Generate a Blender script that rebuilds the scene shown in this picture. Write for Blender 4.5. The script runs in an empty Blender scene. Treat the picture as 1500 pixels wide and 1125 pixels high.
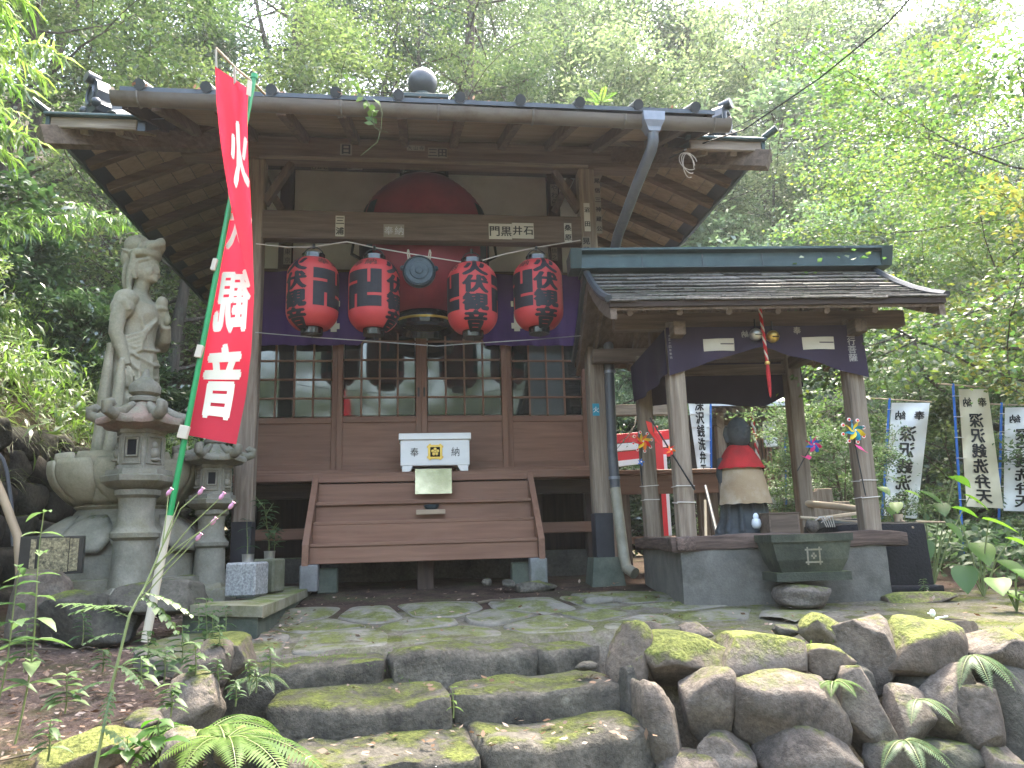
import bpy, bmesh, math, random
import numpy as np
from mathutils import Vector, Matrix, noise, Euler
R = math.radians
SC = bpy.context.scene
COL = SC.collection
# ------------------------------------------------------------------ camera
F, CX, CY = 1127.0, 750.0, 562.5            # focal length and centre in photograph pixels (1500 x 1125)
PITCH, ROLL, YAW, EYE = R(11.5), R(-1.63), R(7.05), 0.55
fw = Vector((math.sin(YAW) * math.cos(PITCH), math.cos(YAW) * math.cos(PITCH), math.sin(PITCH)))
rt0 = Vector((math.cos(YAW), -math.sin(YAW), 0)); up0 = rt0.cross(fw)
RT = rt0 * math.cos(ROLL) + up0 * math.sin(ROLL); UP = up0 * math.cos(ROLL) - rt0 * math.sin(ROLL)
cam = bpy.data.cameras.new('camera'); co = bpy.data.objects.new('camera', cam); COL.objects.link(co)
m = Matrix((RT, UP, -fw)).transposed().to_4x4(); m.translation = (0, 0, EYE); co.matrix_world = m
cam.sensor_width = 36; cam.lens = F / 1500 * 36; cam.clip_start = .05; cam.clip_end = 600
SC.camera = co
# ------------------------------------------------------------------ sky, sun, exposure
SUN_EL, SUN_AZ = R(64), R(34)                # azimuth from +Y towards +X: behind the hall, to the right
W_ = bpy.data.worlds.new('World'); SC.world = W_; W_.use_nodes = True
nt = W_.node_tree; bg = nt.nodes['Background']
sk = nt.nodes.new('ShaderNodeTexSky'); sk.sky_type = 'NISHITA'; sk.sun_disc = False
sk.sun_elevation = SUN_EL; sk.sun_rotation = SUN_AZ; sk.air_density = 1.6; sk.dust_density = 5.0; sk.ozone_density = .8
nt.links.new(sk.outputs[0], bg.inputs[0]); bg.inputs[1].default_value = 0.15
sl = bpy.data.lights.new('sun', 'SUN'); so = bpy.data.objects.new('sun', sl); COL.objects.link(so)
sl.energy = 2.2; sl.angle = R(6); sl.color = (1, .93, .8)
sd = Vector((math.sin(SUN_AZ) * math.cos(SUN_EL), math.cos(SUN_AZ) * math.cos(SUN_EL), math.sin(SUN_EL)))
so.rotation_euler = sd.to_track_quat('Z', 'Y').to_euler()
SC.view_settings.view_transform = 'Standard'; SC.view_settings.look = 'None'
SC.view_settings.exposure = 3.35; SC.view_settings.gamma = 1; SC.view_settings.use_curve_mapping = False
SC.cycles.max_bounces = 8; SC.cycles.diffuse_bounces = 4; SC.cycles.transmission_bounces = 4
SC.cycles.use_denoising = True

def ray(px, py): return RT * ((px - CX) / F) - UP * ((py - CY) / F) + fw
def at(px, py, Y):
    d = ray(px, py); return Vector((0, 0, EYE)) + d * (Y / d.y)
def atz(px, py, Z):
    d = ray(px, py); return Vector((0, 0, EYE)) + d * ((Z - EYE) / d.z)

# ------------------------------------------------------------------ materials
MATS = {}
def lnk(t, a, b): t.links.new(a, b)
def mat(name, c1, c2=None, scale=6, rough=.7, bump=.3, bscale=None, vec=(1, 1, 1), rnd=.15, c3=None, moss=0, mossc=((.05, .07, .012), (.11, .135, .02)),
        mlo=.45, metal=0, spec=.3, stain=None, dist=0.0, bdist=.01, leafy=None, stscale=2.2):
    """Principled surface: two or three colours mixed by noise, bump from a finer noise, per-object brightness, optional moss on upward faces and stains."""
    M = bpy.data.materials.new(name); M.use_nodes = True; t = M.node_tree; N = t.nodes
    p = N['Principled BSDF']; p.inputs['Roughness'].default_value = rough; p.inputs['Metallic'].default_value = metal
    p.inputs['Specular IOR Level'].default_value = spec
    tc = N.new('ShaderNodeTexCoord'); mp = N.new('ShaderNodeMapping'); mp.inputs['Scale'].default_value = vec
    oi = N.new('ShaderNodeObjectInfo'); ad = N.new('ShaderNodeVectorMath'); ad.operation = 'ADD'
    sc = N.new('ShaderNodeVectorMath'); sc.operation = 'SCALE'; sc.inputs[0].default_value = (7.3, 3.1, 5.7)
    lnk(t, oi.outputs['Random'], sc.inputs['Scale']); lnk(t, tc.outputs['Object'], ad.inputs[0]); lnk(t, sc.outputs[0], ad.inputs[1])
    lnk(t, ad.outputs[0], mp.inputs[0])
    n1 = N.new('ShaderNodeTexNoise'); n1.inputs['Scale'].default_value = scale; n1.inputs['Detail'].default_value = 6; n1.inputs['Roughness'].default_value = .62
    n1.inputs['Distortion'].default_value = dist
    lnk(t, mp.outputs[0], n1.inputs['Vector'])
    cr = N.new('ShaderNodeValToRGB'); e = cr.color_ramp.elements
    c2 = c2 or tuple(x * .7 for x in c1)
    e[0].position = .33; e[0].color = (*c2, 1); e[1].position = .67; e[1].color = (*c1, 1)
    if c3: k = cr.color_ramp.elements.new(.8); k.color = (*c3, 1)
    lnk(t, n1.outputs['Fac'], cr.inputs[0]); col = cr.outputs[0]
    if stain:
        n3 = N.new('ShaderNodeTexNoise'); n3.inputs['Scale'].default_value = stscale; n3.inputs['Detail'].default_value = 8; n3.inputs['Roughness'].default_value = .7
        lnk(t, ad.outputs[0], n3.inputs['Vector'])
        r3 = N.new('ShaderNodeMapRange'); r3.inputs[1].default_value = .5; r3.inputs[2].default_value = .66; lnk(t, n3.outputs['Fac'], r3.inputs[0])
        mx = N.new('ShaderNodeMix'); mx.data_type = 'RGBA'; mx.inputs[7].default_value = (*stain, 1)
        lnk(t, r3.outputs[0], mx.inputs[0]); lnk(t, col, mx.inputs[6]); col = mx.outputs[2]
    if rnd:
        hs = N.new('ShaderNodeHueSaturation'); mr = N.new('ShaderNodeMapRange'); mr.inputs[3].default_value = 1 - rnd; mr.inputs[4].default_value = 1 + rnd
        lnk(t, oi.outputs['Random'], mr.inputs[0]); lnk(t, mr.outputs[0], hs.inputs['Value']); lnk(t, col, hs.inputs['Color']); col = hs.outputs[0]
    if moss:
        ge = N.new('ShaderNodeNewGeometry'); sx = N.new('ShaderNodeSeparateXYZ'); lnk(t, ge.outputs['Normal'], sx.inputs[0])
        n2 = N.new('ShaderNodeTexNoise'); n2.inputs['Scale'].default_value = 5; n2.inputs['Detail'].default_value = 8; n2.inputs['Roughness'].default_value = .7
        lnk(t, ge.outputs['Position'], n2.inputs['Vector'])
        ma = N.new('ShaderNodeMath'); ma.operation = 'MULTIPLY_ADD'; ma.inputs[1].default_value = .42; lnk(t, sx.outputs[2], ma.inputs[0]); lnk(t, n2.outputs['Fac'], ma.inputs[2])
        mr = N.new('ShaderNodeMapRange'); mr.inputs[1].default_value = 1.02 - moss * .42; mr.inputs[2].default_value = 1.16 - moss * .42; lnk(t, ma.outputs[0], mr.inputs[0])
        n4 = N.new('ShaderNodeTexNoise'); n4.inputs['Scale'].default_value = 60; n4.inputs['Detail'].default_value = 3; lnk(t, ge.outputs['Position'], n4.inputs['Vector'])
        n5 = N.new('ShaderNodeTexNoise'); n5.inputs['Scale'].default_value = 9; lnk(t, ge.outputs['Position'], n5.inputs['Vector'])
        av = N.new('ShaderNodeMath'); av.operation = 'ADD'; lnk(t, n4.outputs['Fac'], av.inputs[0]); lnk(t, n5.outputs['Fac'], av.inputs[1])
        mc = N.new('ShaderNodeMapRange'); mc.inputs[1].default_value = .75; mc.inputs[2].default_value = 1.25; lnk(t, av.outputs[0], mc.inputs[0])
        m1 = N.new('ShaderNodeMix'); m1.data_type = 'RGBA'; m1.inputs[6].default_value = (*mossc[0], 1); m1.inputs[7].default_value = (*mossc[1], 1); lnk(t, mc.outputs[0], m1.inputs[0])
        m2 = N.new('ShaderNodeMix'); m2.data_type = 'RGBA'; lnk(t, mr.outputs[0], m2.inputs[0]); lnk(t, col, m2.inputs[6]); lnk(t, m1.outputs[2], m2.inputs[7]); col = m2.outputs[2]
        rr = N.new('ShaderNodeMapRange'); rr.inputs[3].default_value = rough; rr.inputs[4].default_value = .95; lnk(t, mr.outputs[0], rr.inputs[0]); lnk(t, rr.outputs[0], p.inputs['Roughness'])
    if bump >= .3:                                                 # grain: the bump's own noise also tints the surface
        nb = N.new('ShaderNodeTexNoise'); nb.inputs['Scale'].default_value = (bscale or scale * 4) * 1.3; nb.inputs['Detail'].default_value = 8; nb.inputs['Roughness'].default_value = .75; lnk(t, mp.outputs[0], nb.inputs['Vector'])
        g1 = N.new('ShaderNodeMapRange'); g1.inputs[1].default_value = .3; g1.inputs[2].default_value = .7; g1.inputs[3].default_value = .55 if bump > .55 else .84; g1.inputs[4].default_value = 1.4 if bump > .55 else 1.14; lnk(t, nb.outputs['Fac'], g1.inputs[0])
        gh = N.new('ShaderNodeHueSaturation'); lnk(t, g1.outputs[0], gh.inputs['Value']); lnk(t, col, gh.inputs['Color']); col = gh.outputs[0]
    lnk(t, col, p.inputs['Base Color'])
    if bump:
        nb = N.new('ShaderNodeTexNoise'); nb.inputs['Scale'].default_value = bscale or scale * 4; nb.inputs['Detail'].default_value = 8; nb.inputs['Roughness'].default_value = .65
        lnk(t, mp.outputs[0], nb.inputs['Vector'])
        b = N.new('ShaderNodeBump'); b.inputs['Strength'].default_value = bump; b.inputs['Distance'].default_value = bdist
        h = nb.outputs['Fac']
        if moss:
            a2 = N.new('ShaderNodeMath'); a2.operation = 'MULTIPLY_ADD'; lnk(t, mr.outputs[0], a2.inputs[0]); lnk(t, n4.outputs['Fac'], a2.inputs[1]); lnk(t, h, a2.inputs[2]); h = a2.outputs[0]
        lnk(t, h, b.inputs['Height']); lnk(t, b.outputs[0], p.inputs['Normal'])
    MATS[name] = M; return M
def plain(name, c, rough=.5, metal=0, spec=.4, emit=None):
    M = bpy.data.materials.new(name); M.use_nodes = True; p = M.node_tree.nodes['Principled BSDF']
    p.inputs['Base Color'].default_value = (*c, 1); p.inputs['Roughness'].default_value = rough; p.inputs['Metallic'].default_value = metal
    p.inputs['Specular IOR Level'].default_value = spec; MATS[name] = M; return M
def leaf(name, cols, trans=.45, rough=.45, spec=.35, gl=.06):
    """Leaf: diffuse + translucent + a little gloss; colour drawn per leaf from a ramp and shifted per plant."""
    M = bpy.data.materials.new(name); M.use_nodes = True; t = M.node_tree; N = t.nodes; N.remove(N['Principled BSDF'])
    ge = N.new('ShaderNodeNewGeometry'); cr = N.new('ShaderNodeValToRGB'); E = cr.color_ramp.elements
    E[0].color = (*cols[0], 1); E[1].color = (*cols[-1], 1)
    for i, c in enumerate(cols[1:-1]): k = E.new((i + 1) / (len(cols) - 1)); k.color = (*c, 1)
    lnk(t, ge.outputs['Random Per Island'], cr.inputs[0])
    oi = N.new('ShaderNodeObjectInfo'); hs = N.new('ShaderNodeHueSaturation')
    a = N.new('ShaderNodeMapRange'); a.inputs[3].default_value = .485; a.inputs[4].default_value = .515; lnk(t, oi.outputs['Random'], a.inputs[0]); lnk(t, a.outputs[0], hs.inputs['Hue'])
    v = N.new('ShaderNodeMapRange'); v.inputs[3].default_value = 1.25; v.inputs[4].default_value = .75; lnk(t, oi.outputs['Random'], v.inputs[0]); lnk(t, v.outputs[0], hs.inputs['Value'])
    lnk(t, cr.outputs[0], hs.inputs['Color'])
    d = N.new('ShaderNodeBsdfDiffuse'); lnk(t, hs.outputs[0], d.inputs[0])
    tr = N.new('ShaderNodeBsdfTranslucent'); h2 = N.new('ShaderNodeHueSaturation'); h2.inputs['Hue'].default_value = .5; h2.inputs['Saturation'].default_value = 1.1; h2.inputs['Value'].default_value = 2.0
    lnk(t, hs.outputs[0], h2.inputs['Color']); lnk(t, h2.outputs[0], tr.inputs[0])
    mx = N.new('ShaderNodeMixShader'); mx.inputs[0].default_value = trans; lnk(t, d.outputs[0], mx.inputs[1]); lnk(t, tr.outputs[0], mx.inputs[2])
    g = N.new('ShaderNodeBsdfGlossy'); g.inputs['Roughness'].default_value = rough
    m3 = N.new('ShaderNodeMixShader'); m3.inputs[0].default_value = gl; lnk(t, mx.outputs[0], m3.inputs[1]); lnk(t, g.outputs[0], m3.inputs[2])
    lnk(t, m3.outputs[0], N['Material Output'].inputs[0]); MATS[name] = M; return M

def wood(name, c1, c2, ax, rough=.75, bump=.35, rnd=.18, c3=None, stain=None):
    v = [26, 26, 26]; v['xyz'.index(ax)] = 1.6
    return mat(name, c1, c2, 1.0, rough, bump, 2.5, tuple(v), rnd, c3, stain=stain, dist=.6, bdist=.006, spec=.25)
for ax in 'xyz':
    wood('old_wood_' + ax, (.16, .115, .082), (.075, .052, .037), ax)                        # weathered structural timber
    wood('brown_wood_' + ax, (.215, .115, .075), (.15, .076, .049), ax, .55, .2, .08, stain=(.185, .102, .068))   # painted joinery
    wood('grey_wood_' + ax, (.28, .225, .17), (.13, .096, .07), ax, .85, .5, .12, c3=(.4, .35, .29))
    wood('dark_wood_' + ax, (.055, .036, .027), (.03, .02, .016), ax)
wood('board_wood', (.30, .23, .165), (.20, .15, .105), 'x', .8, .25, .12)
wood('shingle_wood', (.15, .135, .115), (.06, .053, .046), 'y', .85, .5, .3, c3=(.24, .22, .19), stain=(.07, .075, .05))
wood('log_wood', (.14, .095, .075), (.05, .034, .027), 'x', .9, 1.0, .15, c3=(.2, .15, .12))
wood('pale_wood', (.42, .33, .23), (.3, .22, .15), 'x', .7, .2, .1)
mat('plaster', (.60, .585, .52), (.52, .50, .44), 3, .9, .1, 40, rnd=0, stain=(.50, .48, .42))
mat('copper_green', (.036, .062, .06), (.02, .036, .037), 5, .5, .25, 20, c3=(.07, .11, .10), metal=.2, spec=.4)
mat('roof_dark', (.035, .042, .05), (.02, .025, .03), 6, .4, .2, 30, c3=(.06, .065, .07), spec=.5)
mat('gutter_brown', (.17, .15, .132), (.13, .113, .098), 4, .5, .1, 20, vec=(.4, 1, 1), rnd=0, stain=(.10, .08, .062), spec=.4)
mat('pipe_grey', (.085, .088, .1), (.06, .064, .075), 5, .4, .1, 30, vec=(1, 1, .3), rnd=0, spec=.5, stain=(.13, .135, .13))
mat('pipe_pale', (.27, .25, .19), (.2, .18, .13), 6, .5, .15, 30, rnd=0, stain=(.15, .13, .09))
mat('zinc', (.25, .26, .29), (.18, .19, .22), 8, .4, .1, 30, rnd=0, metal=.3, spec=.5)
mat('metal_shoe', (.032, .032, .037), (.02, .02, .024), 6, .5, .15, 30, rnd=0)
plain('black_lacquer', (.012, .012, .013), .12, 0, .6); plain('black_iron', (.015, .015, .016), .5); plain('steel_wire', (.4, .4, .4), .4, .6); plain('black_void', (.006, .006, .006), .9)
plain('white_wire', (.55, .5, .45), .6); plain('brass', (.62, .43, .12), .3, .9); plain('silver', (.55, .54, .52), .3, .95)
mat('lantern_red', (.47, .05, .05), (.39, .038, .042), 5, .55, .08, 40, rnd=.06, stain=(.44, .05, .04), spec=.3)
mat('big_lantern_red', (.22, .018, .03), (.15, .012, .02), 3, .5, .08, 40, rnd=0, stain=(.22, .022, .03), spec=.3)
mat('lantern_ink', (.012, .012, .016), (.018, .018, .022), 20, .6, .05, rnd=0); mat('dusty_ink', (.10, .045, .035), (.13, .035, .03), 14, .8, .05, rnd=0)
mat('bronze', (.065, .085, .095), (.035, .05, .06), 14, .5, .5, 30, metal=.4, rnd=0)
mat('curtain_purple', (.056, .02, .105), (.042, .015, .082), 3, .8, .12, 200, rnd=0, bdist=.002); mat('curtain_faded', (.034, .023, .043), (.026, .018, .034), 3, .9, .12, 200, rnd=0, bdist=.002)
mat('cloth_cream', (.5, .45, .36), (.43, .38, .3), 5, .85, .1, 100, rnd=.05); mat('print_dim', (.34, .31, .29), (.24, .22, .21), 12, .9, 0, rnd=0)
mat('banner_red', (.58, .03, .055), (.5, .024, .045), 2.5, .7, .1, 220, rnd=0, bdist=.002); mat('print_cream', (.72, .66, .53), (.68, .62, .5), 8, .8, 0, rnd=0)
mat('banner_white', (.78, .77, .75), (.7, .69, .68), 3, .75, .1, 150, rnd=.04, bdist=.003); mat('banner_cream', (.68, .60, .44), (.6, .52, .37), 3, .75, .1, 150, rnd=0, bdist=.003)
plain('ink', (.015, .014, .014), .7); plain('pale_ink', (.45, .45, .44), .8)
mat('pole_green', (.012, .25, .075), (.01, .2, .06), 8, .35, .05, rnd=0, spec=.5); mat('pole_white', (.5, .45, .36), (.38, .34, .26), 9, .6, .1, rnd=0, vec=(1, 1, .2)); plain('pole_blue', (.02, .13, .48), .4)
mat('stone_statue', (.37, .34, .255), (.25, .235, .165), 3.2, .9, .35, 45, rnd=.05, stain=(.19, .185, .12), c3=(.42, .395, .33))
mat('stone_lantern', (.24, .225, .18), (.13, .125, .095), 6, .9, .5, 50, rnd=.05, stain=(.17, .155, .10), c3=(.31, .295, .24), moss=.25, stscale=4)
mat('stone_red', (.25, .17, .135), (.15, .11, .085), 6, .9, .5, 50, rnd=.05, stain=(.2, .19, .14), stscale=4)
mat('stone_jizo', (.07, .075, .078), (.042, .046, .048), 7, .85, .4, 50, rnd=.05, stain=(.065, .07, .06))
mat('granite', (.32, .32, .31), (.12, .12, .12), 70, .7, .15, 90, rnd=.05, c3=(.45, .45, .44)); mat('granite_mossy', (.13, .13, .085), (.09, .09, .055), 12, .9, .3, 50, stain=(.2, .19, .15))
mat('concrete', (.15, .14, .12), (.095, .09, .078), 5, .9, .5, 60, rnd=.05, stain=(.07, .066, .055), c3=(.2, .19, .165), moss=.1)
mat('slab_concrete', (.24, .225, .165), (.16, .15, .10), 5, .9, .4, 60, rnd=.05, stain=(.11, .105, .05), moss=.35)
mat('block_grey', (.19, .19, .185), (.13, .13, .125), 7, .85, .3, 60, rnd=.05, stain=(.10, .11, .085)); mat('block_mossy', (.10, .11, .085), (.055, .065, .05), 7, .9, .4, 60, rnd=.05, moss=.35)
mat('trough_stone', (.055, .06, .042), (.022, .026, .018), 5, .85, .5, 60, rnd=0, stain=(.085, .09, .06), moss=.5)
mat('basin_black', (.012, .012, .015), (.006, .006, .008), 5, .75, .6, 50, rnd=0, spec=.25)
mat('stone_wall', (.15, .122, .098), (.06, .05, .042), 7, .9, .9, 30, c3=(.30, .265, .225), stain=(.12, .105, .088), stscale=5, moss=.42, bdist=.02, mossc=((.05, .06, .015), (.125, .132, .036)))
mat('stone_mossy', (.16, .125, .095), (.085, .068, .052), 4, .9, .7, 26, c3=(.24, .2, .155), stain=(.1, .085, .07), moss=.86, bdist=.02, mossc=((.055, .066, .015), (.14, .15, .038)))
mat('stone_dark', (.075, .068, .056), (.035, .033, .027), 4, .92, .8, 26, stain=(.05, .05, .036), c3=(.11, .1, .084), moss=.42, bdist=.02)
mat('stone_step', (.135, .12, .095), (.038, .034, .028), 6, .92, 1, 34, rnd=.1, c3=(.25, .23, .185), stain=(.05, .045, .036), stscale=5, moss=.44, bdist=.02, mossc=((.05, .058, .014), (.12, .135, .03)))
mat('flagstone', (.17, .155, .128), (.105, .096, .08), 5, .92, .5, 40, rnd=.12, stain=(.13, .125, .085), c3=(.23, .215, .18), moss=.46, mossc=((.05, .055, .015), (.105, .115, .03)), bdist=.012)
mat('soil', (.075, .05, .038), (.034, .023, .018), 7, 1, .9, 45, rnd=0, c3=(.12, .09, .07), stain=(.06, .058, .03), bdist=.03, spec=.1)
mat('packed_earth', (.15, .132, .105), (.085, .075, .06), 5, 1, .8, 40, rnd=0, c3=(.19, .172, .14), stain=(.085, .09, .04), bdist=.02, spec=.1, stscale=1.6, moss=.32, mossc=((.05, .055, .014), (.105, .115, .03)))
mat('litter_soil', (.19, .135, .11), (.085, .06, .048), 16, 1, 1, 60, rnd=0, c3=(.28, .21, .18), bdist=.03, spec=.1, stain=(.09, .085, .035))
mat('hill_soil', (.06, .043, .03), (.025, .02, .014), 2, 1, 1, 12, rnd=0, c3=(.10, .07, .05), stain=(.035, .042, .017), bdist=.08, spec=.1)
mat('bark', (.085, .068, .052), (.038, .031, .025), 3, .95, 1, 10, vec=(4, 4, .6), c3=(.13, .115, .095), stain=(.07, .075, .055), bdist=.03); mat('twig', (.1, .08, .055), (.06, .048, .034), 8, .9, .4)
mat('bamboo_culm', (.16, .19, .07), (.11, .14, .05), 3, .5, .1, rnd=.1, vec=(1, 1, .2)); mat('dead_bamboo', (.38, .29, .19), (.24, .18, .115), 4, .65, .2, vec=(1, 1, .2))
plain('torii_red', (.6, .018, .025), .5); plain('fence_white', (.7, .68, .68), .6); mat('sheet_metal', (.6, .62, .64), (.5, .52, .55), 4, .45, .05, rnd=0)
mat('bib_red', (.48, .025, .028), (.33, .018, .02), 6, .9, .3, 120, rnd=0, stain=(.2, .02, .02)); mat('apron_ochre', (.36, .265, .16), (.27, .185, .11), 5, .9, .25, 90, rnd=0, stain=(.43, .35, .26))
mat('box_silver', (.66, .65, .63), (.58, .57, .55), 2, .4, .02, rnd=0, metal=.15, vec=(1, 1, 4)); plain('plastic_white', (.7, .7, .7), .4)
plain('paper', (.5, .47, .38), .85); plain('paper_dark', (.22, .19, .15), .9); plain('gold', (.62, .42, .1), .35, .6); plain('ceramic', (.65, .68, .7), .15)
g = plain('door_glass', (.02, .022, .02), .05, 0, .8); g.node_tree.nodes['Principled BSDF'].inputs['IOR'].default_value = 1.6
g = mat('frosted_glass', (.10, .115, .115), (.075, .09, .09), 3, .16, .0, rnd=.1, spec=.6)
g = plain('mirror_plate', (.62, .60, .5), .12, .95); g = mat('mirror_plate2', (.75, .71, .6), (.55, .52, .42), 12, .09, .03, 9, metal=.95, rnd=0)
mat('plaque_black', (.02, .02, .022), (.012, .012, .013), 6, .25, .05, rnd=0, spec=.5); mat('plaque_gilt', (.34, .29, .17), (.05, .045, .03), 55, .4, .8, 60, rnd=0, c3=(.6, .54, .38), metal=.3)
for nme, c in dict(pw_red=(.75, .04, .03), pw_yellow=(.85, .6, .03), pw_blue=(.02, .16, .6), pw_pink=(.85, .04, .22), pw_white=(.8, .75, .72), pw_teal=(.02, .25, .36), pw_orange=(.85, .2, .03)).items(): plain(nme, c, .35)
leaf('leaf_broad', [(.024, .045, .015), (.045, .075, .025), (.065, .10, .034), (.088, .12, .042)], .4)
leaf('leaf_sage', [(.04, .065, .03), (.07, .10, .048), (.095, .13, .06), (.13, .16, .085)], .4)
leaf('leaf_evergreen', [(.015, .038, .014), (.028, .06, .02), (.05, .09, .03)], .25, .35, gl=.10)
leaf('leaf_pale', [(.06, .10, .05), (.085, .135, .065), (.12, .17, .09)], .4, .4, gl=.08)
leaf('leaf_maple', [(.045, .085, .022), (.065, .11, .03), (.085, .125, .032), (.11, .13, .03)], .5)
leaf('leaf_yellow', [(.07, .105, .03), (.11, .125, .03), (.15, .135, .03), (.08, .115, .04)], .5)
leaf('leaf_bamboo', [(.05, .10, .022), (.075, .135, .028), (.10, .165, .035), (.13, .18, .06)], .45, .35, gl=.08)
leaf('leaf_grass', [(.05, .08, .02), (.08, .11, .03), (.12, .13, .06), (.2, .19, .13)], .35)
leaf('leaf_weed', [(.04, .075, .026), (.06, .10, .04), (.085, .125, .055)], .35, .5, gl=.03)
leaf('leaf_fern', [(.06, .11, .022), (.08, .135, .03), (.10, .15, .045)], .45, .6, gl=.015)
leaf('leaf_dead', [(.10, .055, .03), (.16, .10, .065), (.22, .155, .115), (.28, .22, .175)], .1, .6, gl=.03)
leaf('leaf_big', [(.05, .11, .018), (.07, .14, .022)], .5, .5, gl=.03)
plain('flower_pink', (.5, .25, .38), .7)

# ------------------------------------------------------------------ objects
WM = {}
def tag(o, label=None, cat=None, group=None, kind=None):
    if label: o['label'] = label
    if cat: o['category'] = cat
    if group: o['group'] = group
    if kind: o['kind'] = kind
    return o
def empty(name, loc, label, cat, group=None, rz=0):
    o = bpy.data.objects.new(name, None); COL.objects.link(o); o.location = loc; o.rotation_euler = (0, 0, rz); o.empty_display_size = .1
    WM[o] = Matrix.Translation(Vector(loc)) @ Matrix.Rotation(rz, 4, 'Z'); return tag(o, label, cat, group)
def link(name, me, parent=None, mw=None):
    o = bpy.data.objects.new(name, me); COL.objects.link(o)
    mw = mw if mw is not None else Matrix.Identity(4)
    if parent is not None: o.parent = parent; o.matrix_local = WM[parent].inverted() @ mw
    else: o.matrix_local = mw
    WM[o] = mw; return o
def np_mesh(name, V, Fc, material, smooth=False):
    me = bpy.data.meshes.new(name); V = np.ascontiguousarray(V, np.float32); Fc = np.asarray(Fc, np.int32); k = Fc.shape[1]
    me.vertices.add(len(V)); me.vertices.foreach_set('co', V.ravel()); me.loops.add(Fc.size); me.loops.foreach_set('vertex_index', Fc.ravel())
    me.polygons.add(len(Fc)); me.polygons.foreach_set('loop_start', np.arange(0, Fc.size, k, dtype=np.int32)); me.polygons.foreach_set('loop_total', np.full(len(Fc), k, np.int32))
    if smooth: me.polygons.foreach_set('use_smooth', np.ones(len(Fc), bool))
    me.update(calc_edges=True); me.materials.append(MATS[material]); return me
class MB:
    def __init__(s): s.v = []; s.f = []
    def add(s, vs, fs):
        b = len(s.v); s.v += [Vector(x) for x in vs]; s.f += [tuple(b + i for i in f) for f in fs]; return s
    def box(s, c, d, ch=.004, m=None):
        hx, hy, hz = d[0] / 2, d[1] / 2, d[2] / 2; ch = min(ch, hx * .45, hy * .45, hz * .45); V = []; idx = {}
        for sx in (-1, 1):
            for sy in (-1, 1):
                for sz in (-1, 1):
                    idx[sx, sy, sz] = len(V)
                    V += [(sx * hx, sy * (hy - ch), sz * (hz - ch)), (sx * (hx - ch), sy * hy, sz * (hz - ch)), (sx * (hx - ch), sy * (hy - ch), sz * hz)]
        I = lambda a, b, c_, k: idx[a, b, c_] + k
        Fs = []
        for q in (-1, 1):
            Fs.append([I(q, a, b, 0) for a, b in ((-1, -1), (1, -1), (1, 1), (-1, 1))]); Fs.append([I(a, q, b, 1) for a, b in ((-1, -1), (1, -1), (1, 1), (-1, 1))])
            Fs.append([I(a, b, q, 2) for a, b in ((-1, -1), (1, -1), (1, 1), (-1, 1))])
        for a in (-1, 1):
            for b in (-1, 1):
                Fs.append([I(a, b, -1, 0), I(a, b, 1, 0), I(a, b, 1, 1), I(a, b, -1, 1)])
                Fs.append([I(a, -1, b, 0), I(a, 1, b, 0), I(a, 1, b, 2), I(a, -1, b, 2)])
                Fs.append([I(-1, a, b, 1), I(1, a, b, 1), I(1, a, b, 2), I(-1, a, b, 2)])
        for k in idx.values(): Fs.append([k, k + 1, k + 2])
        c = Vector(c); V = [Vector(x) for x in V]
        V = [m @ x + c for x in V] if m else [x + c for x in V]
        return s.add(V, Fs)
    def bar(s, a, b, w, h, up=(0, 0, 1), ch=.004):
        a, b = Vector(a), Vector(b); x = (b - a); L = x.length; x.normalize(); y = Vector(up).cross(x).normalized(); z = x.cross(y)
        return s.box((a + b) / 2, (L, w, h), ch, Matrix((x, y, z)).transposed())
    def tube(s, pts, r, n=8, cap=True):
        pts = [Vector(p) for p in pts]; k = len(pts); r = r if hasattr(r, '__len__') else [r] * k; V = []; Fs = []; pn = None
        for i, p in enumerate(pts):
            t = (pts[min(i + 1, k - 1)] - pts[max(i - 1, 0)]).normalized()
            if pn is None: pn = t.orthogonal().normalized()
            pn = (pn - t * pn.dot(t)); pn = pn.normalized() if pn.length > 1e-6 else t.orthogonal().normalized(); q = t.cross(pn)
            V += [p + (pn * math.cos(6.28319 * j / n) + q * math.sin(6.28319 * j / n)) * r[i] for j in range(n)]
        for i in range(k - 1): Fs += [(i * n + j, i * n + (j + 1) % n, (i + 1) * n + (j + 1) % n, (i + 1) * n + j) for j in range(n)]
        if cap: Fs += [tuple(range(n - 1, -1, -1)), tuple(range((k - 1) * n, k * n))]
        return s.add(V, Fs)
    def lathe(s, prof, n=24, c=(0, 0, 0), rot=0, sy=1, m=None):
        V = []; Fs = []; k = len(prof); c = Vector(c)
        for r, z in prof:
            for j in range(n):
                a = rot + 6.28318531 * j / n; p = Vector((r * math.cos(a), r * sy * math.sin(a), z)); V.append((m @ p if m else p) + c)
        for i in range(k - 1): Fs += [(i * n + j, i * n + (j + 1) % n, (i + 1) * n + (j + 1) % n, (i + 1) * n + j) for j in range(n)]
        Fs += [tuple(range(n - 1, -1, -1)), tuple(range((k - 1) * n, k * n))]
        return s.add(V, Fs)
    def prism(s, poly, a, b):
        """poly: closed list of 3-D points; extruded from poly+a to poly+b."""
        n = len(poly); P = [Vector(p) for p in poly]; a, b = Vector(a), Vector(b)
        return s.add([p + a for p in P] + [p + b for p in P], [tuple(range(n - 1, -1, -1)), tuple(range(n, 2 * n))] + [(i, (i + 1) % n, n + (i + 1) % n, n + i) for i in range(n)])
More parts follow.
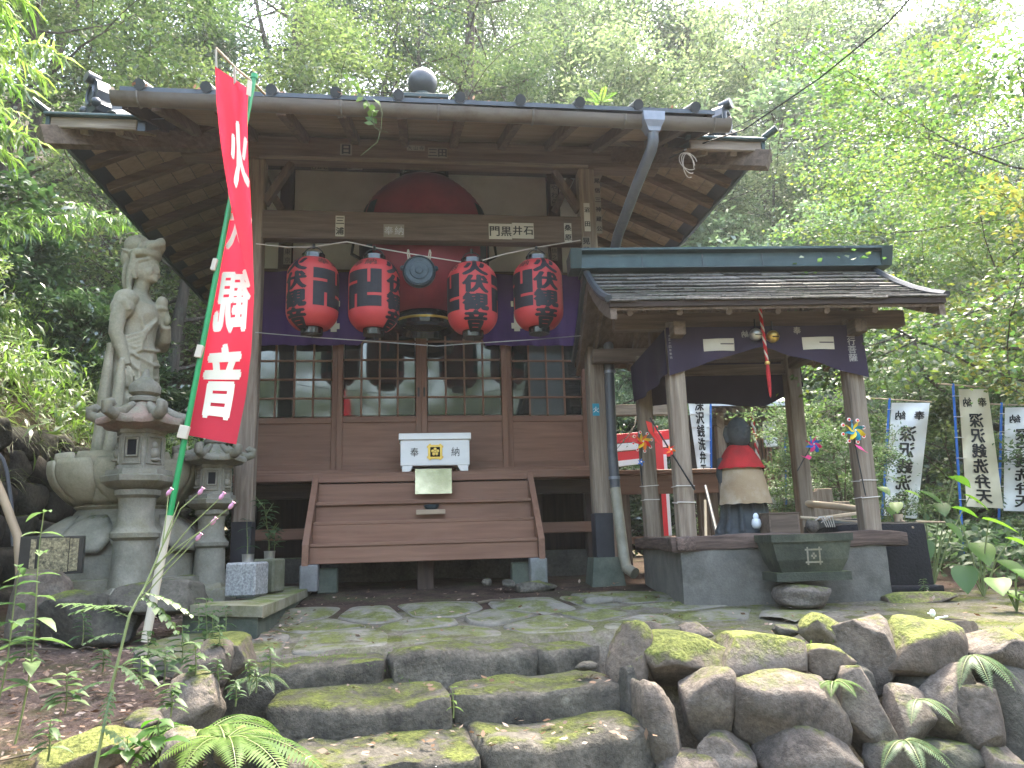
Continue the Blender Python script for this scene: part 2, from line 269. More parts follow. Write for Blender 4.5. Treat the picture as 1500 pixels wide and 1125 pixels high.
    def ball(s, c, r, n=12, k=8, m=None):
        r = r if hasattr(r, '__len__') else (r, r, r); V = []; Fs = []; c = Vector(c)
        for i in range(k + 1):
            ph = math.pi * (i + .02) / (k + .04)
            for j in range(n): 
                p = Vector((r[0] * math.sin(ph) * math.cos(6.28319 * j / n), r[1] * math.sin(ph) * math.sin(6.28319 * j / n), r[2] * math.cos(ph))); V.append((m @ p if m else p) + c)
        for i in range(k): Fs += [(i * n + j, i * n + (j + 1) % n, (i + 1) * n + (j + 1) % n, (i + 1) * n + j) for j in range(n)]
        Fs += [tuple(range(n)), tuple(range(k * n, k * n + n))]
        return s.add(V, Fs)
    def grid(s, fn, nu, nv):
        b = []
        for i in range(nu + 1):
            for j in range(nv + 1): b.append(fn(i / nu, j / nv))
        return s.add(b, [(i * (nv + 1) + j, (i + 1) * (nv + 1) + j, (i + 1) * (nv + 1) + j + 1, i * (nv + 1) + j + 1) for i in range(nu) for j in range(nv)])
    def mesh(s, name, material, smooth=None, recalc=True, inv=None):
        me = bpy.data.meshes.new(name); vs = [inv @ v for v in s.v] if inv is not None else s.v
        me.from_pydata([tuple(v) for v in vs], [], s.f)
        if recalc:
            bm = bmesh.new(); bm.from_mesh(me); bmesh.ops.recalc_face_normals(bm, faces=bm.faces); bm.to_mesh(me); bm.free()
        if smooth is not None: me.shade_smooth(); me.set_sharp_from_angle(angle=R(smooth))
        me.materials.append(MATS[material]); return me
    def build(s, name, material, parent=None, smooth=None, label=None, cat=None, group=None, kind=None, loc=None, recalc=True):
        """World-space vertices -> one object (local to its parent, or with its origin at loc)."""
        if parent is not None: inv = WM[parent].inverted(); mw = WM[parent]
        else: L = Vector(loc) if loc is not None else (sum(s.v, Vector()) / max(1, len(s.v))); mw = Matrix.Translation(L); inv = mw.inverted()
        o = link(name, s.mesh(name, material, smooth, recalc, inv), parent, mw); return tag(o, label, cat, group, kind)
def copy_tree(root, mw, label=None, group=None, scale=None):
    r = root.copy(); COL.objects.link(r); r.matrix_local = mw; WM[r] = mw
    if label: r['label'] = label
    if group: r['group'] = group
    for ch in root.children:
        c = ch.copy(); COL.objects.link(c); c.parent = r; c.matrix_local = ch.matrix_local.copy()
        for g_ in ch.children: d = g_.copy(); COL.objects.link(d); d.parent = c; d.matrix_local = g_.matrix_local.copy()
    return r
def TRS(loc, rz=0, s=1, rx=0, ry=0):
    sv = s if hasattr(s, '__len__') else (s, s, s)
    return Matrix.Translation(Vector(loc)) @ Euler((rx, ry, rz)).to_matrix().to_4x4() @ Matrix.Diagonal((*sv, 1))
# lettering: glyph outlines from the built-in font, bent onto a surface
def glyphs(text, vertical=True, weight=.012, pitch=1.0, flip=False, rtl=False):
    V = []; Fs = []; bold, weight = weight, 0
    for i, ch in enumerate(text):
        if ch == ' ': continue
        cu = bpy.data.curves.new('g', 'FONT'); cu.body = ch; cu.offset = weight; cu.resolution_u = 3
        o = bpy.data.objects.new('g', cu); COL.objects.link(o); dg = bpy.context.evaluated_depsgraph_get(); me = bpy.data.meshes.new_from_object(o.evaluated_get(dg))
        vs = [v.co.copy() for v in me.vertices]
        if vs:
            x0, x1 = min(v.x for v in vs), max(v.x for v in vs); y0, y1 = min(v.y for v in vs), max(v.y for v in vs); cx, cy = (x0 + x1) / 2, (y0 + y1) / 2; sc_ = .92 / max(x1 - x0, y1 - y0, .55)
            b = len(V)
            for v in vs:
                x, y = (v.x - cx) * sc_, (v.y - cy) * sc_
                if flip: x = -x
                V.append((x, y - i * pitch) if vertical else (x + (-i if rtl else i) * pitch, y))
            Fs += [tuple(b + k for k in p.vertices) for p in me.polygons]
        bpy.data.objects.remove(o); bpy.data.curves.remove(cu); bpy.data.meshes.remove(me)
    V = [(x, y, 0) for x, y in V]
    if bold > 0:                                                  # heavier strokes: shifted copies, each a hair in front of the last
        n = len(V); V0, F0 = V[:], Fs[:]
        for k in range(6):
            dx, dy = bold * 1.25 * math.cos(k * 1.0472), bold * .9 * math.sin(k * 1.0472); V += [(x + dx, y + dy, k + 1) for x, y, _ in V0]; Fs += [tuple(i + n * (k + 1) for i in f) for f in F0]
    return V, Fs
def lettering(name, text, fn, material, parent, sx, sy, ou=0, ov=0, cut=None, **kw):
    """fn maps flat (u, v) to a 3-D point on the surface; (ou, ov) is the centre of the first glyph; cut: grid step to follow curvature."""
    V, Fs = glyphs(text, **kw) if isinstance(text, str) else text
    V = [(q[0] * sx + ou, q[1] * sy + ov, q[2] if len(q) > 2 else 0) for q in V]
    if cut and V:
        bm = bmesh.new(); vs = [bm.verts.new(q) for q in V]
        for f in Fs:
            try: bm.faces.new([vs[i] for i in f])
            except ValueError: pass
        for ax in (0, 1):
            lo = min(v.co[ax] for v in bm.verts); hi = max(v.co[ax] for v in bm.verts); k = lo + cut
            while k < hi:
                nrm = Vector((1, 0, 0)) if ax == 0 else Vector((0, 1, 0)); pc = Vector((k, 0, 0)) if ax == 0 else Vector((0, k, 0))
                bmesh.ops.bisect_plane(bm, geom=bm.verts[:] + bm.edges[:] + bm.faces[:], plane_co=pc, plane_no=nrm); k += cut
        bm.verts.index_update(); V = [tuple(v.co) for v in bm.verts]; Fs = [tuple(v.index for v in f.verts) for f in bm.faces]; bm.free()
    b = MB(); b.add([fn(x, y) + Vector((0, -.00025 * k, 0)) for x, y, k in V], Fs); return b.build(name, material, parent, recalc=False)
def flat(o, ux, uy, n, off=.002):
    o, ux, uy, n = Vector(o), Vector(ux), Vector(uy), Vector(n); return lambda u, v: o + ux * u + uy * v + n * off
def rnd_seed(k): random.seed(k); np.random.seed(k)
# stones
def rock_mesh(name, seed, size, material, box=.75, cuts=7, rough=.09, sub=4):
    bm = bmesh.new(); bmesh.ops.create_icosphere(bm, subdivisions=sub, radius=1); rg = random.Random(seed); pl = []
    for _ in range(cuts):
        d = Vector((rg.gauss(0, 1), rg.gauss(0, 1), rg.gauss(0, 1))).normalized(); pl.append((d, rg.uniform(.62, .88)))
    of = Vector((rg.uniform(0, 90), rg.uniform(0, 90), rg.uniform(0, 90)))
    for v in bm.verts:
        p = v.co.copy(); p = Vector([math.copysign(abs(c) ** box, c) for c in p])
        for d, k in pl:
            e = p.dot(d) - k
            if e > 0: p -= d * e * .92
        p *= 1 + rough * 1.6 * (noise.noise(p * 1.3 + of)) + rough * .55 * noise.noise(p * 4 + of) + rough * .3 * noise.noise(p * 10 + of)
        v.co = Vector((p.x * size[0] / 2, p.y * size[1] / 2, p.z * size[2] / 2))
    me = bpy.data.meshes.new(name); bm.to_mesh(me); bm.free(); me.shade_smooth(); me.materials.append(MATS[material]); return me
def block_mesh(name, seed, size, material, rough=.02, rad=.03, n=(16, 8, 6), taper=0):
    bm = bmesh.new(); rg = random.Random(seed); of = Vector((rg.uniform(0, 90), rg.uniform(0, 90), rg.uniform(0, 90))); V = {}
    h = Vector(size) / 2; Fs = []; pts = []
    def vid(i, j, k):
        if (i, j, k) not in V: V[i, j, k] = len(pts); pts.append((i, j, k))
        return V[i, j, k]
    a, b, c = n
    for i in range(a):
        for j in range(b):
            for k in (0, c): Fs.append((vid(i, j, k), vid(i + 1, j, k), vid(i + 1, j + 1, k), vid(i, j + 1, k)))
    for i in range(a):
        for k in range(c):
            for j in (0, b): Fs.append((vid(i, j, k), vid(i + 1, j, k), vid(i + 1, j, k + 1), vid(i, j, k + 1)))
    for j in range(b):
        for k in range(c):
            for i in (0, a): Fs.append((vid(i, j, k), vid(i, j + 1, k), vid(i, j + 1, k + 1), vid(i, j, k + 1)))
    out = []
    for i, j, k in pts:
        p = Vector(((2 * i / a - 1) * h.x, (2 * j / b - 1) * h.y, (2 * k / c - 1) * h.z)); q = Vector([max(-h[x] + rad, min(h[x] - rad, p[x])) for x in range(3)])
        d = p - q
        if d.length > 1e-9: p = q + d.normalized() * min(d.length, rad)
        w = of + p * 2.2
        p += rough * Vector((noise.noise(w), noise.noise(w + Vector((31, 0, 0))), noise.noise(w + Vector((0, 57, 0))))) * 1.6
        w = of + p * 9; p += rough * .5 * Vector((noise.noise(w), noise.noise(w + Vector((31, 0, 0))), noise.noise(w + Vector((0, 57, 0)))))
        if taper: p.x *= 1 - taper * (p.z / h.z)
        out.append(p)
    b_ = MB(); b_.add(out, Fs); return b_.mesh(name, material, 60)
# leaves
def nrmz(a): return a / np.maximum(np.linalg.norm(a, axis=1, keepdims=True), 1e-9)
def leaf_cards(P, D, N, L, Wd, droop=.15):
    """One folded rhombic leaf per row: base, two sides, tip."""
    D = nrmz(D); S = nrmz(np.cross(D, N)); U = np.cross(S, D); L = L[:, None]; Wd = Wd[:, None]; n = len(P); V = np.empty((n, 4, 3))
    V[:, 0] = P; mid = P + D * L * .45 + U * L * .05; V[:, 1] = mid + S * Wd * .5; V[:, 3] = mid - S * Wd * .5; V[:, 2] = P + D * L - U * L * droop
    V = V.reshape(-1, 3); b = np.arange(n)[:, None] * 4; Fc = np.concatenate([b + [0, 1, 3], b + [1, 2, 3]], 1).reshape(-1, 3); return V, Fc
# ------------------------------------------------------------------ ground
def xl(y): return -3.35 - max(0, 5.6 - y) * .75
def sst(a, b, x): t = max(0., min(1., (x - a) / (b - a))); return t * t * (3 - 2 * t)
def hill(x, y):
    h = 0; d = xl(y) - x
    if d > 0: h = 1.4 * sst(0, .18, d) + max(0, d - .2) * .95
    yb = 12.2 if x < 3 else 12.2 + min(4, (x - 3) * 1.2)
    if y > yb: h = max(h, (y - yb) * (.80 if x < 4 else .66))
    if x > 10: h = max(h, (x - 10) * .55)
    return min(h, 34)
def gz(x, y):
    t = .07 * (min(y, 7.6) - 4.2) if y > 4.2 else 0.
    lo = -.55 - .33 * sst(3.2, 1.2, y)
    if x < -.95 and y < 5.3: l = t * 0 + .06 - .145 * (5.3 - y)
    elif x < -.95: l = max(t, .06)
    else: l = t
    if x >= -.95:
        ye = 4.24 + .15 * min(x, 1.05) if x < 1.1 else 3.95
        k = sst(ye - .05, ye + .12, y); l = lo * (1 - k) + t * k
    else:
        k = sst(-1.15, -.95, x) * sst(4.3, 3.9, y); l = l * (1 - k) + lo * k
    return l + hill(x, y)
def ground_sheet(x0, x1, y0, y1, st, rel):
    nx, ny = int((x1 - x0) / st) + 1, int((y1 - y0) / st) + 1; V = np.empty((nx * ny, 3)); i = 0
    for a in range(nx):
        for b in range(ny):
            x, y = x0 + a * st, y0 + b * st; z = gz(x, y)
            z += rel * (noise.noise(Vector((x * 1.7, y * 1.7, 0))) + .4 * noise.noise(Vector((x * 6, y * 6, 3)))) * (1 + min(4, hill(x, y) * 2)); V[i] = (x, y, z); i += 1
    A, B = np.meshgrid(np.arange(nx - 1), np.arange(ny - 1), indexing='ij'); q = (A * ny + B).ravel(); return V, np.stack([q, q + ny, q + ny + 1, q + 1], 1)
V, Fc = ground_sheet(-4.6, 8.4, .4, 13, .08, .016)
cx_, cy_ = V[Fc].mean(1)[:, 0], V[Fc].mean(1)[:, 1]
wob = np.array([.35 * noise.noise(Vector((a * 1.5, b * 1.5, 9))) for a, b in zip(cx_, cy_)])
hl = np.array([hill(a, b) for a, b in zip(cx_, cy_)])
lit = (cx_ < -.95 + wob) & (cy_ < 5.7 + wob) & (hl < .05); hm = (hl >= .05) | (cx_ > 4.6 + wob); pk = ~lit & ~hm & (cy_ < 5.45 + .7 * wob)
for nme, mk, ma in (('terrace_ground', pk, 'packed_earth'), ('bare_soil', ~lit & ~hm & ~pk, 'soil'), ('litter_ground', lit, 'litter_soil'), ('bank_ground', hm, 'hill_soil')):
    f = Fc[mk]; u, inv = np.unique(f, return_inverse=True); tag(link(nme, np_mesh(nme, V[u], inv.reshape(f.shape), ma, True)), kind='structure')
V, Fc = ground_sheet(-60, 66, -60, 75, 1.0, .12); V[:, 2] -= .12
cen = V[Fc].mean(1); keep = ~((cen[:, 0] > -4.2) & (cen[:, 0] < 8) & (cen[:, 1] > .9) & (cen[:, 1] < 12.6))
tag(link('hillside', np_mesh('hillside', V, Fc[keep], 'hill_soil', True)), kind='structure')

# flagstones on the terrace: clipped Voronoi cells, rounded and slightly domed
path = tag(bpy.data.objects.new('stone_path', None), kind='structure'); COL.objects.link(path); path.location = (.2, 4.9, .05); WM[path] = Matrix.Translation((.2, 4.9, .05))
rnd_seed(5); sites = []
for i in range(5):
    for j in range(3): sites.append((-.95 + i * .58 + (j % 2) * .28 + random.uniform(-.13, .13), 4.60 + j * .36 + i * .06 + random.uniform(-.09, .09)))
sites += [(1.75, 4.75), (2.2, 4.5), (1.45, 5.6)]
def cell(i, R0=.62):
    sx, sy = sites[i]; P = [(sx + R0 * math.cos(a * math.pi / 12), sy + R0 * .8 * math.sin(a * math.pi / 12)) for a in range(24)]
    for j, (qx, qy) in enumerate(sites):
        if j == i: continue
        mx, my = (sx + qx) / 2, (sy + qy) / 2; nx, ny = qx - sx, qy - sy; o = []; ln = math.hypot(nx, ny); g_ = .03 * ln
        d = [((p[0] - mx) * nx + (p[1] - my) * ny + g_) for p in P]
        for k in range(len(P)):
            a, b = P[k], P[(k + 1) % len(P)]
            if d[k] <= 0: o.append(a)
            if (d[k] < 0) != (d[(k + 1) % len(P)] < 0): t = d[k] / (d[k] - d[(k + 1) % len(P)]); o.append((a[0] + (b[0] - a[0]) * t, a[1] + (b[1] - a[1]) * t))
        P = o
        if len(P) < 3: return []
    d = [(-p[1] + 4.40 + .17 * p[0]) for p in P]; o = []
    for k in range(len(P)):                                        # keep off the step edge
        a, b, e, f = P[k], P[(k + 1) % len(P)], d[k], d[(k + 1) % len(P)]
        if e <= 0: o.append(a)
        if (e < 0) != (f < 0): t = e / (e - f); o.append((a[0] + (b[0] - a[0]) * t, a[1] + (b[1] - a[1]) * t))
    return o
for i in range(len(sites)):
    P = cell(i)
    if len(P) < 3: continue
    c = sites[i]; Q = []
    for k in range(len(P)):                                        # resample and round
        a, b = Vector((*P[k], 0)), Vector((*P[(k + 1) % len(P)], 0)); n_ = max(1, int((b - a).length / .05))
        Q += [a.lerp(b, t / n_) for t in range(n_)]
    for _ in range(1): Q = [(Q[k - 1] + Q[k] * 2 + Q[(k + 1) % len(Q)]) / 4 for k in range(len(Q))]
    zt = gz(c[0], max(4.4, c[1])) + random.uniform(.0, .009); n_ = len(Q); cc = Vector((c[0], c[1], 0)); b = MB(); rings = []
    for s_, dz in ((1.0, -.08), (1.0, -.008), (.955, .004), (.7, .008), (.35, .01)):
        rings.append([cc + (q - cc) * s_ * (1 + .02 * noise.noise(q * 6)) + Vector((0, 0, zt + dz + .006 * noise.noise(q * 3 * s_ + cc) + .07 * (q.y - c[1]))) for q in Q])
    b.add(sum(rings, []) + [cc + Vector((0, 0, zt + .01))], [(r * n_ + k, r * n_ + (k + 1) % n_, (r + 1) * n_ + (k + 1) % n_, (r + 1) * n_ + k) for r in range(4) for k in range(n_)] + [(4 * n_ + k, 4 * n_ + (k + 1) % n_, 5 * n_) for k in range(n_)])
    b.build('flagstone', 'flagstone', path, 50)

# stone stairs up to the terrace
st = empty('stone_stairs', (.1, 3.9, -.3), 'flight of rough mossy grey stone steps climbing to the terrace', 'steps')
def step_stone(xa, ya, xb, yb, zt, hgt, dep, seed, mt='stone_step'):
    c = Vector(((xa + xb) / 2, (ya + yb) / 2, zt - hgt / 2)); ang = math.atan2(yb - ya, xb - xa); L = math.hypot(xb - xa, yb - ya)
    mw = Matrix.Translation(c) @ Matrix.Rotation(ang, 4, 'Z') @ Matrix.Translation((0, dep / 2, 0))
    link('step_stone', block_mesh('step_stone', seed, (L - .012, dep, hgt), mt, .028, .035, (max(6, int(L / .045)), 8, 7)), st, mw)
# front edge endpoints (x, y) of each stone, top height
for a in ((-.93, 3.93, -.15, 4.05, -.005, .26, .42, 1), (-.14, 4.04, .62, 4.21, .005, .25, .4, 2), (.63, 4.2, 1.0, 4.28, .0, .24, .36, 3),
          (-.68, 3.70, .155, 3.73, -.135, .26, .5, 4), (.165, 3.73, .97, 3.84, -.14, .26, .5, 5),
          (-.52, 3.28, .27, 3.36, -.285, .28, .55, 6), (.28, 3.37, 1.03, 3.52, -.275, .28, .52, 7),
          (-.5, 2.86, .4, 2.9, -.44, .28, .6, 8), (.41, 2.9, 1.05, 3.0, -.45, .28, .6, 9)): step_stone(*a)

# retaining wall of boulders: centre and size in photograph pixels, at the wall's own distance
wl = empty('boulder_wall', (1.9, 3.6, -.5), 'dry retaining wall of brown boulders with mossy tops beside the steps', 'stone wall')
WS = [ # px, py, w, h, tilt, dist, depth, material, seed
 (918, 975, 62, 120, 4, 3.95, .34, 'stone_mossy', 11), (1000, 965, 150, 72, 0, 3.86, .36, 'stone_mossy', 12), (1112, 968, 165, 78, -3, 3.84, .38, 'stone_mossy', 13),
 (1205, 925, 58, 52, 12, 3.9, .2, 'stone_mossy', 14), (1218, 970, 72, 48, 0, 3.72, .25, 'stone_mossy', 15), (1268, 958, 95, 110, -8, 3.82, .32, 'stone_wall', 16),
 (1342, 958, 120, 100, 5, 3.8, .36, 'stone_mossy', 17), (1392, 930, 70, 44, 0, 3.95, .25, 'stone_mossy', 18), (1462, 958, 110, 70, -6, 3.72, .34, 'stone_wall', 19),
 (968, 1075, 62, 165, -4, 3.62, .3, 'stone_wall', 20), (1030, 1030, 72, 115, 10, 3.64, .3, 'stone_wall', 21), (1150, 1035, 162, 130, 4, 3.6, .36, 'stone_wall', 22),
 (1265, 1052, 70, 145, -20, 3.56, .28, 'stone_wall', 23), (1325, 1052, 66, 85, 14, 3.58, .26, 'stone_wall', 24), (1385, 1030, 80, 125, 10, 3.6, .3, 'stone_wall', 25),
 (1432, 1045, 82, 110, -18, 3.52, .3, 'stone_wall', 26), (1485, 1040, 80, 150, 0, 3.6, .3, 'stone_dark', 27),
 (1062, 1108, 92, 60, 3, 3.5, .3, 'stone_wall', 28), (1180, 1112, 135, 100, 0, 3.46, .34, 'stone_wall', 29), (1295, 1112, 60, 75, -10, 3.48, .26, 'stone_wall', 30),
 (1385, 1108, 90, 56, 0, 3.5, .28, 'stone_dark', 31), (1455, 1118, 80, 60, 0, 3.46, .28, 'stone_wall', 32), (925, 1030, 40, 100, 0, 3.85, .25, 'stone_dark', 33),
 (1000, 1140, 90, 70, 0, 3.5, .3, 'stone_wall', 34), (1100, 1010, 60, 70, 0, 3.78, .3, 'stone_dark', 35), (1240, 1010, 60, 70, 0, 3.74, .3, 'stone_dark', 36), (1350, 1000, 70, 60, 0, 3.75, .3, 'stone_dark', 37),
 (1020, 925, 40, 24, 0, 4.02, .14, 'stone_wall', 38), (955, 925, 34, 26, 20, 4.0, .16, 'stone_wall', 39), (1150, 925, 40, 22, 0, 4.0, .12, 'stone_dark', 40), (1560, 1000, 100, 130, 5, 3.6, .4, 'stone_wall', 41), (1550, 1120, 110, 100, 5, 3.5, .4, 'stone_wall', 42)]
for px, py, w, h, tl, Y, dp, mt, sd_ in WS:
    p = at(px, py, Y); k = (p - Vector((0, 0, EYE))).dot(fw) / F
    link('boulder', rock_mesh('boulder', sd_, (w * k * 1.1, dp, h * k * 1.08), mt, .58, 10, .06), wl, TRS(p, 0, 1, 0, R(tl)))

rnd_seed(77)
for r in range(3):                                                # the wall goes on to the right and below
    x = (2.85, 2.95, 1.25)[r]
    while x < 6.4:
        L = random.uniform(.34, .6); link('boulder', rock_mesh('boulder', random.randint(0, 9999), (L * 1.08, .42, random.uniform(.34, .42)), ('stone_mossy', 'stone_wall', 'stone_wall')[r], .58, 10, .06, 3), wl, TRS((x + L / 2, 3.78 - .12 * r, -.10 - .28 * r), 0, 1, 0, random.uniform(-.1, .1))); x += L

# loose rocks edging the left side of the steps and around the terrace
def loose_rock(px, py, Y, w, h, d, mt, seed, label, group=None, tl=0, rz=0, name='rock', sub=4):
    p = at(px, py, Y); k = (p - Vector((0, 0, EYE))).dot(fw) / F
    o = link(name, rock_mesh(name, seed, (w * k, d, h * k), mt, .62, 7, .08, sub), None, TRS(p, rz, 1, 0, R(tl))); return tag(o, label, 'rock', group)
loose_rock(140, 1100, 3.15, 140, 64, .34, 'stone_mossy', 51, 'flat topped rock thick with yellow green moss at the lower left corner', tl=-4)
loose_rock(288, 1030, 3.6, 92, 84, .3, 'stone_wall', 52, 'rounded brown rock with a moss cap left of the second step')
loose_rock(345, 965, 4.0, 58, 66, .3, 'stone_mossy', 53, 'bright moss covered rock against the left end of the top step')
loose_rock(300, 975, 3.85, 72, 76, .26, 'stone_wall', 54, 'pinkish bare rock behind the round brown one beside the steps', tl=14)
loose_rock(262, 1105, 3.2, 62, 66, .26, 'stone_wall', 55, 'small bare brown rock below the fern fronds')
loose_rock(350, 1090, 3.3, 60, 60, .26, 'stone_mossy', 56, 'mossy rock under the fern by the third step', tl=30)
loose_rock(215, 1060, 3.5, 60, 36, .22, 'stone_wall', 57, 'low pale rock among the dead leaves')
loose_rock(50, 905, 5.1, 92, 135, .3, 'stone_wall', 58, 'upright squarish brown boulder under the black plaque')
loose_rock(235, 880, 5.0, 130, 60, .32, 'stone_dark', 59, 'dark flat rock at the foot of the tall stone lantern')
loose_rock(140, 905, 5.0, 150, 80, .35, 'stone_dark', 60, 'long dark mossy rock below the lotus pedestal')
loose_rock(330, 940, 4.5, 70, 26, .22, 'stone_mossy', 61, 'low mossy stone at the corner of the concrete slab')
loose_rock(785, 860, 6.3, 62, 18, .2, 'stone_step', 62, 'flat footing stone under the right stair block', sub=3)
loose_rock(712, 853, 6.35, 16, 13, .08, 'stone_step', 63, 'small round pebble left of the footing stone', sub=3); loose_rock(745, 855, 6.3, 20, 12, .1, 'stone_step', 64, 'pale pebble next to the footing stone under the stair', sub=3)
loose_rock(858, 976, 3.95, 34, 14, .1, 'stone_step', 65, 'flat pale chip of stone lying on the second step', sub=3)
loose_rock(1345, 878, 5.15, 110, 22, .25, 'stone_mossy', 66, 'long low kerb stone before the black water basin')
loose_rock(875, 880, 5.6, 46, 16, .25, 'flagstone', 67, 'low flat stone by the foot of the right porch post', sub=3)

# low dark rubble wall at the foot of the left bank
rw = empty('rubble_wall', (-3.5, 7.4, .2), 'dark mossy rubble wall at the foot of the left slope', 'stone wall')
rnd_seed(8)
for r in range(6):
    y = 5.2 + (r % 2) * .2
    while y < 12:
        L = random.uniform(.3, .55); link('rubble_stone', rock_mesh('rubble_stone', random.randint(0, 9999), (.4, L * 1.05, .36), 'stone_dark', .6, 7, .08, 3), rw, TRS((xl(y) - .02 - .05 * r + random.uniform(-.03, .03), y + L / 2,   .18 + r * .27), 0)); y += L

# ------------------------------------------------------------------ the hall
H = empty('temple_hall', (.05, 8.5, .15), 'weathered timber temple hall with white plaster and brown sliding doors under a deep tiled eave', 'temple')
XC = .06; PX = (-1.425, 1.565); PY = 6.6; DY = 7.5
def part(b, name, m, par=None, sm=None, **k): return b.build(name, m, par or H, sm, **k)
def box1(name, m, c, d, par=None, ch=.006): return part(MB().box(c, d, ch), name, m, par)
# porch posts
for i, x in enumerate(PX):
    p = box1('post', 'grey_wood_z', (x, PY, 2.17), (.15, .15, 3.56), ch=.012)
    part(MB().box((x, PY, .575), (.158, .158, .37), .003), 'metal_shoe', 'metal_shoe', p)
    s_ = .135; part(MB().add([(x + a * q, PY + b_ * q, z) for z, q in ((.10, .15), (.39, .115)) for a, b_ in ((-1, -1), (1, -1), (1, 1), (-1, 1))], [(0, 1, 2, 3), (4, 5, 6, 7), (0, 1, 5, 4), (1, 2, 6, 5), (2, 3, 7, 6), (3, 0, 4, 7)]), 'post_footing', 'block_mossy', p)
    for sx in ((1,) if i == 0 else (-1,)):
        part(MB().bar((x + sx * .07, PY, 3.55), (x + sx * .29, PY + .02, 3.95), .06, .09, (0, 1, 0)), 'brace', 'old_wood_z')
box1('porch_beam', 'old_wood_x', (.07, PY - .01, 3.335), (2.86, .12, .265), ch=.008)
box1('head_beam', 'old_wood_x', (.1, PY, 4.065), (4.35, .16, .22), ch=.01)
box1('head_batten', 'grey_wood_x', (.09, PY - .095, 3.955), (2.98, .03, .03))
# porch roof: rafters, boards, deck, gutter
ya, za, yb, zb = 7.3, 4.43, 5.36, 3.74
sl_ = (za - zb) / (ya - yb)
rp = MB().bar((0, ya, za), (0, yb, zb), .07, .09).mesh('rafter', 'old_wood_y')
for k in range(10): link('rafter', rp, H, Matrix.Translation((-1.9 + k * .445, 0, 0)))
n_ = 11
for k in range(n_):
    y = 5.33 + k * .18; z = zb + (y - yb) * sl_ + .062
    part(MB().bar((-2.08, y + .088, z + .03), (2.28, y + .088, z + .03), .174, .018, (0, -sl_, 1)), 'roof_board', 'board_wood')
rf = part(MB().prism([(-2.14, 5.31, zb + .075), (-2.14, 7.45, zb + .075 + 2.14 * sl_), (-2.14, 7.45, zb + .115 + 2.14 * sl_), (-2.14, 5.31, zb + .11)], (0, 0, 0), (4.48, 0, 0)), 'porch_roof', 'roof_dark')
rb = MB().tube([(0, 5.29, zb + .12), (0, 7.45, zb + .12 + 2.16 * sl_)], .042, 10).mesh('roof_seam', 'roof_dark', 40)
for k in range(10): link('roof_seam', rb, rf, Matrix.Translation((-2.0 + k * .464, 0, 0)))
for x in (-2.1, 2.3): part(MB().prism([(x - .02, 5.33, zb - .06), (x - .02, 6.7, zb - .06 + 1.37 * sl_), (x - .02, 6.7, zb + .1 + 1.37 * sl_), (x - .02, 5.33, zb + .09)], (0, 0, 0), (.04, 0, 0)), 'porch_fascia', 'dark_wood_y')
gl, gr = Vector((-2.16, 5.26, 3.735)), Vector((2.42, 5.26, 3.70)); b = MB(); gx = (gr - gl).normalized()
pr = [(.066 * math.cos(a), .066 * math.sin(a)) for a in [math.pi + math.pi * i / 10 for i in range(11)]]; pr += [(.06 * math.cos(a), .06 * math.sin(a)) for a in [2 * math.pi - math.pi * i / 10 for i in range(11)]]
pr[10] = (.072, .008); pr[0] = (-.072, .008)
b.prism([gl + Vector((0, u, v)) for u, v in pr], (0, 0, 0), gr - gl); gut = part(b, 'gutter', 'gutter_brown', None, 40)
part(MB().tube([gl, gl + gx * .004], .066, 12), 'gutter_end', 'gutter_brown', gut); part(MB().tube([gr - gx * .004, gr], .066, 12), 'gutter_end', 'gutter_brown', gut)
for k in range(7):
    c = gl.lerp(gr, .04 + k * .155); part(MB().tube([c + Vector((0, -.074, .01))] + [c + Vector((0, .071 * math.cos(math.pi + a), .071 * math.sin(math.pi + a))) for a in [math.pi * i / 6 for i in range(7)]] + [c + Vector((0, .12, .09))], .008, 6), 'gutter_bracket', 'gutter_brown', gut)
hp = at(955, 178, 5.22); b = MB()
b.add([hp + Vector((x, y, z)) for z, q, w in ((.05, .085, .07), (-.02, .08, .066), (-.07, .055, .05), (-.1, .045, .045)) for x, y in ((-q, -w), (q, -w), (q, w), (-q, w))], [(i * 4 + j, i * 4 + (j + 1) % 4, i * 4 + 4 + (j + 1) % 4, i * 4 + 4 + j) for i in range(3) for j in range(4)] + [(0, 1, 2, 3), (12, 13, 14, 15)])
ds = part(MB().tube([hp + Vector((0, 0, -.08)), hp + Vector((0, 0, -.16)), hp + Vector((-.01, .03, -.22)), hp + Vector((-.08, .25, -.42)), at(905, 345, 5.9), at(893, 400, 6.35), at(890, 440, 6.45), at(891, 500, 6.5), at(897, 660, 6.5), at(902, 720, 6.5)], .043, 12), 'downpipe', 'pipe_grey', None, 50)
part(b, 'hopper', 'zinc', ds)
part(MB().tube([at(901, 715, 6.5), at(908, 770, 6.45), at(914, 815, 6.4), at(918, 832, 6.36), at(930, 840, 6.28)], [.046, .046, .044, .047, .047], 12), 'pipe_shoe', 'pipe_pale', ds, 50)
for px, py in ((893, 545), (900, 700)): part(MB().lathe([(.05, -.012), (.05, .012)], 14, at(px, py, 6.5)), 'pipe_clip', 'zinc', ds)
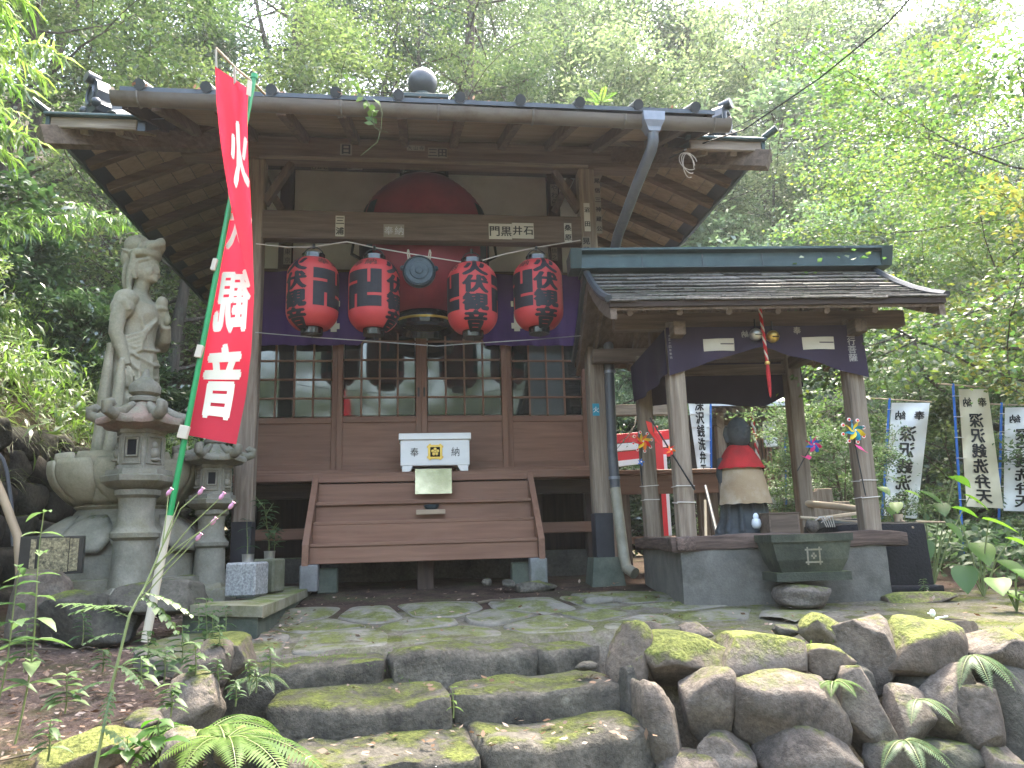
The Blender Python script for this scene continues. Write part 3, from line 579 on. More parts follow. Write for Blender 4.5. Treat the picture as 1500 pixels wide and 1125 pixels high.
# main roof
EX, EY0, EY1, EZ = 2.88, 5.74, 11.6, 3.79; cy = (EY0 + EY1) / 2; AP = Vector((XC, cy, 5.62))
cs = [Vector((XC - EX, EY0, EZ)), Vector((XC + EX, EY0, EZ)), Vector((XC + EX, EY1, EZ)), Vector((XC - EX, EY1, EZ))]
fs = (AP.z - EZ) / (cy - EY0); fpt = lambda x, y: Vector((x, y, EZ + (y - EY0) * fs)); FRO = [cs[0], fpt(-2.1, EY0), fpt(-2.1, 7.4), fpt(2.3, 7.4), fpt(2.3, EY0), cs[1], AP]   # the front slope stops where the porch roof begins
up_v = Vector((0, 0, .05)); RB = MB()
for poly in ([cs[1], cs[2], AP], [cs[2], cs[3], AP], [cs[3], cs[0], AP], [cs[0], FRO[1], FRO[2], AP], [FRO[2], FRO[3], AP], [FRO[3], FRO[4], cs[1], AP]): RB.prism(poly, -up_v, up_v)
mr = part(RB, 'main_roof', 'roof_dark'); box1('roof_infill', 'dark_wood_x', (.1, 7.44, 4.72), (4.4, .05, .5))
for s in range(4):
    a, b_ = cs[s], cs[(s + 1) % 4]
    for k in range(1, 12):
        t = k / 12; p = a.lerp(b_, t); q = p.lerp(AP, 0) ; mid = a.lerp(b_, .5); run = 1 - abs(2 * t - 1); top = p + (AP - mid) * run
        if run > .05 and not (s == 0 and -2.2 < p.x < 2.4): part(MB().tube([p + Vector((0, 0, .07)) - (AP - mid).normalized() * .03, top + Vector((0, 0, .07))], .042, 8), 'roof_seam', 'roof_dark', mr, 40)
for s, c in enumerate(cs):                                        # hip ridges and their end tiles
    d = (AP - c); e = c + d * .085; hr = part(MB().bar(e + Vector((0, 0, .1)), AP + Vector((0, 0, .1)), .13, .13).bar(e + Vector((0, 0, .19)), AP + Vector((0, 0, .19)), .09, .05), 'hip_ridge', 'roof_dark')
    o_ = Vector((c.x - AP.x, c.y - AP.y, 0)).normalized(); u = Vector((-o_.y, o_.x, 0)); z = Vector((0, 0, 1)); base = e + Vector((0, 0, .05)); b = MB()
    P = [base + u * x + z * y for x, y in ((-.10, 0), (-.125, .05), (-.10, .10), (-.115, .17), (-.09, .25), (-.05, .29), (0, .30), (.05, .29), (.09, .25), (.115, .17), (.10, .10), (.125, .05), (.10, 0))]
    b.prism(P, o_ * -.06, o_ * .05); part(b, 'ridge_end_tile', 'roof_dark', hr)
    b = MB(); b.tube([base + o_ * .055 + z * .16 + (u * math.cos(a) * .06 + z * math.sin(a) * .085) for a in [6.283 * i / 14 for i in range(15)]], .014, 6); b.tube([base + o_ * .0 + z * .30, base + o_ * .10 + z * .31], .05, 10); b.ball(base + o_ * .05 + u * .1 + z * .06, .04); b.ball(base + o_ * .05 - u * .1 + z * .06, .04)
    part(b, 'tile_scroll', 'roof_dark', hr, 40)
    part(MB().tube([c + Vector((0, 0, .08)), c + o_ * .12 + Vector((0, 0, .13))], .03, 8), 'corner_tile', 'copper_green', hr)
fb = at(622, 138, cy).z; b = MB().box((XC, cy, fb - .20), (.62, .62, .05)).box((XC, cy, fb - .27), (.52, .52, .12)).box((XC, cy, fb - .36), (.66, .66, .08)).lathe([(.2, -.18), (.12, -.13), (.10, .02)], 20, (XC, cy, fb)); fp = part(b, 'finial_base', 'copper_green')
part(MB().lathe([(.06, -.03), (.12, .0), (.165, .06), (.182, .14), (.174, .21), (.13, .28), (.06, .32), (.012, .345), (.008, .37)], 24, (XC, cy, fb)), 'finial_ball', 'roof_dark', fp, 40)
# side and front eaves: sloping boards, rafters, hip rafters, edge boards
for s in (-1, 1):
    xw, xe = XC + s * 1.72, XC + s * (EX - .06); zw, ze = 4.24, 3.75; dz = (zw - ze) / abs(xe - xw)
    n_ = 7
    for k in range(n_):
        t = (k + .5) / n_; x = xw + (xe - xw) * t; z = zw + (ze - zw) * t + .05
        part(MB().bar((x, EY0 + .06 + max(0, (1 - t)) * .9, z), (x, EY1 - .06, z), abs(xe - xw) / n_ * 1.085 - .004, .016, (s * dz, 0, 1)), 'eave_board', 'board_wood')
    sr = MB().bar((xw, 0, zw), (xe, 0, ze), .075, .085).mesh('eave_rafter', 'old_wood_x')
    for k in range(12): link('eave_rafter', sr, H, Matrix.Translation((0, 6.35 + k * .445, 0)))
    part(MB().prism([(xe + s * .03, EY0 - .02, ze - .01), (xe + s * .03, EY0 - .02, ze + .09), (xe + s * .06, EY0 - .02, ze + .09), (xe + s * .06, EY0 - .02, ze - .01)], (0, 0, 0), (0, EY1 - EY0 + .04, 0)), 'eave_edge', 'copper_green')
    part(MB().bar((XC + s * 1.5, 6.78, 4.22), (XC + s * (EX + .02), EY0 - .03, 3.65), .11, .15), 'hip_rafter', 'old_wood_y')
    # short front eave beside the porch
    x0, x1 = sorted((XC + s * 2.22, XC + s * (EX - .03)))
    for k in range(5):
        y = EY0 + .05 + k * .17; part(MB().bar((x0 - (s < 0) * 0, y + .08, 3.81 + k * .17 * .42), (x1 - s * (k * .17) * 0, y + .08, 3.81 + k * .17 * .42), .165, .016, (0, -.42, 1)), 'eave_board', 'board_wood')
    for x in (XC + s * 2.36, XC + s * 2.62): part(MB().bar((x, EY0 + .03, 3.75), (x, EY0 + .7, 4.03), .06, .07), 'eave_rafter', 'grey_wood_y')
    box1('eave_edge', 'grey_wood_x', ((x0 + x1) / 2, EY0 + .0, 3.785), (x1 - x0, .03, .09)); box1('eave_flashing', 'copper_green', ((x0 + x1) / 2, EY0 - .02, 3.84), (x1 - x0 + .08, .06, .025))
    part(MB().bar((XC + s * 1.72, 6.7, 4.2), (XC + s * 1.72, 11.2, 4.2), .13, .16), 'wall_plate', 'old_wood_y')
    box1('side_wall', 'plaster', (XC + s * 1.72, 9.3, 2.7), (.08, 3.5, 3.0)); box1('side_boarding', 'brown_wood_y', (XC + s * 1.72, 9.3, .75), (.1, 3.5, .9))
    box1('hall_post', 'old_wood_z', (XC + s * 1.72, DY + .03, 2.2), (.13, .13, 4.1))
    part(MB().bar((XC + s * 1.6, PY, 4.065), (XC + s * 1.6, DY, 4.1), .12, .18), 'tie_beam', 'old_wood_y')
box1('back_wall', 'plaster', (XC, 11.1, 2.6), (3.4, .08, 3.2))
# front wall above the doors
box1('wall_panel', 'plaster', (.06, 7.56, 3.85), (3.34, .05, 1.28)); box1('lintel', 'dark_wood_x', (.05, 7.5, 3.19), (3.32, .12, .10)); box1('lintel_rail', 'old_wood_x', (.05, 7.45, 3.235), (3.3, .03, .03)); box1('wall_head', 'dark_wood_x', (.05, 7.5, 4.42), (3.34, .1, .13))
for px in (421, 810): x = at(px, 300, DY).x; box1('stud', 'dark_wood_z', (x, 7.49, 3.8), (.13, .09, 1.15))
for s, pa, pb in ((1, (384, 262), (412, 306)), (-1, (835, 262), (812, 310))): part(MB().bar(at(*pa, 7.2), at(*pb, 7.42), .07, .09, (0, 1, 0)), 'strut', 'old_wood_z')
# sliding doors
xs = [-1.61, -.785, .025, .87, 1.69]
for d in range(4):
    x0, x1 = xs[d], xs[d + 1]; y = 7.465 if d in (1, 2) else 7.51; w = x1 - x0; st_ = .055; b = MB()
    for x in (x0 + st_ / 2, x1 - st_ / 2): b.box((x, y, 2.19), (st_, .035, 1.88))
    D = part(b, 'sliding_door', 'brown_wood_z')
    for z, h_ in ((1.28, .07), (1.735, .06), (3.1, .06)): part(MB().box(((x0 + x1) / 2, y, z), (w - 2 * st_, .032, h_)), 'door_rail', 'brown_wood_x', D)
    part(MB().box(((x0 + x1) / 2, y + .004, 1.51), (w - 2 * st_, .014, .40)), 'door_panel', 'brown_wood_x', D)
    gx0, gx1, gz0 = x0 + st_, x1 - st_, 1.765; cw = (gx1 - gx0) / 4; rh = .187
    vm = MB().box((0, 0, gz0 + .65), (.018, .024, 1.3), .002).mesh('muntin', 'brown_wood_z'); hm_ = MB().box((0, 0, 0), (gx1 - gx0, .026, .018), .002).mesh('muntin', 'brown_wood_x')
    for k in (1, 2, 3): link('muntin', vm, D, Matrix.Translation((gx0 + k * cw, y, 0)))
    for k in range(1, 7): link('muntin', hm_, D, Matrix.Translation(((gx0 + gx1) / 2, y, gz0 + k * rh)))
    fr = d == 3
    pm = MB().box((0, 0, 0), (cw - .019, .004, rh - .019), .001).mesh('pane', 'door_glass'); pf = MB().box((0, 0, 0), (cw - .019, .004, rh - .019), .001).mesh('pane', 'frosted_glass')
    for i in range(4):
        for j in range(7): link('pane', pf if (fr and i in (1, 2)) else pm, D, TRS((gx0 + (i + .5) * cw, y + .004, gz0 + (j + .5) * rh), R(random.uniform(-.4, .4)), 1, R(random.uniform(-.3, .3))))
    if d in (1, 2): part(MB().box((x1 - .028 if d == 1 else x0 + .028, y - .019, 2.0), (.018, .004, .09)), 'door_pull', 'black_iron', D)
# sill, floor, underfloor
box1('threshold', 'brown_wood_x', (.04, 7.46, 1.215), (3.36, .16, .06)); box1('veranda_edge', 'brown_wood_x', (.06, 7.2, 1.145), (3.36, .42, .07)); box1('floor_beam', 'dark_wood_x', (.06, 7.26, 1.04), (3.34, .1, .13)); box1('kick_board', 'brown_wood_x', (.06, 7.36, 1.20), (3.34, .02, .06))
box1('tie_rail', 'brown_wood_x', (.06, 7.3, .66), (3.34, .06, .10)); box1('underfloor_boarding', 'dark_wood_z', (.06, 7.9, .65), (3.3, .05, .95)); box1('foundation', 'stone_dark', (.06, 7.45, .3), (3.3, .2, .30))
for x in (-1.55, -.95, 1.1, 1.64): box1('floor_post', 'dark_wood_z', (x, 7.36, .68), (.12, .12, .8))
box1('stub_post', 'dark_wood_z', (.05, 6.72, .4), (.14, .14, .5))
# wooden stair
S = part(MB().box((.05, 7.03, 1.12), (1.90, .12, .05)), 'stair', 'brown_wood_x'); ys = [7.02, 6.84, 6.66, 6.48]; nz = [at(620, py, y).z for py, y in ((733, 6.84), (761, 6.66), (792, 6.5))]
zt = [1.10] + nz + [at(620, 822, 6.46).z]
for k in range(4):
    yk = (6.97, 6.83, 6.66, 6.50)[k]; z1 = zt[k] - (.02 if k == 0 else .03); z0 = zt[k + 1]
    part(MB().box((.05, yk, (z0 + z1) / 2), (1.86, .03, z1 - z0)), 'riser', 'brown_wood_x', S)
    if k < 3: part(MB().box((.05, yk - .09, zt[k + 1] - .015), (1.86, .19, .032), .006), 'tread', 'brown_wood_x', S)
for s, x in ((-1, -.905), (1, 1.005)):
    part(MB().prism([(x - .025, 7.14, 1.15), (x - .025, 7.0, 1.17), (x - .025, 6.42, .56), (x - .025, 6.42, zt[4] - .01), (x - .025, 6.56, zt[4] - .01), (x - .025, 7.14, .95)], (0, 0, 0), (.05, 0, 0)), 'stringer', 'brown_wood_y', S)
    part(MB().box((x - s * .03, 6.5, .30), (.14, .16, .21), .01), 'stair_footing', 'block_grey', S); part(MB().box((x - s * .16, 6.62, .27), (.16, .14, .2), .01), 'stair_footing', 'block_mossy', S)
# paper votive stickers on the timber
def sticker(px, py, Y, w, h, txt, vert=True, m='paper', ink='ink', wt=.03, dz=0):
    c = at(px, py, Y); k = (c - Vector((0, 0, EYE))).dot(fw) / F; w *= k; h *= k
    s_ = part(MB().box(c, (w, .003, h), .0005), 'paper_slip', m); n = len(txt); sz = min(w * .92, h / n * .95) if vert else min(h * .9, w / n * .95); p_ = (h / n / sz) if vert else (w / n / sz)
    o0 = (0, (n - 1) / 2 * h / n) if vert else (-(n - 1) / 2 * w / n, 0)
    lettering('lettering', txt, flat(c + Vector((0, -.002, 0)), (1, 0, 0), (0, 0, 1), (0, -1, 0)), ink, s_, sz, sz, *o0, vertical=vert, weight=wt, pitch=p_)
yb_ = PY - .075
sticker(498, 331, yb_, 13, 32, '三浦'); sticker(577, 338, yb_, 30, 20, '奉納', False, 'paper_dark', 'pale_ink', .0); sticker(733, 339, yb_, 34, 24, '門黒', False, wt=.02); sticker(766, 338, yb_, 32, 24, '井石', False, wt=.02); sticker(832, 341, yb_, 11, 30, '桑原')
sticker(507, 219, PY - .085, 17, 18, '日', True, 'paper_dark'); sticker(641, 224, PY - .085, 28, 16, '三田', False, 'paper_dark'); sticker(609, 217, PY - .085, 26, 8, '大山寺', False, 'paper_dark', wt=.0)
sticker(860, 318, PY - .08, 9, 44, '沼田', True, 'paper'); sticker(859, 360, PY - .08, 12, 28, '晃鶴', True, 'paper_dark'); sticker(876, 300, PY - .08, 9, 90, '尾信三神蔵公', True, 'paper_dark')
sticker(812, 286, 7.42, 11, 34, 'やわら', True, 'paper_dark', wt=.0); sticker(421, 375, 7.42, 11, 26, '東京', True, 'paper_dark', wt=.0); sticker(812, 372, 7.42, 9, 20, '信之', True, 'paper_dark', wt=.0)
sticker(468, 245, 7.42, 24, 8, '日公七', False, 'paper_dark', wt=0); sticker(520, 245, 7.42, 22, 8, '伊勢', False, 'paper_dark', wt=0)
sticker(873, 600, PY - .08, 10, 18, '火', True, 'pw_teal', 'pw_white', 0); sticker(867, 395, PY - .08, 8, 30, '三寺', True, 'paper_dark', wt=0)
# ------------------------------------------------------------------ paper lanterns
LR = .213
def lan_r(z):
    t = abs(z) / .315
    return LR * (1 - .02 * t * t) if t < .45 else LR * (.996 - .52 * ((t - .45) / .55) ** 2.4)
def manji(s, g=.075):
    w = (1 - 2 * g) / 3; e = [0, w, w + g, 2 * w + g, 2 * w + 2 * g, 1]; rows = ['###.#', '..#.#', '#####', '#.#..', '#.###']; V = []; Fs = []
    for r, row in enumerate(rows):
        for c, ch in enumerate(row):
            if ch == '#': b = len(V); V += [((e[c] - .5) * s, (.5 - e[r + 1]) * s), ((e[c + 1] - .5) * s, (.5 - e[r + 1]) * s), ((e[c + 1] - .5) * s, (.5 - e[r]) * s), ((e[c] - .5) * s, (.5 - e[r]) * s)]; Fs.append((b, b + 1, b + 2, b + 3))
    return V, Fs
TXT = glyphs('火伏観音', True, .05, .98); DED = glyphs('奉納', False, .02, 1.15); MJ = manji(1)
def paper_lantern(px, py, ta, ma, label, second=None):
    c = at(px, py, 6.3); c.z -= .005
    L = empty('paper_lantern', (c.x, c.y, c.z - .33), label, 'paper lantern', 'red paper lanterns strung between the porch posts')
    pf = []
    for i in range(97):
        z = -.29 + .58 * i / 96; pf.append((lan_r(z) + .0016 * math.cos(i * math.pi), z))
    MB().lathe(pf, 40, c).build('lantern_body', 'lantern_red', L, 60)
    MB().lathe([(.086, -.345), (.09, -.345), (.092, -.285), (.08, -.283)], 24, c).build('bottom_ring', 'black_lacquer', L, 40)
    MB().lathe([(.08, .28), (.096, .283), (.096, .35), (.088, .35), (.086, .30)], 24, c).build('top_ring', 'black_lacquer', L, 40)
    MB().tube([c + Vector((math.cos(a) * .085, 0, .335 + math.sin(a) * .085)) for a in [math.pi * i / 10 for i in range(11)]], .005, 6).tube([c + Vector((0, 0, .41)), c + Vector((0, 0, .45))], .012, 6).build('handle', 'black_iron', L)
    MB().tube([c + Vector((0, 0, -.33)), c + Vector((.004, 0, -.37)), c + Vector((.012, 0, -.375))], .003, 5).build('hook', 'black_iron', L)
    def fn(a0, off=.003): return lambda u, v: c + Vector((math.sin(a0 + u / LR) * (lan_r(v) + off), -math.cos(a0 + u / LR) * (lan_r(v) + off), v))
    lettering('lettering', TXT, fn(R(ta)), 'lantern_ink', L, .225, .158, 0, .222, cut=.03)
    for a in (ma, second if second else ma + 180): lettering('emblem', MJ, fn(R(a)), 'lantern_ink', L, .325, .32, 0, .01, cut=.025)
    for a in (ma,): lettering('dedication', DED, fn(R(a)), 'dusty_ink', L, .12, .07, -.07, .245, cut=.02)
paper_lantern(458, 431, -36, 52, 'red paper lantern, leftmost of four, with black writing facing left of centre')
paper_lantern(548, 433, 62, -24, 'red paper lantern with its large black square emblem facing front, left of the bronze gong')
paper_lantern(692, 437, 4, -78, 'red paper lantern hanging right of the round bronze gong, writing facing the front', 88)
paper_lantern(788, 432, 12, -64, 'red paper lantern, rightmost of four, against the purple curtain by the right post')
# great lantern under the ridge
c = at(622, 350, 7.05); GSY = .64; GZ0, GZ1, GR = at(622, 468, 7.05).z, at(622, 262, 7.05).z, .615; gc = Vector((c.x, 7.05, (GZ0 + GZ1) / 2)); gh = (GZ1 - GZ0) / 2
G = empty('great_lantern', (gc.x, gc.y, GZ0), 'huge dark red paper lantern filling the porch behind the beam', 'paper lantern')
def g_r(z): t = abs(z) / gh; return GR * (1 - .62 * max(0, t - .12) ** 2.6 / .88 ** 2.6)
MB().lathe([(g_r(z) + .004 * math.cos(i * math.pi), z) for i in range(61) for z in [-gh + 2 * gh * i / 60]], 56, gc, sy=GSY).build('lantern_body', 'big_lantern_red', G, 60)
MB().lathe([(.2, gh - .01), (.24, gh - .01), (.24, gh + .10), (.2, gh + .10)], 32, gc).build('top_ring', 'black_lacquer', G, 40)
MB().lathe([(.2, -gh + .01), (.27, -gh + .03), (.30, -gh - .03), (.29, -gh - .10), (.25, -gh - .12), (.22, -gh - .06)], 40, gc).build('bottom_ring', 'black_lacquer', G, 40)
MB().lathe([(.296, -gh - .035), (.302, -gh - .04), (.302, -gh - .055), (.296, -gh - .06)], 40, gc).build('gilt_band', 'gold', G, 40)
def gfn(a0): return lambda u, v: gc + Vector((math.sin(a0 + u / GR) * (g_r(v) + .006), -math.cos(a0 + u / GR) * (g_r(v) + .006) * GSY, v))
for a in (-74, 80): lettering('emblem', MJ, gfn(R(a)), 'lantern_ink', G, .5, .62, 0, .08, cut=.06)
for s in (-1, 1): MB().tube([gc + Vector((s * (.42), -.1, .2)), gc + Vector((s * .66, -.12, .02)), gc + Vector((s * .68, -.12, -.12)), gc + Vector((s * .5, -.1, -.22))], .016, 6).build('frame_rod', 'black_iron', G)
MB().tube([gc + Vector((0, 0, gh + .05)), (gc.x, gc.y, 4.6)], .02, 8).build('hanger', 'black_iron', G)
# gong
c = at(614, 398, 6.28); g_ = empty('bronze_gong', (c.x, c.y, c.z - .11), 'round bronze temple gong hanging before the great red lantern', 'gong'); rm = Matrix.Rotation(R(90), 3, 'X')
MB().lathe([(.01, .055), (.03, .054), (.034, .046), (.075, .044), (.08, .036), (.115, .034), (.121, .026), (.13, .034), (.14, .02), (.141, -.02), (.13, -.034), (.06, -.04), (.01, -.05)], 36, c, m=rm).build('gong_disc', 'bronze', g_, 40)
for s in (-1, 1): MB().ball(c + Vector((s * .14, 0, .03)), .024).build('lug', 'bronze', g_, 60); MB().tube([c + Vector((s * .09, 0, .10)), c + Vector((s * .10, 0, .17)), c + Vector((s * .095, .1, .235))], .006, 6).tube([c + Vector((s * .075, 0, .11)), c + Vector((s * .085, 0, .17)), c + Vector((s * .09, .1, .235))], .005, 6).build('hanging_cord', 'cloth_cream', g_)
b = MB(); b.tube([at(*q) for q in ((375, 357, 6.45), (420, 362, 6.4), (458, 362, 6.35), (508, 354, 6.33), (545, 362, 6.32), (620, 375, 6.3), (690, 386, 6.3), (740, 372, 6.32), (788, 362, 6.34), (850, 352, 6.45))], .005, 6); b.build('lantern_cord', 'white_wire', None, label='thin white cord the four red lanterns hang from', cat='cord')
b = MB(); b.tube([at(*q) for q in ((374, 487, 6.45), (410, 490, 6.38), (458, 494, 6.33), (548, 500, 6.3), (640, 507, 6.3), (692, 503, 6.3), (788, 497, 6.33), (860, 491, 6.45))], .004, 6); b.build('lower_wire', 'steel_wire', None, label='thin grey wire running below the four red lanterns', cat='wire')
# purple curtain behind the lanterns
def cur(u, v):
    x = -1.6 + 3.28 * u; zb_ = 2.455 + (.42 * max(0, 1 - abs(x - .05) / .62) ** .7); z = 3.2 + (zb_ - 3.2) * v
    return Vector((x, 7.385 + .016 * math.sin(x * 21 + v) + .012 * math.sin(x * 47 + 2) * v, z))
CU = empty('purple_curtain', (.05, 7.39, 2.45), 'purple cloth curtain hung across the doors behind the red lanterns', 'curtain')
MB().grid(cur, 120, 14).build('cloth', 'curtain_purple', CU, 60)
def igeta(s, w=.17, ov=.08):
    V = []; Fs = []
    def q(x0, y0, x1, y1): b = len(V); V.extend([(x0 * s, y0 * s), (x1 * s, y0 * s), (x1 * s, y1 * s), (x0 * s, y1 * s)]); Fs.append((b, b + 1, b + 2, b + 3))
    a = .5 - ov - w
    for k in (-1, 1): q(min(k * a, k * (a + w)), -.5, max(k * a, k * (a + w)), .5)
    for k in (-1, 1):
        y0, y1 = min(k * a, k * (a + w)), max(k * a, k * (a + w)); q(-.5, y0, -a - w, y1); q(-a, y0, a, y1); q(a + w, y0, .5, y1)
    for k in range(4):
        x, y = ((-.1, 0), (.1, 0), (0, .12), (0, -.12))[k]; q(x - .06, y - .06, x + .06, y + .06)
    return V, Fs
IG = igeta(1)
for px in (472, 773):
    c = at(px, 462, 7.38); lettering('emblem', IG, lambda u, v, c=c: Vector((c.x + u, 7.355 + .01 * math.sin((c.x + u) * 21), c.z + v)), 'cloth_cream', CU, .34, .34, cut=.05)
# offering box
c0, c1 = at(584, 650, 7.02), at(690, 650, 7.02); x0, x1 = c0.x, c1.x; zf = 1.185; zt_ = at(636, 634, 7.0).z
OB = empty('offering_box', ((x0 + x1) / 2, 7.15, zf), 'silver white offering box with gold crest standing before the doors', 'offering box')
cxo = (x0 + x1) / 2; w_ = x1 - x0
MB().box((cxo, 7.15, (zf + .05 + zt_ - .06) / 2), (w_ - .03, .28, zt_ - .06 - zf - .05), .006).build('box_body', 'box_silver', OB)
MB().box((cxo, 7.15, zt_ - .032), (w_, .31, .06), .005).build('lid', 'box_silver', OB)
for s in (-1, 1):
    for y in (7.04, 7.26): MB().add([(cxo + s * (w_ / 2 - .03) - s * a * f, y + q, z) for z, f in ((zf, .7), (zf + .055, 1)) for a, q in ((0, -.025), (.1, -.025), (.1, .025), (0, .025))], [(0, 1, 2, 3), (4, 5, 6, 7), (0, 1, 5, 4), (1, 2, 6, 5), (2, 3, 7, 6), (3, 0, 4, 7)]).build('foot', 'box_silver', OB)
fy = 7.15 - .14
zc = (zf + zt_) / 2 + .0
MB().box((cxo - .0, fy - .004, zc), (.13, .006, .13), .001).build('crest_frame', 'gold', OB); MB().box((cxo, fy - .007, zc), (.088, .006, .088), .001).build('crest_field', 'black_void', OB)
b = MB()
for k in range(5): a = R(90 + 72 * k); b.ball((cxo + .024 * math.cos(a), fy - .011, zc + .024 * math.sin(a)), (.014, .003, .014), 8, 6)
b.ball((cxo, fy - .011, zc), (.01, .004, .01), 8, 6).build('crest_flower', 'gold', OB)
for s in (-1, 1):
    for q in (-1, 1): MB().box((cxo + s * .066, fy - .004, zc + q * .047), (.016, .007, .018), .001).box((cxo + s * .047, fy - .004, zc + q * .066), (.018, .007, .016), .001).build('crest_end', 'gold', OB)
for ch, px in (('奉', 607), ('納', 667)): p = at(px, 663, fy); lettering('lettering', ch, flat((p.x, fy, zc), (1, 0, 0), (0, 0, 1), (0, -1, 0), .003), 'ink', OB, .082, .09, weight=.0)
c = at(635, 705, 6.88); MB().box(c, (.325, .012, .225), .002, Matrix.Rotation(R(-3), 3, 'X')).build('mirror_plate', 'mirror_plate2', None, label='framed reflective plate leaning on the stair below the offering box', cat='mirror', loc=c)
c = at(631, 750, 6.76); MB().box(c, (.25, .03, .042), .003).build('name_block', 'pale_wood', None, label='small pale wooden block lying on the stair tread', cat='wooden block')
c = at(632, 743, 6.8); MB().lathe([(.03, -.02), (.05, -.015), (.062, .005), (.064, .022), (.055, .02), (.05, .0), (.0, -.005)], 20, c).build('incense_bowl', 'bronze', None, 40, label='little dark bowl behind the pale block on the stair', cat='bowl')

# ------------------------------------------------------------------ red banner
M = bpy.data.materials['banner_red']; t = M.node_tree; p = t.nodes['Principled BSDF']; tr = t.nodes.new('ShaderNodeBsdfTranslucent'); tr.inputs[0].default_value = (.75, .03, .07, 1); ms = t.nodes.new('ShaderNodeMixShader'); ms.inputs[0].default_value = .38
lnk(t, p.outputs[0], ms.inputs[1]); lnk(t, tr.outputs[0], ms.inputs[2]); lnk(t, ms.outputs[0], t.nodes['Material Output'].inputs[0])
BN = empty('red_banner', at(215, 932, 4.3), 'tall red banner with cream writing on a leaning green pole', 'banner')
YB = 4.3
MB().tube([at(247, 765, YB), at(372, 115, YB)], .0155, 12).build('pole', 'pole_green', BN, 40)
MB().tube([at(213, 940, YB), at(236, 820, YB), at(249, 755, YB)], [.022, .021, .02], 12).build('pole_sleeve', 'pole_white', BN, 40)
MB().tube([at(372, 115, YB), at(373, 109, YB)], .02, 10).build('pole_cap', 'pole_green', BN)
MB().tube([at(316, 70, YB - .1), at(345, 100, YB - .06), at(372, 122, YB), at(388, 138, YB + .1)], .008, 8).build('cross_rod', 'dead_bamboo', BN)
def rows(tab):
    def f(v):
        k = v * (len(tab) - 1); i = min(int(k), len(tab) - 2); q = k - i; a, b_ = tab[i], tab[i + 1]; return [a[j] + (b_[j] - a[j]) * q for j in range(4)]
    return f
lo_ = rows([(337, 270, 366, 262), (331, 310, 368, 310), (322, 360, 370, 355), (313, 400, 371, 400), (304, 445, 372, 440), (292, 520, 368, 515), (283, 578, 360, 582), (273, 637, 346, 651)])
up_ = rows([(315, 97, 364, 130), (317, 150, 362, 165), (322, 200, 363, 210), (329, 250, 364, 252), (338, 300, 367, 298), (348, 345, 369, 345), (360, 395, 371, 392), (370, 430, 372.5, 430)])
def YL(px, py): return YB + .02 + .014 * math.sin(px * .09 + py * .012) + .01 * math.sin(py * .035)
def YU(px, py): return YB - .10 + .0002 * (py - 100) + .02 * math.sin(px * .12 - py * .015)
def sheet(f, Yf):
    def g(u, v): a, b_, c_, d = f(v); x, y = a + (c_ - a) * u, b_ + (d - b_) * u; return at(x, y, Yf(x, y))
    return g
MB().grid(sheet(lo_, YL), 14, 60).build('cloth', 'banner_red', BN, 80); MB().grid(sheet(up_, YU), 14, 50).build('cloth_fold', 'banner_red', BN, 80)
def on(Yf, off=.004): return lambda u, v: at(u, -v, Yf(u, -v) - off)
def inrow(f, lo, hi, ch, v0, v1, u0, u1, Yf, off=.004, wt=.04, flip=False):
    V, Fs = glyphs(ch, True, wt, 1, flip)
    V = [(u0 + (x + .48) / .96 * (u1 - u0), v0 + (.48 - y) / .96 * (v1 - v0), k) for x, y, k in V]
    def fn(u, v): a, b_, c_, d = f(v); x, y = a + (c_ - a) * u, b_ + (d - b_) * u; return at(x, y, Yf(x, y) - off)
    lettering('lettering', (V, Fs), fn, 'print_cream', BN, 1, 1, cut=.04)
inrow(up_, 0, 1, '火', .20, .50, .34, 1.0, YU); inrow(lo_, 0, 1, '伏', .08, .31, .2, 1.0, YL, flip=True)
inrow(lo_, 0, 1, '観', .41, .66, .18, .92, YL, wt=.03, flip=True); inrow(lo_, 0, 1, '音', .69, .93, .14, .85, YL)
for a, b_ in (((316, 72), (317, 102)), ((343, 98), (344, 122)), ((366, 118), (364, 140))): MB().bar(at(*a, YB - .11), at(*b_, YB - .105), .03, .004, ch=.001).build('tie_loop', 'cloth_cream', BN)
for px, py, w in ((269, 633, 12), (292, 515, 8), (314, 388, 6)):
    c = at(px, py, YB - .02); MB().box(c, (w * .0042, .03, .07), .002, Matrix.Rotation(R(12), 3, 'Y')).build('tie_loop', 'cloth_cream', BN)

# ------------------------------------------------------------------ statues
def remeshed(b, name, material, parent, vox, mw=None, disp=.0):
    o = b.build(name, material, parent, None, recalc=True)
    md = o.modifiers.new('r', 'REMESH'); md.mode = 'VOXEL'; md.voxel_size = vox; md.use_smooth_shade = True
    sm = o.modifiers.new('s', 'SMOOTH'); sm.iterations = 2; sm.factor = .5
    return o
def petal_ring(root, name, m, n, r0, z0, r1, z1, wid, th, up, off=0, bulge=.1):
    """A ring of lotus petals between radius r0 at z0 and r1 at z1."""
    c = WM[root].translation
    def pt(u, v):
        a = (u - .5) * wid * math.sin(math.pi * (.12 + .80 * (1 - v if not up else 1 - v * .86))) ** .6 ; r = r0 + (r1 - r0) * v + bulge * math.sin(math.pi * v) + .02 * math.cos((u - .5) * 3); z = z0 + (z1 - z0) * v
        return Vector((r * math.cos(a), r * math.sin(a), z))
    b = MB().grid(pt, 8, 8); me = b.mesh(name, m, 60)
    for k in range(n):
        o = link(name, me, root, Matrix.Translation(c) @ Matrix.Rotation(6.28319 * (k + off) / n, 4, 'Z')); sd_ = o.modifiers.new('t', 'SOLIDIFY'); sd_.thickness = th; sd_.offset = 1
KX = at(188, 700, 6.3).x
K = empty('goddess_statue', (KX, 6.3, .12), 'tall grey stone goddess statue on a lotus pedestal, facing right', 'statue')
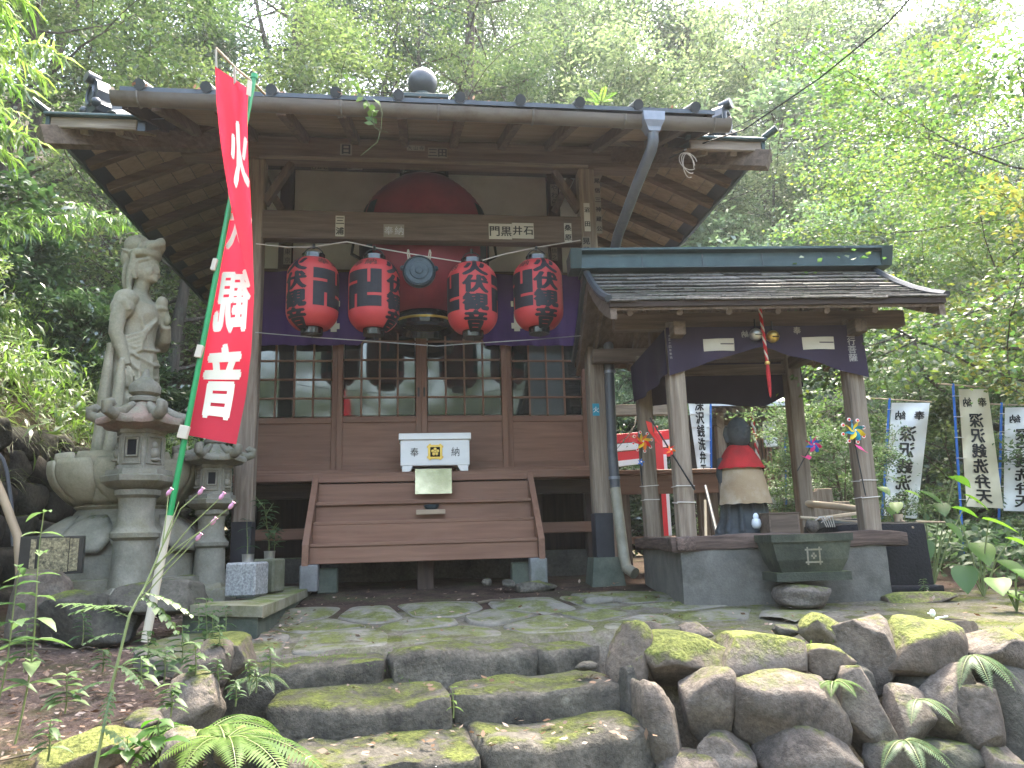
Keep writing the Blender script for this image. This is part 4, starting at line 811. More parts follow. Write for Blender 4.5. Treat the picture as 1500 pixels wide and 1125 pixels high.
K0 = Vector((KX, 6.3, 0)); zl0, zl1 = at(188, 748, 6.3).z, at(188, 690, 6.3).z; zp = at(188, 812, 6.3).z
MB().lathe([(.66, .08), (.66, .36), (.56, .37), (.555, zp), (.54, zp + .01)], 40, K0).build('plinth', 'stone_lantern', K, 40)
MB().lathe([(.55, zp), (.54, zp + .08), (.46, zp + .22), (.36, zl0 - .04), (.33, zl0)], 40, K0).build('lower_lotus', 'stone_lantern', K, 50)
Kb = Matrix.Translation((KX, 6.3, 0)); WMs = WM[K]; WM[K] = Matrix.Translation((KX, 6.3, .12))
petal_ring(K, 'petal', 'stone_lantern', 10, .365, zl0 - .19, .56, zp - .10, .66, .03, False, .3, .06)
MB().lathe([(.33, zl0), (.355, zl0 + .02), (.33, zl0 + .05), (.40, zl0 + .10), (.46, zl0 + .2), (.455, zl1 - .04), (.42, zl1)], 40, K0).build('upper_lotus', 'stone_statue', K, 50)
petal_ring(K, 'petal', 'stone_statue', 9, .34, zl0 - .06, .50, zl1 - .07, .72, .03, True, .1, .055)
petal_ring(K, 'petal', 'stone_statue', 9, .33, zl0 - .07, .47, zl1 - .02, .72, .03, True, .6, .05)
# the figure, local: faces +X, feet at z=0
zs = zl1 - .01; KT = at(190, 343, 6.3).z; ks = (KT - zs) / 2.0; KM = Matrix.Translation((KX - .01, 6.3, zs)) @ Matrix.Rotation(R(-14), 4, 'Z') @ Matrix.Scale(ks, 4)
b = MB()
def ell(prof, n=28, cx=0):                                        # (z, x-centre, rx, ry)
    V = []; Fs = []
    for z, xc, rx, ry in prof:
        for j in range(n): a = 6.28319 * j / n; V.append((xc + rx * math.cos(a), ry * math.sin(a), z))
    k = len(prof); Fs = [(i * n + j, i * n + (j + 1) % n, (i + 1) * n + (j + 1) % n, (i + 1) * n + j) for i in range(k - 1) for j in range(n)] + [tuple(range(n)), tuple(range((k - 1) * n, k * n))]
    b.add(V, Fs)
ell([(0, 0, .21, .23), (.06, 0, .195, .215), (.3, 0, .165, .185), (.6, .01, .16, .185), (.82, .0, .165, .20), (.95, .0, .15, .185), (1.06, .0, .125, .155), (1.16, .01, .125, .155), (1.28, .02, .145, .175), (1.36, .01, .135, .185), (1.42, -.01, .10, .16), (1.47, -.01, .07, .085), (1.5, .0, .055, .06), (1.58, .02, .055, .055)])
b.ball((.028, 0, 1.655), (.098, .082, .118), 20, 14); b.ball((.07, 0, 1.60), (.055, .055, .05), 14, 10)            # skull, jaw
b.ball((.122, 0, 1.638), (.02, .013, .02), 10, 8); b.tube([(.12, 0, 1.685), (.13, 0, 1.64)], [.009, .013], 8)    # nose
b.ball((.118, 0, 1.598), (.014, .022, .008), 10, 6); b.ball((.112, 0, 1.572), (.018, .02, .015), 10, 6)           # lips, chin
for s in (-1, 1):
    b.ball((.105, s * .034, 1.662), (.014, .02, .009), 10, 6); b.tube([(.118, s * .012, 1.69), (.108, s * .04, 1.697), (.085, s * .062, 1.688)], .006, 6); b.ball((.09, s * .045, 1.625), (.03, .025, .03), 10, 8)
    b.tube([(.01, s * .085, 1.70), (.0, s * .092, 1.64), (.012, s * .085, 1.565)], [.016, .02, .014], 8)          # long ear
    b.tube([(-.01, s * .095, 1.75), (-.025, s * .10, 1.62), (-.02, s * .11, 1.52), (.0, s * .14, 1.44), (.05, s * .15, 1.38)], [.018, .022, .022, .022, .018], 8)  # ribbon
    for q in range(4): b.tube([(.10 - q * .03, s * .02, 1.735), (.085 - q * .03, s * .065, 1.715), (.03 - q * .02, s * .088, 1.70)], .011, 6)   # waves of hair
b.lathe([(.09, 1.735), (.108, 1.745), (.112, 1.775), (.10, 1.79)], 24, (.018, 0, 0)); b.tube([(.07, -.075, 1.79), (.115, -.035, 1.83), (.13, 0, 1.86), (.115, .035, 1.83), (.07, .075, 1.79)], [.024, .034, .042, .034, .024], 10)
b.ball((.085, 0, 1.82), (.05, .07, .06), 14, 10); b.ball((-.05, 0, 1.85), (.095, .08, .082), 18, 12); b.ball((.02, 0, 1.83), (.07, .075, .06), 14, 10); b.ball((-.10, 0, 1.76), (.06, .07, .09), 14, 10); b.ball((-.10, 0, 1.62), (.03, .07, .14), 12, 10)
for k in range(5): b.tube([(-.05 + .085 * math.cos(a), -.074 + .012 * k * 0, 1.85 + .07 * math.sin(a)) for a in [1.25 * k + .13 * j for j in range(7)]], .009, 5)
for s in (-1, 1): b.ball((-.0, s * .175, 1.375), (.10, .085, .085), 14, 10)
b.ball((-.01, -.20, 1.30), (.10, .075, .10), 14, 10); b.ball((-.01, .20, 1.30), (.10, .075, .10), 14, 10)                       # cap sleeves
b.tube([(0, -.205, 1.36), (-.02, -.235, 1.2), (-.02, -.245, 1.08), (.03, -.235, .95), (.07, -.21, .82)], [.064, .06, .055, .046, .036], 14)       # right arm down
b.ball((.085, -.205, .76), (.03, .02, .055), 10, 8)
for k in range(4): b.tube([(.065 + k * .016, -.205, .73), (.07 + k * .017, -.20, .68), (.065 + k * .016, -.195, .645 + .006 * abs(k - 1))], [.012, .011, .009], 6)
b.tube([(.10, -.19, .78), (.12, -.18, .73)], [.013, .01], 6)
b.tube([(.0, .205, 1.36), (.03, .25, 1.2), (.07, .25, 1.08), (.14, .17, 1.12), (.195, .09, 1.21)], [.07, .066, .06, .05, .037], 14)               # left arm raised
b.ball((.205, .08, 1.265), (.03, .025, .05), 10, 8)
for k in range(4): b.tube([(.20, .055 + k * .016, 1.30), (.192, .052 + k * .016, 1.34), (.17, .05 + k * .016, 1.355)], [.012, .011, .009], 6)
b.tube([(.185, .06, 1.28), (.165, .045, 1.32)], [.013, .01], 6); b.tube([(.165, .07, 1.19), (.165, .06, 1.32)], .012, 6); b.ball((.165, .055, 1.40), (.05, .05, .06), 12, 10); b.ball((.165, .055, 1.35), (.055, .055, .03), 12, 8)
for s in (-1, 1): b.ball((.085, s * .075, 1.27), (.06, .07, .06), 12, 10)
for k in range(5): b.tube([(-.05, .13 - k * .02, 1.44), (.10, .10 - k * .03, 1.36 - k * .02), (.17 - .012 * k, -.02 - k * .02, 1.22 - k * .03), (.13, -.13, 1.10 - k * .035), (.02, -.20, 1.05 - k * .04)], .017, 6)
b.tube([(.02 + .085 * math.cos(a), .10 * math.sin(a), 1.435 - .05 * math.cos(a)) for a in [-2.2 + .44 * i for i in range(11)]], .012, 6)
for s in (-1, 1): b.tube([(-.06, s * .20, 1.40), (.03, s * .245, 1.33), (.075, s * .23, 1.26)], [.03, .035, .02], 8)
for k in range(9):                                                # folds of the skirt and scarves
    a = -2.6 + k * .62; x0_, y0_ = math.cos(a), math.sin(a)
    b.tube([(x0_ * .155, y0_ * .185, .92), (x0_ * .17 + .01, y0_ * .198, .6), (x0_ * .18, y0_ * .2, .3), (x0_ * .215, y0_ * .235, .02)], [.012, .02, .022, .026], 6)
for k in range(5): b.tube([(.02, -.205, .98 - k * .085), (.12, -.15, .90 - k * .1), (.175, -.02, .85 - k * .11), (.14, .12, .88 - k * .1)], .014, 6)
for k in range(3): b.tube([(-.08, -.16 + k * .012, 1.40), (.05, -.165 + k * .02, 1.38 - k * .01), (.11, -.12 + k * .03, 1.22), (.12, -.05 + k * .03, 1.05), (.15, 0, .9)], .016, 6)
b.tube([(.06, -.26, .86), (.05, -.25, .7), (.03, -.24, .45), (.02, -.25, .2), (.0, -.25, .03)], [.02, .04, .05, .055, .06], 8); b.tube([(-.06, -.235, 1.0), (-.09, -.22, .6), (-.11, -.2, .3), (-.13, -.2, .02)], [.03, .05, .055, .06], 8)
b.tube([(.16 * math.cos(a), .195 * math.sin(a), 1.03 - .05 * math.cos(a) + .03 * math.sin(a)) for a in [6.283 * i / 20 for i in range(21)]], .016, 6)
b.v = [KM @ (Vector((v.x * 1.15, v.y * 1.15, 1.5 + (v.z - 1.5) * 1.15)) if v.z > 1.5 else v) for v in b.v]; remeshed(b, 'figure', 'stone_statue', K, .0082)

def stone_lantern(loc, s, rz, label, red=False):
    L = empty('stone_lantern', loc, label, 'stone lantern', None, rz); X = WM[L] @ Matrix.Scale(s, 4); sm = 'stone_lantern'
    def P(b, name, m=sm, par=None, smo=None): b.v = [X @ v for v in b.v]; return b.build(name, m, par or L, smo)
    P(MB().lathe([(.24, -.06), (.24, .04), (.19, .06), (.165, .10)], 6), 'base', smo=30)
    P(MB().lathe([(.15, .09), (.135, .2), (.128, .40), (.155, .42), (.158, .45), (.135, .47), (.118, .5), (.112, .62), (.12, .68), (.145, .70), (.145, .735), (.12, .74)], 24), 'shaft', smo=35)
    P(MB().lathe([(.12, .73), (.19, .755), (.235, .79), (.24, .825), (.21, .835), (.205, .87), (.15, .872)], 6, rot=.2), 'platform', smo=25)
    fb_ = P(MB().lathe([(.172, .865), (.172, .895), (.158, .897), (.155, 1.11), (.168, 1.115), (.168, 1.14)], 6, rot=R(-12)), 'firebox', smo=25)
    for k in range(6):
        a = R(-12) + R(60) * k + R(30); n_ = Vector((math.cos(a), math.sin(a), 0)); u = Vector((-n_.y, n_.x, 0)); rr = .157 * math.cos(R(30)); cz = Vector((0, 0, 1.0)); m_ = Matrix((u, n_, Vector((0, 0, 1)))).transposed()
        b = MB()
        for q, d in (((-.055, 0), (.014, .012, .19)), ((.055, 0), (.014, .012, .19)), ((0, .09), (.12, .012, .014)), ((0, -.09), (.12, .012, .014))): b.box(n_ * (rr + .004) + u * q[0] + cz + Vector((0, 0, q[1])), d, .003, m_)
        P(b, 'panel_frame', par=fb_)
        if k % 2 == 0:
            b = MB()
            for q, d in (((-.036, 0), (.012, .014, .125)), ((.036, 0), (.012, .014, .125)), ((0, .058), (.08, .014, .012)), ((0, -.058), (.08, .014, .012))): b.box(n_ * (rr + .006) + u * q[0] + cz + Vector((0, 0, q[1] + .015)), d, .003, m_)
            P(b, 'window_frame', par=fb_); P(MB().box(n_ * (rr + .002) + cz + Vector((0, 0, .015)), (.062, .006, .106), .001, m_), 'window', 'black_void', fb_)
        else: P(MB().ball(n_ * (rr) + cz + Vector((0, 0, .03)), (.022, .022, .03), 8, 6).ball(n_ * (rr) + cz + Vector((0, 0, -.02)), (.035, .03, .04), 8, 6).ball(n_ * (rr) + cz + Vector((0, 0, -.065)), (.045, .025, .015), 8, 6), 'relief_figure', par=fb_, smo=60)
    V = []; Fs = []; n = 36; pr_ = [(.15, 1.135, 0), (.30, 1.165, .0), (.305, 1.185, .012), (.295, 1.205, .02), (.22, 1.235, 0), (.14, 1.29, 0), (.085, 1.335, 0), (.06, 1.345, 0)]
    for r, z, li in pr_:
        for j in range(n): a = 6.28319 * j / n; q = math.cos(3 * a) ** 2; hx = math.cos(R(30)) / math.cos(((a + R(30)) % R(60)) - R(30)); V.append((r * hx * math.cos(a), r * hx * math.sin(a), z + (li * 1.6 + .02 * (r > .25)) * (q ** 3)))
    k = len(pr_); rf_ = P(MB().add(V, [(i * n + j, i * n + (j + 1) % n, (i + 1) * n + (j + 1) % n, (i + 1) * n + j) for i in range(k - 1) for j in range(n)] + [tuple(range(n)), tuple(range((k - 1) * n, k * n))]), 'roof', 'stone_red' if red else sm, smo=45)
    for j in range(6):
        a = R(60) * j + R(0); d = Vector((math.cos(a), math.sin(a), 0)); z = Vector((0, 0, 1)); b = MB()
        b.tube([d * .10 + z * 1.315, d * .2 + z * 1.25, d * .28 + z * 1.225, d * .33 + z * 1.245, d * .335 + z * 1.285, d * .30 + z * 1.30, d * .28 + z * 1.28], [.025, .034, .04, .04, .036, .03, .024], 10); P(b, 'roof_scroll', par=rf_, smo=60)
    P(MB().lathe([(.06, 1.33), (.095, 1.345), (.098, 1.37), (.07, 1.385), (.10, 1.405), (.105, 1.45), (.085, 1.48), (.05, 1.505), (.025, 1.53), (.018, 1.58), (.0, 1.585)], 24), 'jewel', smo=40)
stone_lantern((-1.955, 5.7, .21), 1.03, R(8), 'tall stone lantern with reddish roof standing in front of the lotus pedestal', True)
stone_lantern((at(308, 800, 6.2).x, 6.2, .22), .845, R(20), 'smaller grey stone lantern between the red banner and the left porch post')

# slab platform, vases, plaque, poles on the left
SL = empty('concrete_slab_ledge', (-1.3, 6.0, .1), 'low mossy concrete ledge beside the stair carrying the granite vases', 'ledge')
def slab(name, q, z0, z1, m='slab_concrete'): MB().prism([Vector((x, y, z0)) for x, y in q], (0, 0, 0), (0, 0, z1 - z0)).build(name, m, SL)
e0, e1, e2 = atz(258, 886, .23), atz(384, 888, .23), atz(470, 856, .24)
slab('slab', [(e0.x, e0.y), (e1.x, e1.y), (e1.x + .02, e1.y + .62), (e0.x, e1.y + .55)], .17, .23); slab('slab', [(e1.x + .0, e1.y + .04), (e2.x - .07, e2.y), (e2.x - .35, e2.y + .3), (e1.x - .2, e1.y + .63)], .16, .222)
slab('ledge_base', [(e0.x + .03, e0.y + .04), (e1.x - .03, e1.y + .04), (e2.x - .09, e2.y + .02), (e2.x - .4, e2.y + .4), (e0.x, e1.y + .6)], -.12, .17, 'block_mossy')
def vase(px, py, Y, w, h, label, rz, m):
    c = at(px, py, Y); V0 = empty('granite_vase', (c.x, c.y, .23), label, 'flower vase', 'granite flower vases on the ledge', rz); X = WM[V0]
    b = MB().box((0, 0, h / 2), (w, w, h), .012); b.v = [X @ v for v in b.v]; b.build('block', m, V0)
    b = MB().lathe([(.035, h - .02), (.04, h + .05), (.042, h + .055), (.036, h + .05), (.03, h)], 16); b.v = [X @ v for v in b.v]; b.build('metal_cup', 'silver', V0, 40); return c
v1 = vase(362, 845, 5.62, .215, .225, 'speckled grey granite vase block nearest the front of the ledge', R(-14), 'granite')
v2 = vase(394, 838, 5.95, .17, .24, 'narrow mossy granite vase with an arched niche behind the speckled one', R(-20), 'granite_mossy')
b = MB(); c = at(405, 850, 5.83)
c = at(33, 880, 5.25); PQ = empty('gilt_plaque', (c.x, 5.3, .25), 'small black polished plaque with glittering gilt panels at the left edge', 'plaque', None, R(12)); X = WM[PQ]
z0, z1 = at(55, 842, 5.3).z, at(55, 786, 5.3).z
for nme, m_, bx in (('panel', 'plaque_black', (0.12, 0, (z0 + z1) / 2 - .25, .36, .05, z1 - z0)), ('gilt_field', 'plaque_gilt', (.135, -.027, (z0 + z1) / 2 - .25, .16, .006, (z1 - z0) * .9)), ('gilt_field', 'plaque_gilt', (.245, -.027, (z0 + z1) / 2 - .25, .05, .006, (z1 - z0) * .86)), ('gilt_field', 'plaque_gilt', (.015, -.027, (z0 + z1) / 2 - .25, .03, .006, (z1 - z0) * .86))):
    b = MB().box(bx[:3], bx[3:], .002); b.v = [X @ v for v in b.v]; b.build(nme, m_, PQ)
b = MB().tube([at(-30, 650, 5.6), at(5, 730, 5.5), at(26, 786, 5.42), at(30, 850, 5.4)], .028, 10); b.build('bamboo_stake', 'dead_bamboo', None, 40, label='pale thick stake leaning behind the black plaque', cat='stake')
b = MB().tube([at(-6, 660, 5.9), at(4, 672, 5.9), at(10, 690, 5.9), at(17, 740, 5.9), at(19, 800, 5.9)], .013, 8); b.build('grey_hose', 'pipe_grey', None, 40, label='thin bent grey pipe above the leaning stake', cat='pipe')
# ------------------------------------------------------------------ small roofed shrine on the right
PV = empty('shrine_pavilion', (2.57, 5.83, .08), 'small open timber pavilion with shingled gable roof sheltering the bibbed statue', 'pavilion', None, R(-4)); PX4 = WM[PV]
def pp(b, name, m, par=None, sm=None, **k): b.v = [PX4 @ v for v in b.v]; return b.build(name, m, par or PV, sm, **k)
def W(x, y, z): return PX4 @ Vector((x, y, z - .08))
def pbox(name, m, c, d, par=None, ch=.005): return pp(MB().box((c[0], c[1], c[2] - .08), d, ch), name, m, par)
o = link('plinth', block_mesh('plinth', 3, (1.47, 1.22, .50), 'concrete', .006, .012, (24, 20, 8)), PV, PX4 @ Matrix.Translation((0, 0, .12)))
def log(a, b_, w, h, seed):
    a, b_ = Vector(a), Vector(b_); L = (b_ - a).length; me = block_mesh('sill_log', seed, (L, w, h), 'log_wood', .012, .02, (max(6, int(L / .05)), 4, 4)); d = b_ - a
    link('sill_log', me, PV, PX4 @ Matrix.Translation((a + b_) / 2 - Vector((0, 0, .08))) @ Matrix.Rotation(math.atan2(d.y, d.x), 4, 'Z'))
log((-.80, -.545, .49), (.90, -.545, .49), .15, .105, 4); log((-.70, -.64, .488), (-.70, .75, .488), .14, .10, 5); log((.70, -.48, .488), (.70, .66, .488), .13, .10, 6); log((-.6, .55, .488), (.6, .55, .488), .13, .10, 7)
for x, y in ((-.665, -.53), (.665, -.53), (-.665, .53), (.665, .53)):
    p_ = pbox('post', 'grey_wood_z', (x, y, 1.31), (.122, .122, 1.58), ch=.01)
    if not (x > 0 and y > 0):
        for z in (.78, .9) if y < 0 else (.85, .97): pp(MB().tube([Vector((x + .066 * sx_, y + .066 * sy_, z - .08 + random.uniform(-.006, .006))) for sx_, sy_ in ((-1, -1), (1, -1), (1, 1), (-1, 1), (-1, -1))], .0035, 5), 'tie_wire', 'white_wire', p_)
for y in (-.53, .53): pbox('purlin', 'old_wood_x', (0, y, 2.11), (2.2, .10, .12)); pbox('tie_beam', 'old_wood_x', (0, y, 1.97), (1.3, .05, .09))
for x in (-.665, .665): pbox('cross_beam', 'old_wood_y', (x, 0, 2.01), (.09, 1.5, .10)); pbox('king_post', 'old_wood_z', (x, 0, 2.36), (.09, .09, .6))
pbox('ridge_beam', 'old_wood_x', (0, 0, 2.60), (2.3, .09, .12))
RY, RZ0, RZ1 = .93, 2.15, 2.70
def rz_(t): return RZ1 + (RZ0 - RZ1) * (1.35 * t - .35 * t * t)      # concave slope, t from ridge to eave
rnd_seed(21); NC = 11
for s in (-1, 1):
    deck = pp(MB().grid(lambda u, v: Vector((-1.17 + 2.34 * u, s * RY * v, rz_(v) - .045 - .08)), 8, 12), 'roof_deck', 'old_wood_y'); q = deck.modifiers.new('t', 'SOLIDIFY'); q.thickness = .018
    for k in range(7):
        x = -1.05 + k * .35; pp(MB().tube([Vector((x, s * RY * v, rz_(v) - .085 - .08)) for v in (.02, .3, .6, .85, .97)], .024, 6), 'rafter', 'old_wood_y')
    for r in range(NC):
        t0, t1 = r / NC - .01, (r + 1) / NC + .035; x = -1.2
        while x < 1.2 - .02:
            L = min(random.uniform(.16, .34), 1.2 - x); L = 1.2 - x if 1.2 - x - L < .08 else L
            dz, dr = random.uniform(-.004, .005), random.uniform(-.006, .012); a = Vector((x + L / 2, s * RY * t0, rz_(t0) - .015 - .08)); b_ = Vector((x + L / 2 + random.uniform(-.003, .003), s * RY * (t1 + dr), rz_(t1 + dr) + .018 + dz - .08))
            pp(MB().bar(a, b_, L - .004, .013, ch=.003), 'shingle', 'shingle_wood', deck); x += L
    for x in (-1.17, 1.17):                                          # curved barge boards with a dark copper edge
        P = [Vector((x - .022, s * RY * v, rz_(v) - .02 - .08)) for v in (0, .25, .5, .75, 1.0)]; Q = [Vector((x - .022, s * RY * v, rz_(v) - .155 - .08 + .03 * v)) for v in (1.0, .75, .5, .25, 0)]
        pp(MB().prism(P + Q, (0, 0, 0), (.044, 0, 0)), 'barge_board', 'old_wood_y', None, None)
        pp(MB().tube([Vector((x + .035 * math.copysign(1, x), s * (RY + .02) * v, rz_(v) + .02 - .08)) for v in (0, .2, .4, .6, .8, 1.0)], .028, 6), 'verge_edge', 'roof_dark')
    pp(MB().bar((-1.2, s * (RY + .0), RZ0 - .02 - .08), (1.2, s * (RY + .0), RZ0 - .02 - .08), .03, .045), 'eave_edge', 'dark_wood_x')
rc = pp(MB().prism([Vector((-1.25, y, z - .08)) for y, z in ((-.14, 2.685), (-.10, 2.705), (-.10, 2.82), (-.15, 2.835), (-.15, 2.855), (.15, 2.855), (.15, 2.835), (.10, 2.82), (.10, 2.705), (.14, 2.685))], (0, 0, 0), (2.5, 0, 0)), 'ridge_cap', 'copper_green')
for k in range(1, 5): pp(MB().box((-1.25 + k * .5, -.102, 2.76 - .08), (.006, .006, .112), .001), 'cap_seam', 'roof_dark', rc)
for s in (-1, 1): pp(MB().prism([Vector((s * 1.25, y, z - .08)) for y, z in ((-.15, 2.855), (.15, 2.855), (.10, 2.70), (-.10, 2.70))], (0, 0, 0), (s * .09, 0, .0)), 'cap_end', 'copper_green', rc)
# curtains of the pavilion
PC = empty('pavilion_curtain', W(0, -.6, 1.7), 'faded dark purple curtain tied up along the front and left of the pavilion', 'curtain')
def fbot(u): 
    d = abs(u - .46) / .54; return 1.875 - .235 * min(1, d) ** 1.2
def pc(u, v): z = 2.045 + (fbot(u) - 2.045) * v; d = abs(u - .46); return W(-.735 + 1.47 * u, -.625 - .02 * math.sin(u * 25 + v * 2) * v - .035 * math.exp(-(d / .12) ** 2) * v, z)
MB().grid(pc, 80, 14).build('front_cloth', 'curtain_faded', PC, 70)
MB().grid(lambda u, v: W(-.745 - .015 * math.sin(u * 17) * v, -.62 + 1.25 * u, 2.03 + (1.70 - .02 * math.sin(u * 3.1) - 2.03) * v), 40, 10).build('side_cloth', 'curtain_faded', PC, 70)
MB().grid(lambda u, v: W(-.66 + 1.45 * u, .60 + .02 * math.sin(u * 23) * v, 2.05 + ((1.67 + .02 * math.sin(u * 6) + (.16 * max(0, u - .75) / .25)) - 2.05) * v), 50, 10).build('rear_cloth', 'curtain_faded', PC, 70)
def cf(u, v): return W(u, -.645 - .012, v)
def pcz(x, z): u = (x + .735) / 1.47; zb_ = fbot(u); v = (2.045 - z) / (2.045 - zb_); q = pc(u, max(0, min(1, v))); return q + (W(0, -.006, 0) - W(0, 0, 0))
def pcp(px, py): q = at(px, py, 5.24); l = PX4.inverted() @ q; return l.x, l.z + .08
for px, py, ch, s_, vert in ((1089, 491, '納', .055, True), (1163, 487, '奉', .06, True), (1238, 492, '上行菩薩', .062, True)):
    x, z = pcp(px, py); lettering('lettering', ch, lambda u, v: pcz(u, v), 'print_dim', PC, s_, s_, x, z, weight=.02, cut=.03, pitch=1.0, flip=(ch == '納'))
x, z = pcp(975, 488)
lettering('lettering', '大正十四年奉納', lambda u, v: pcz(u, v), 'print_dim', PC, .02, .022, -.715, 1.98, weight=0, pitch=1.25)
for px in (1052, 1193):
    x0, z0 = pcp(px - 21, 515); x1, z1 = pcp(px + 21, 497); V = [(x0, z0), (x1, z0), (x1, z1), (x0, z1)]
    lettering('emblem', (V, [(0, 1, 2, 3)]), lambda u, v: pcz(u, v), 'cloth_cream', PC, 1, 1, cut=.03); lettering('emblem_line', ([(x0 + .12, (z0 + z1) / 2), (x1 - .005, (z0 + z1) / 2), (x1 - .005, (z0 + z1) / 2 + .008), (x0 + .12, (z0 + z1) / 2 + .008)], [(0, 1, 2, 3)]), lambda u, v: pcz(u, v) + Vector((0, -.004, 0)), 'curtain_faded', PC, 1, 1)
# bells and rope
for px, py, m_, nm, lb in ((1107, 490, 'silver', 'suzu_bell', 'silver round bell hanging left of the braided rope'), (1132, 493, 'brass', 'suzu_bell', 'golden round bell hanging right of the braided rope')):
    c = at(px, py, 5.15); B_ = empty(nm, c, lb, 'bell'); MB().ball(c, .046, 20, 14).lathe([(.047, -.004), (.05, 0), (.047, .004)], 20, c).build('bell_body', m_, B_, 40); MB().box(c + Vector((0, -.045, -.012)), (.05, .006, .007), .001).build('bell_slot', 'black_void', B_); MB().tube([c + Vector((0, 0, .04)), c + Vector((.01, .02, .12))], .006, 6).build('loop', 'black_iron', B_)
RP = empty('bell_rope', at(1124, 585, 5.14), 'braided red and white bell rope with a red tassel before the pavilion', 'rope')
top, bot = at(1113, 452, 5.14), at(1124, 532, 5.14)
for q, m_ in ((0, 'bib_red'), (2.1, 'cloth_cream'), (4.2, 'bib_red')):
    MB().tube([top.lerp(bot, i / 40) + Vector((.007 * math.cos(q + i * .62), .007 * math.sin(q + i * .62), 0)) for i in range(41)], .0065, 6).build('strand', m_, RP, 60)
MB().lathe([(.006, 0), (.012, -.02), (.015, -.06), (.014, -.16), (.008, -.235), (.003, -.25)], 12, bot).build('tassel', 'bib_red', RP, 60); MB().lathe([(.016, -.01), (.02, 0), (.016, .012)], 10, bot).build('knot', 'brass', RP, 50)
# seated stone figure with bib and apron
jc = at(1093, 786, 5.80); JZ = empty('jizo_statue', (jc.x, 5.80, .50), 'dark stone monk statue wearing a red bib under the pavilion roof', 'statue', None, R(-2))
jt = at(1088, 612, 5.8).z; js = (jt - .50) / .94; JM = Matrix.Translation((jc.x, 5.8, .50)) @ Matrix.Rotation(R(-84), 4, 'Z') @ Matrix.Scale(js, 4)
b = MB(); HS = 1.1
ell([(0, 0, .2, .235), (.05, 0, .205, .235), (.08, 0, .16, .185), (.3, -.01, .12, .16), (.5, -.01, .115, .155), (.6, -.01, .10, .145), (.66, -.01, .075, .11), (.69, 0, .045, .05), (.74, .0, .045, .048)])
b.ball((.015, 0, .805), (.09, .083, .115), 20, 14); b.ball((.04, 0, .76), (.055, .06, .05), 12, 10); b.ball((.103, 0, .795), (.016, .012, .018), 8, 6); b.tube([(.10, 0, .84), (.11, 0, .80)], [.008, .011], 6); b.ball((.095, 0, .762), (.012, .02, .006), 8, 6)
for s in (-1, 1):
    b.tube([(.103, s * .012, .842), (.095, s * .04, .846), (.075, s * .058, .838)], .006, 6); b.ball((.092, s * .035, .818), (.012, .018, .007), 8, 6); b.tube([(.0, s * .083, .85), (-.01, s * .09, .80), (.005, s * .083, .74)], [.014, .018, .013], 8)
    b.tube([(-.03, s * .12, .62), (-.02, s * .145, .5), (.03, s * .14, .38), (.10, s * .05, .37)], [.05, .05, .045, .035], 10)
for k in range(9):
    a = -2.2 + k * .55; b.tube([(.125 * math.cos(a), .165 * math.sin(a), .32), (.15 * math.cos(a), .18 * math.sin(a), .15), (.19 * math.cos(a), .22 * math.sin(a), .06)], [.014, .02, .026], 6)
for k in range(12): a = 6.283 * k / 12; b.ball((.2 * math.cos(a), .23 * math.sin(a), .015), (.05, .05, .035), 10, 6)
b.v = [JM @ (Vector((v.x * HS, v.y * HS, .70 + (v.z - .70) * HS)) if v.z > .70 else v) for v in b.v]; remeshed(b, 'figure', 'stone_jizo', JZ, .008)
def ring_cloth(name, m, rx0, ry0, z0, rx1, ry1, z1, a0, a1, wav, n=9, xo=0):
    def f(u, v):
        a = a0 + (a1 - a0) * u; k = v ** .75; w = 1 + wav * math.sin(a * n + v) * v; zz = z1 - .003 * math.sin(a * 13) * v
        return JM @ Vector(((rx0 + (rx1 - rx0) * k) * w * math.cos(a) + xo, (ry0 + (ry1 - ry0) * k) * w * math.sin(a), z0 + (zz - z0) * v))
    MB().grid(f, 60, 14).build(name, m, JZ, 70)
ring_cloth('apron', 'apron_ochre', .10, .13, .64, .205, .215, .27, -1.45, 1.45, .008, 7); ring_cloth('bib', 'bib_red', .062, .07, .725, .168, .19, .54, -1.9, 1.9, .015, 9)
# stone trough on its rock, box, small things on the plinth
TC = at(1184, 820, 4.98); tz0, tz1 = at(1184, 850, 4.98).z, at(1184, 782, 4.98).z; TR = empty('stone_trough', (TC.x, 5.03, tz0), 'dark mossy stone incense trough with a square emblem before the pavilion', 'trough', None, R(-4)); X = WM[TR]; hh = tz1 - tz0
def tp(b, name, m, par=None, sm=None): b.v = [X @ v for v in b.v]; return b.build(name, m, par or TR, sm)
def tapered(z0, z1, w0, w1, d0, d1): return [(sx_ * w / 2, sy_ * d / 2, z) for z, w, d in ((z0, w0, d0), (z1, w1, d1)) for sx_, sy_ in ((-1, -1), (1, -1), (1, 1), (-1, 1))]
HX = [(0, 1, 2, 3), (4, 5, 6, 7), (0, 1, 5, 4), (1, 2, 6, 5), (2, 3, 7, 6), (3, 0, 4, 7)]
tp(MB().add(tapered(.055, hh * .45, .40, .475, .2, .26), HX[:1] + HX[2:]).add(tapered(hh * .45, hh - .05, .475, .525, .26, .29), HX[2:]), 'trough_body', 'trough_stone')
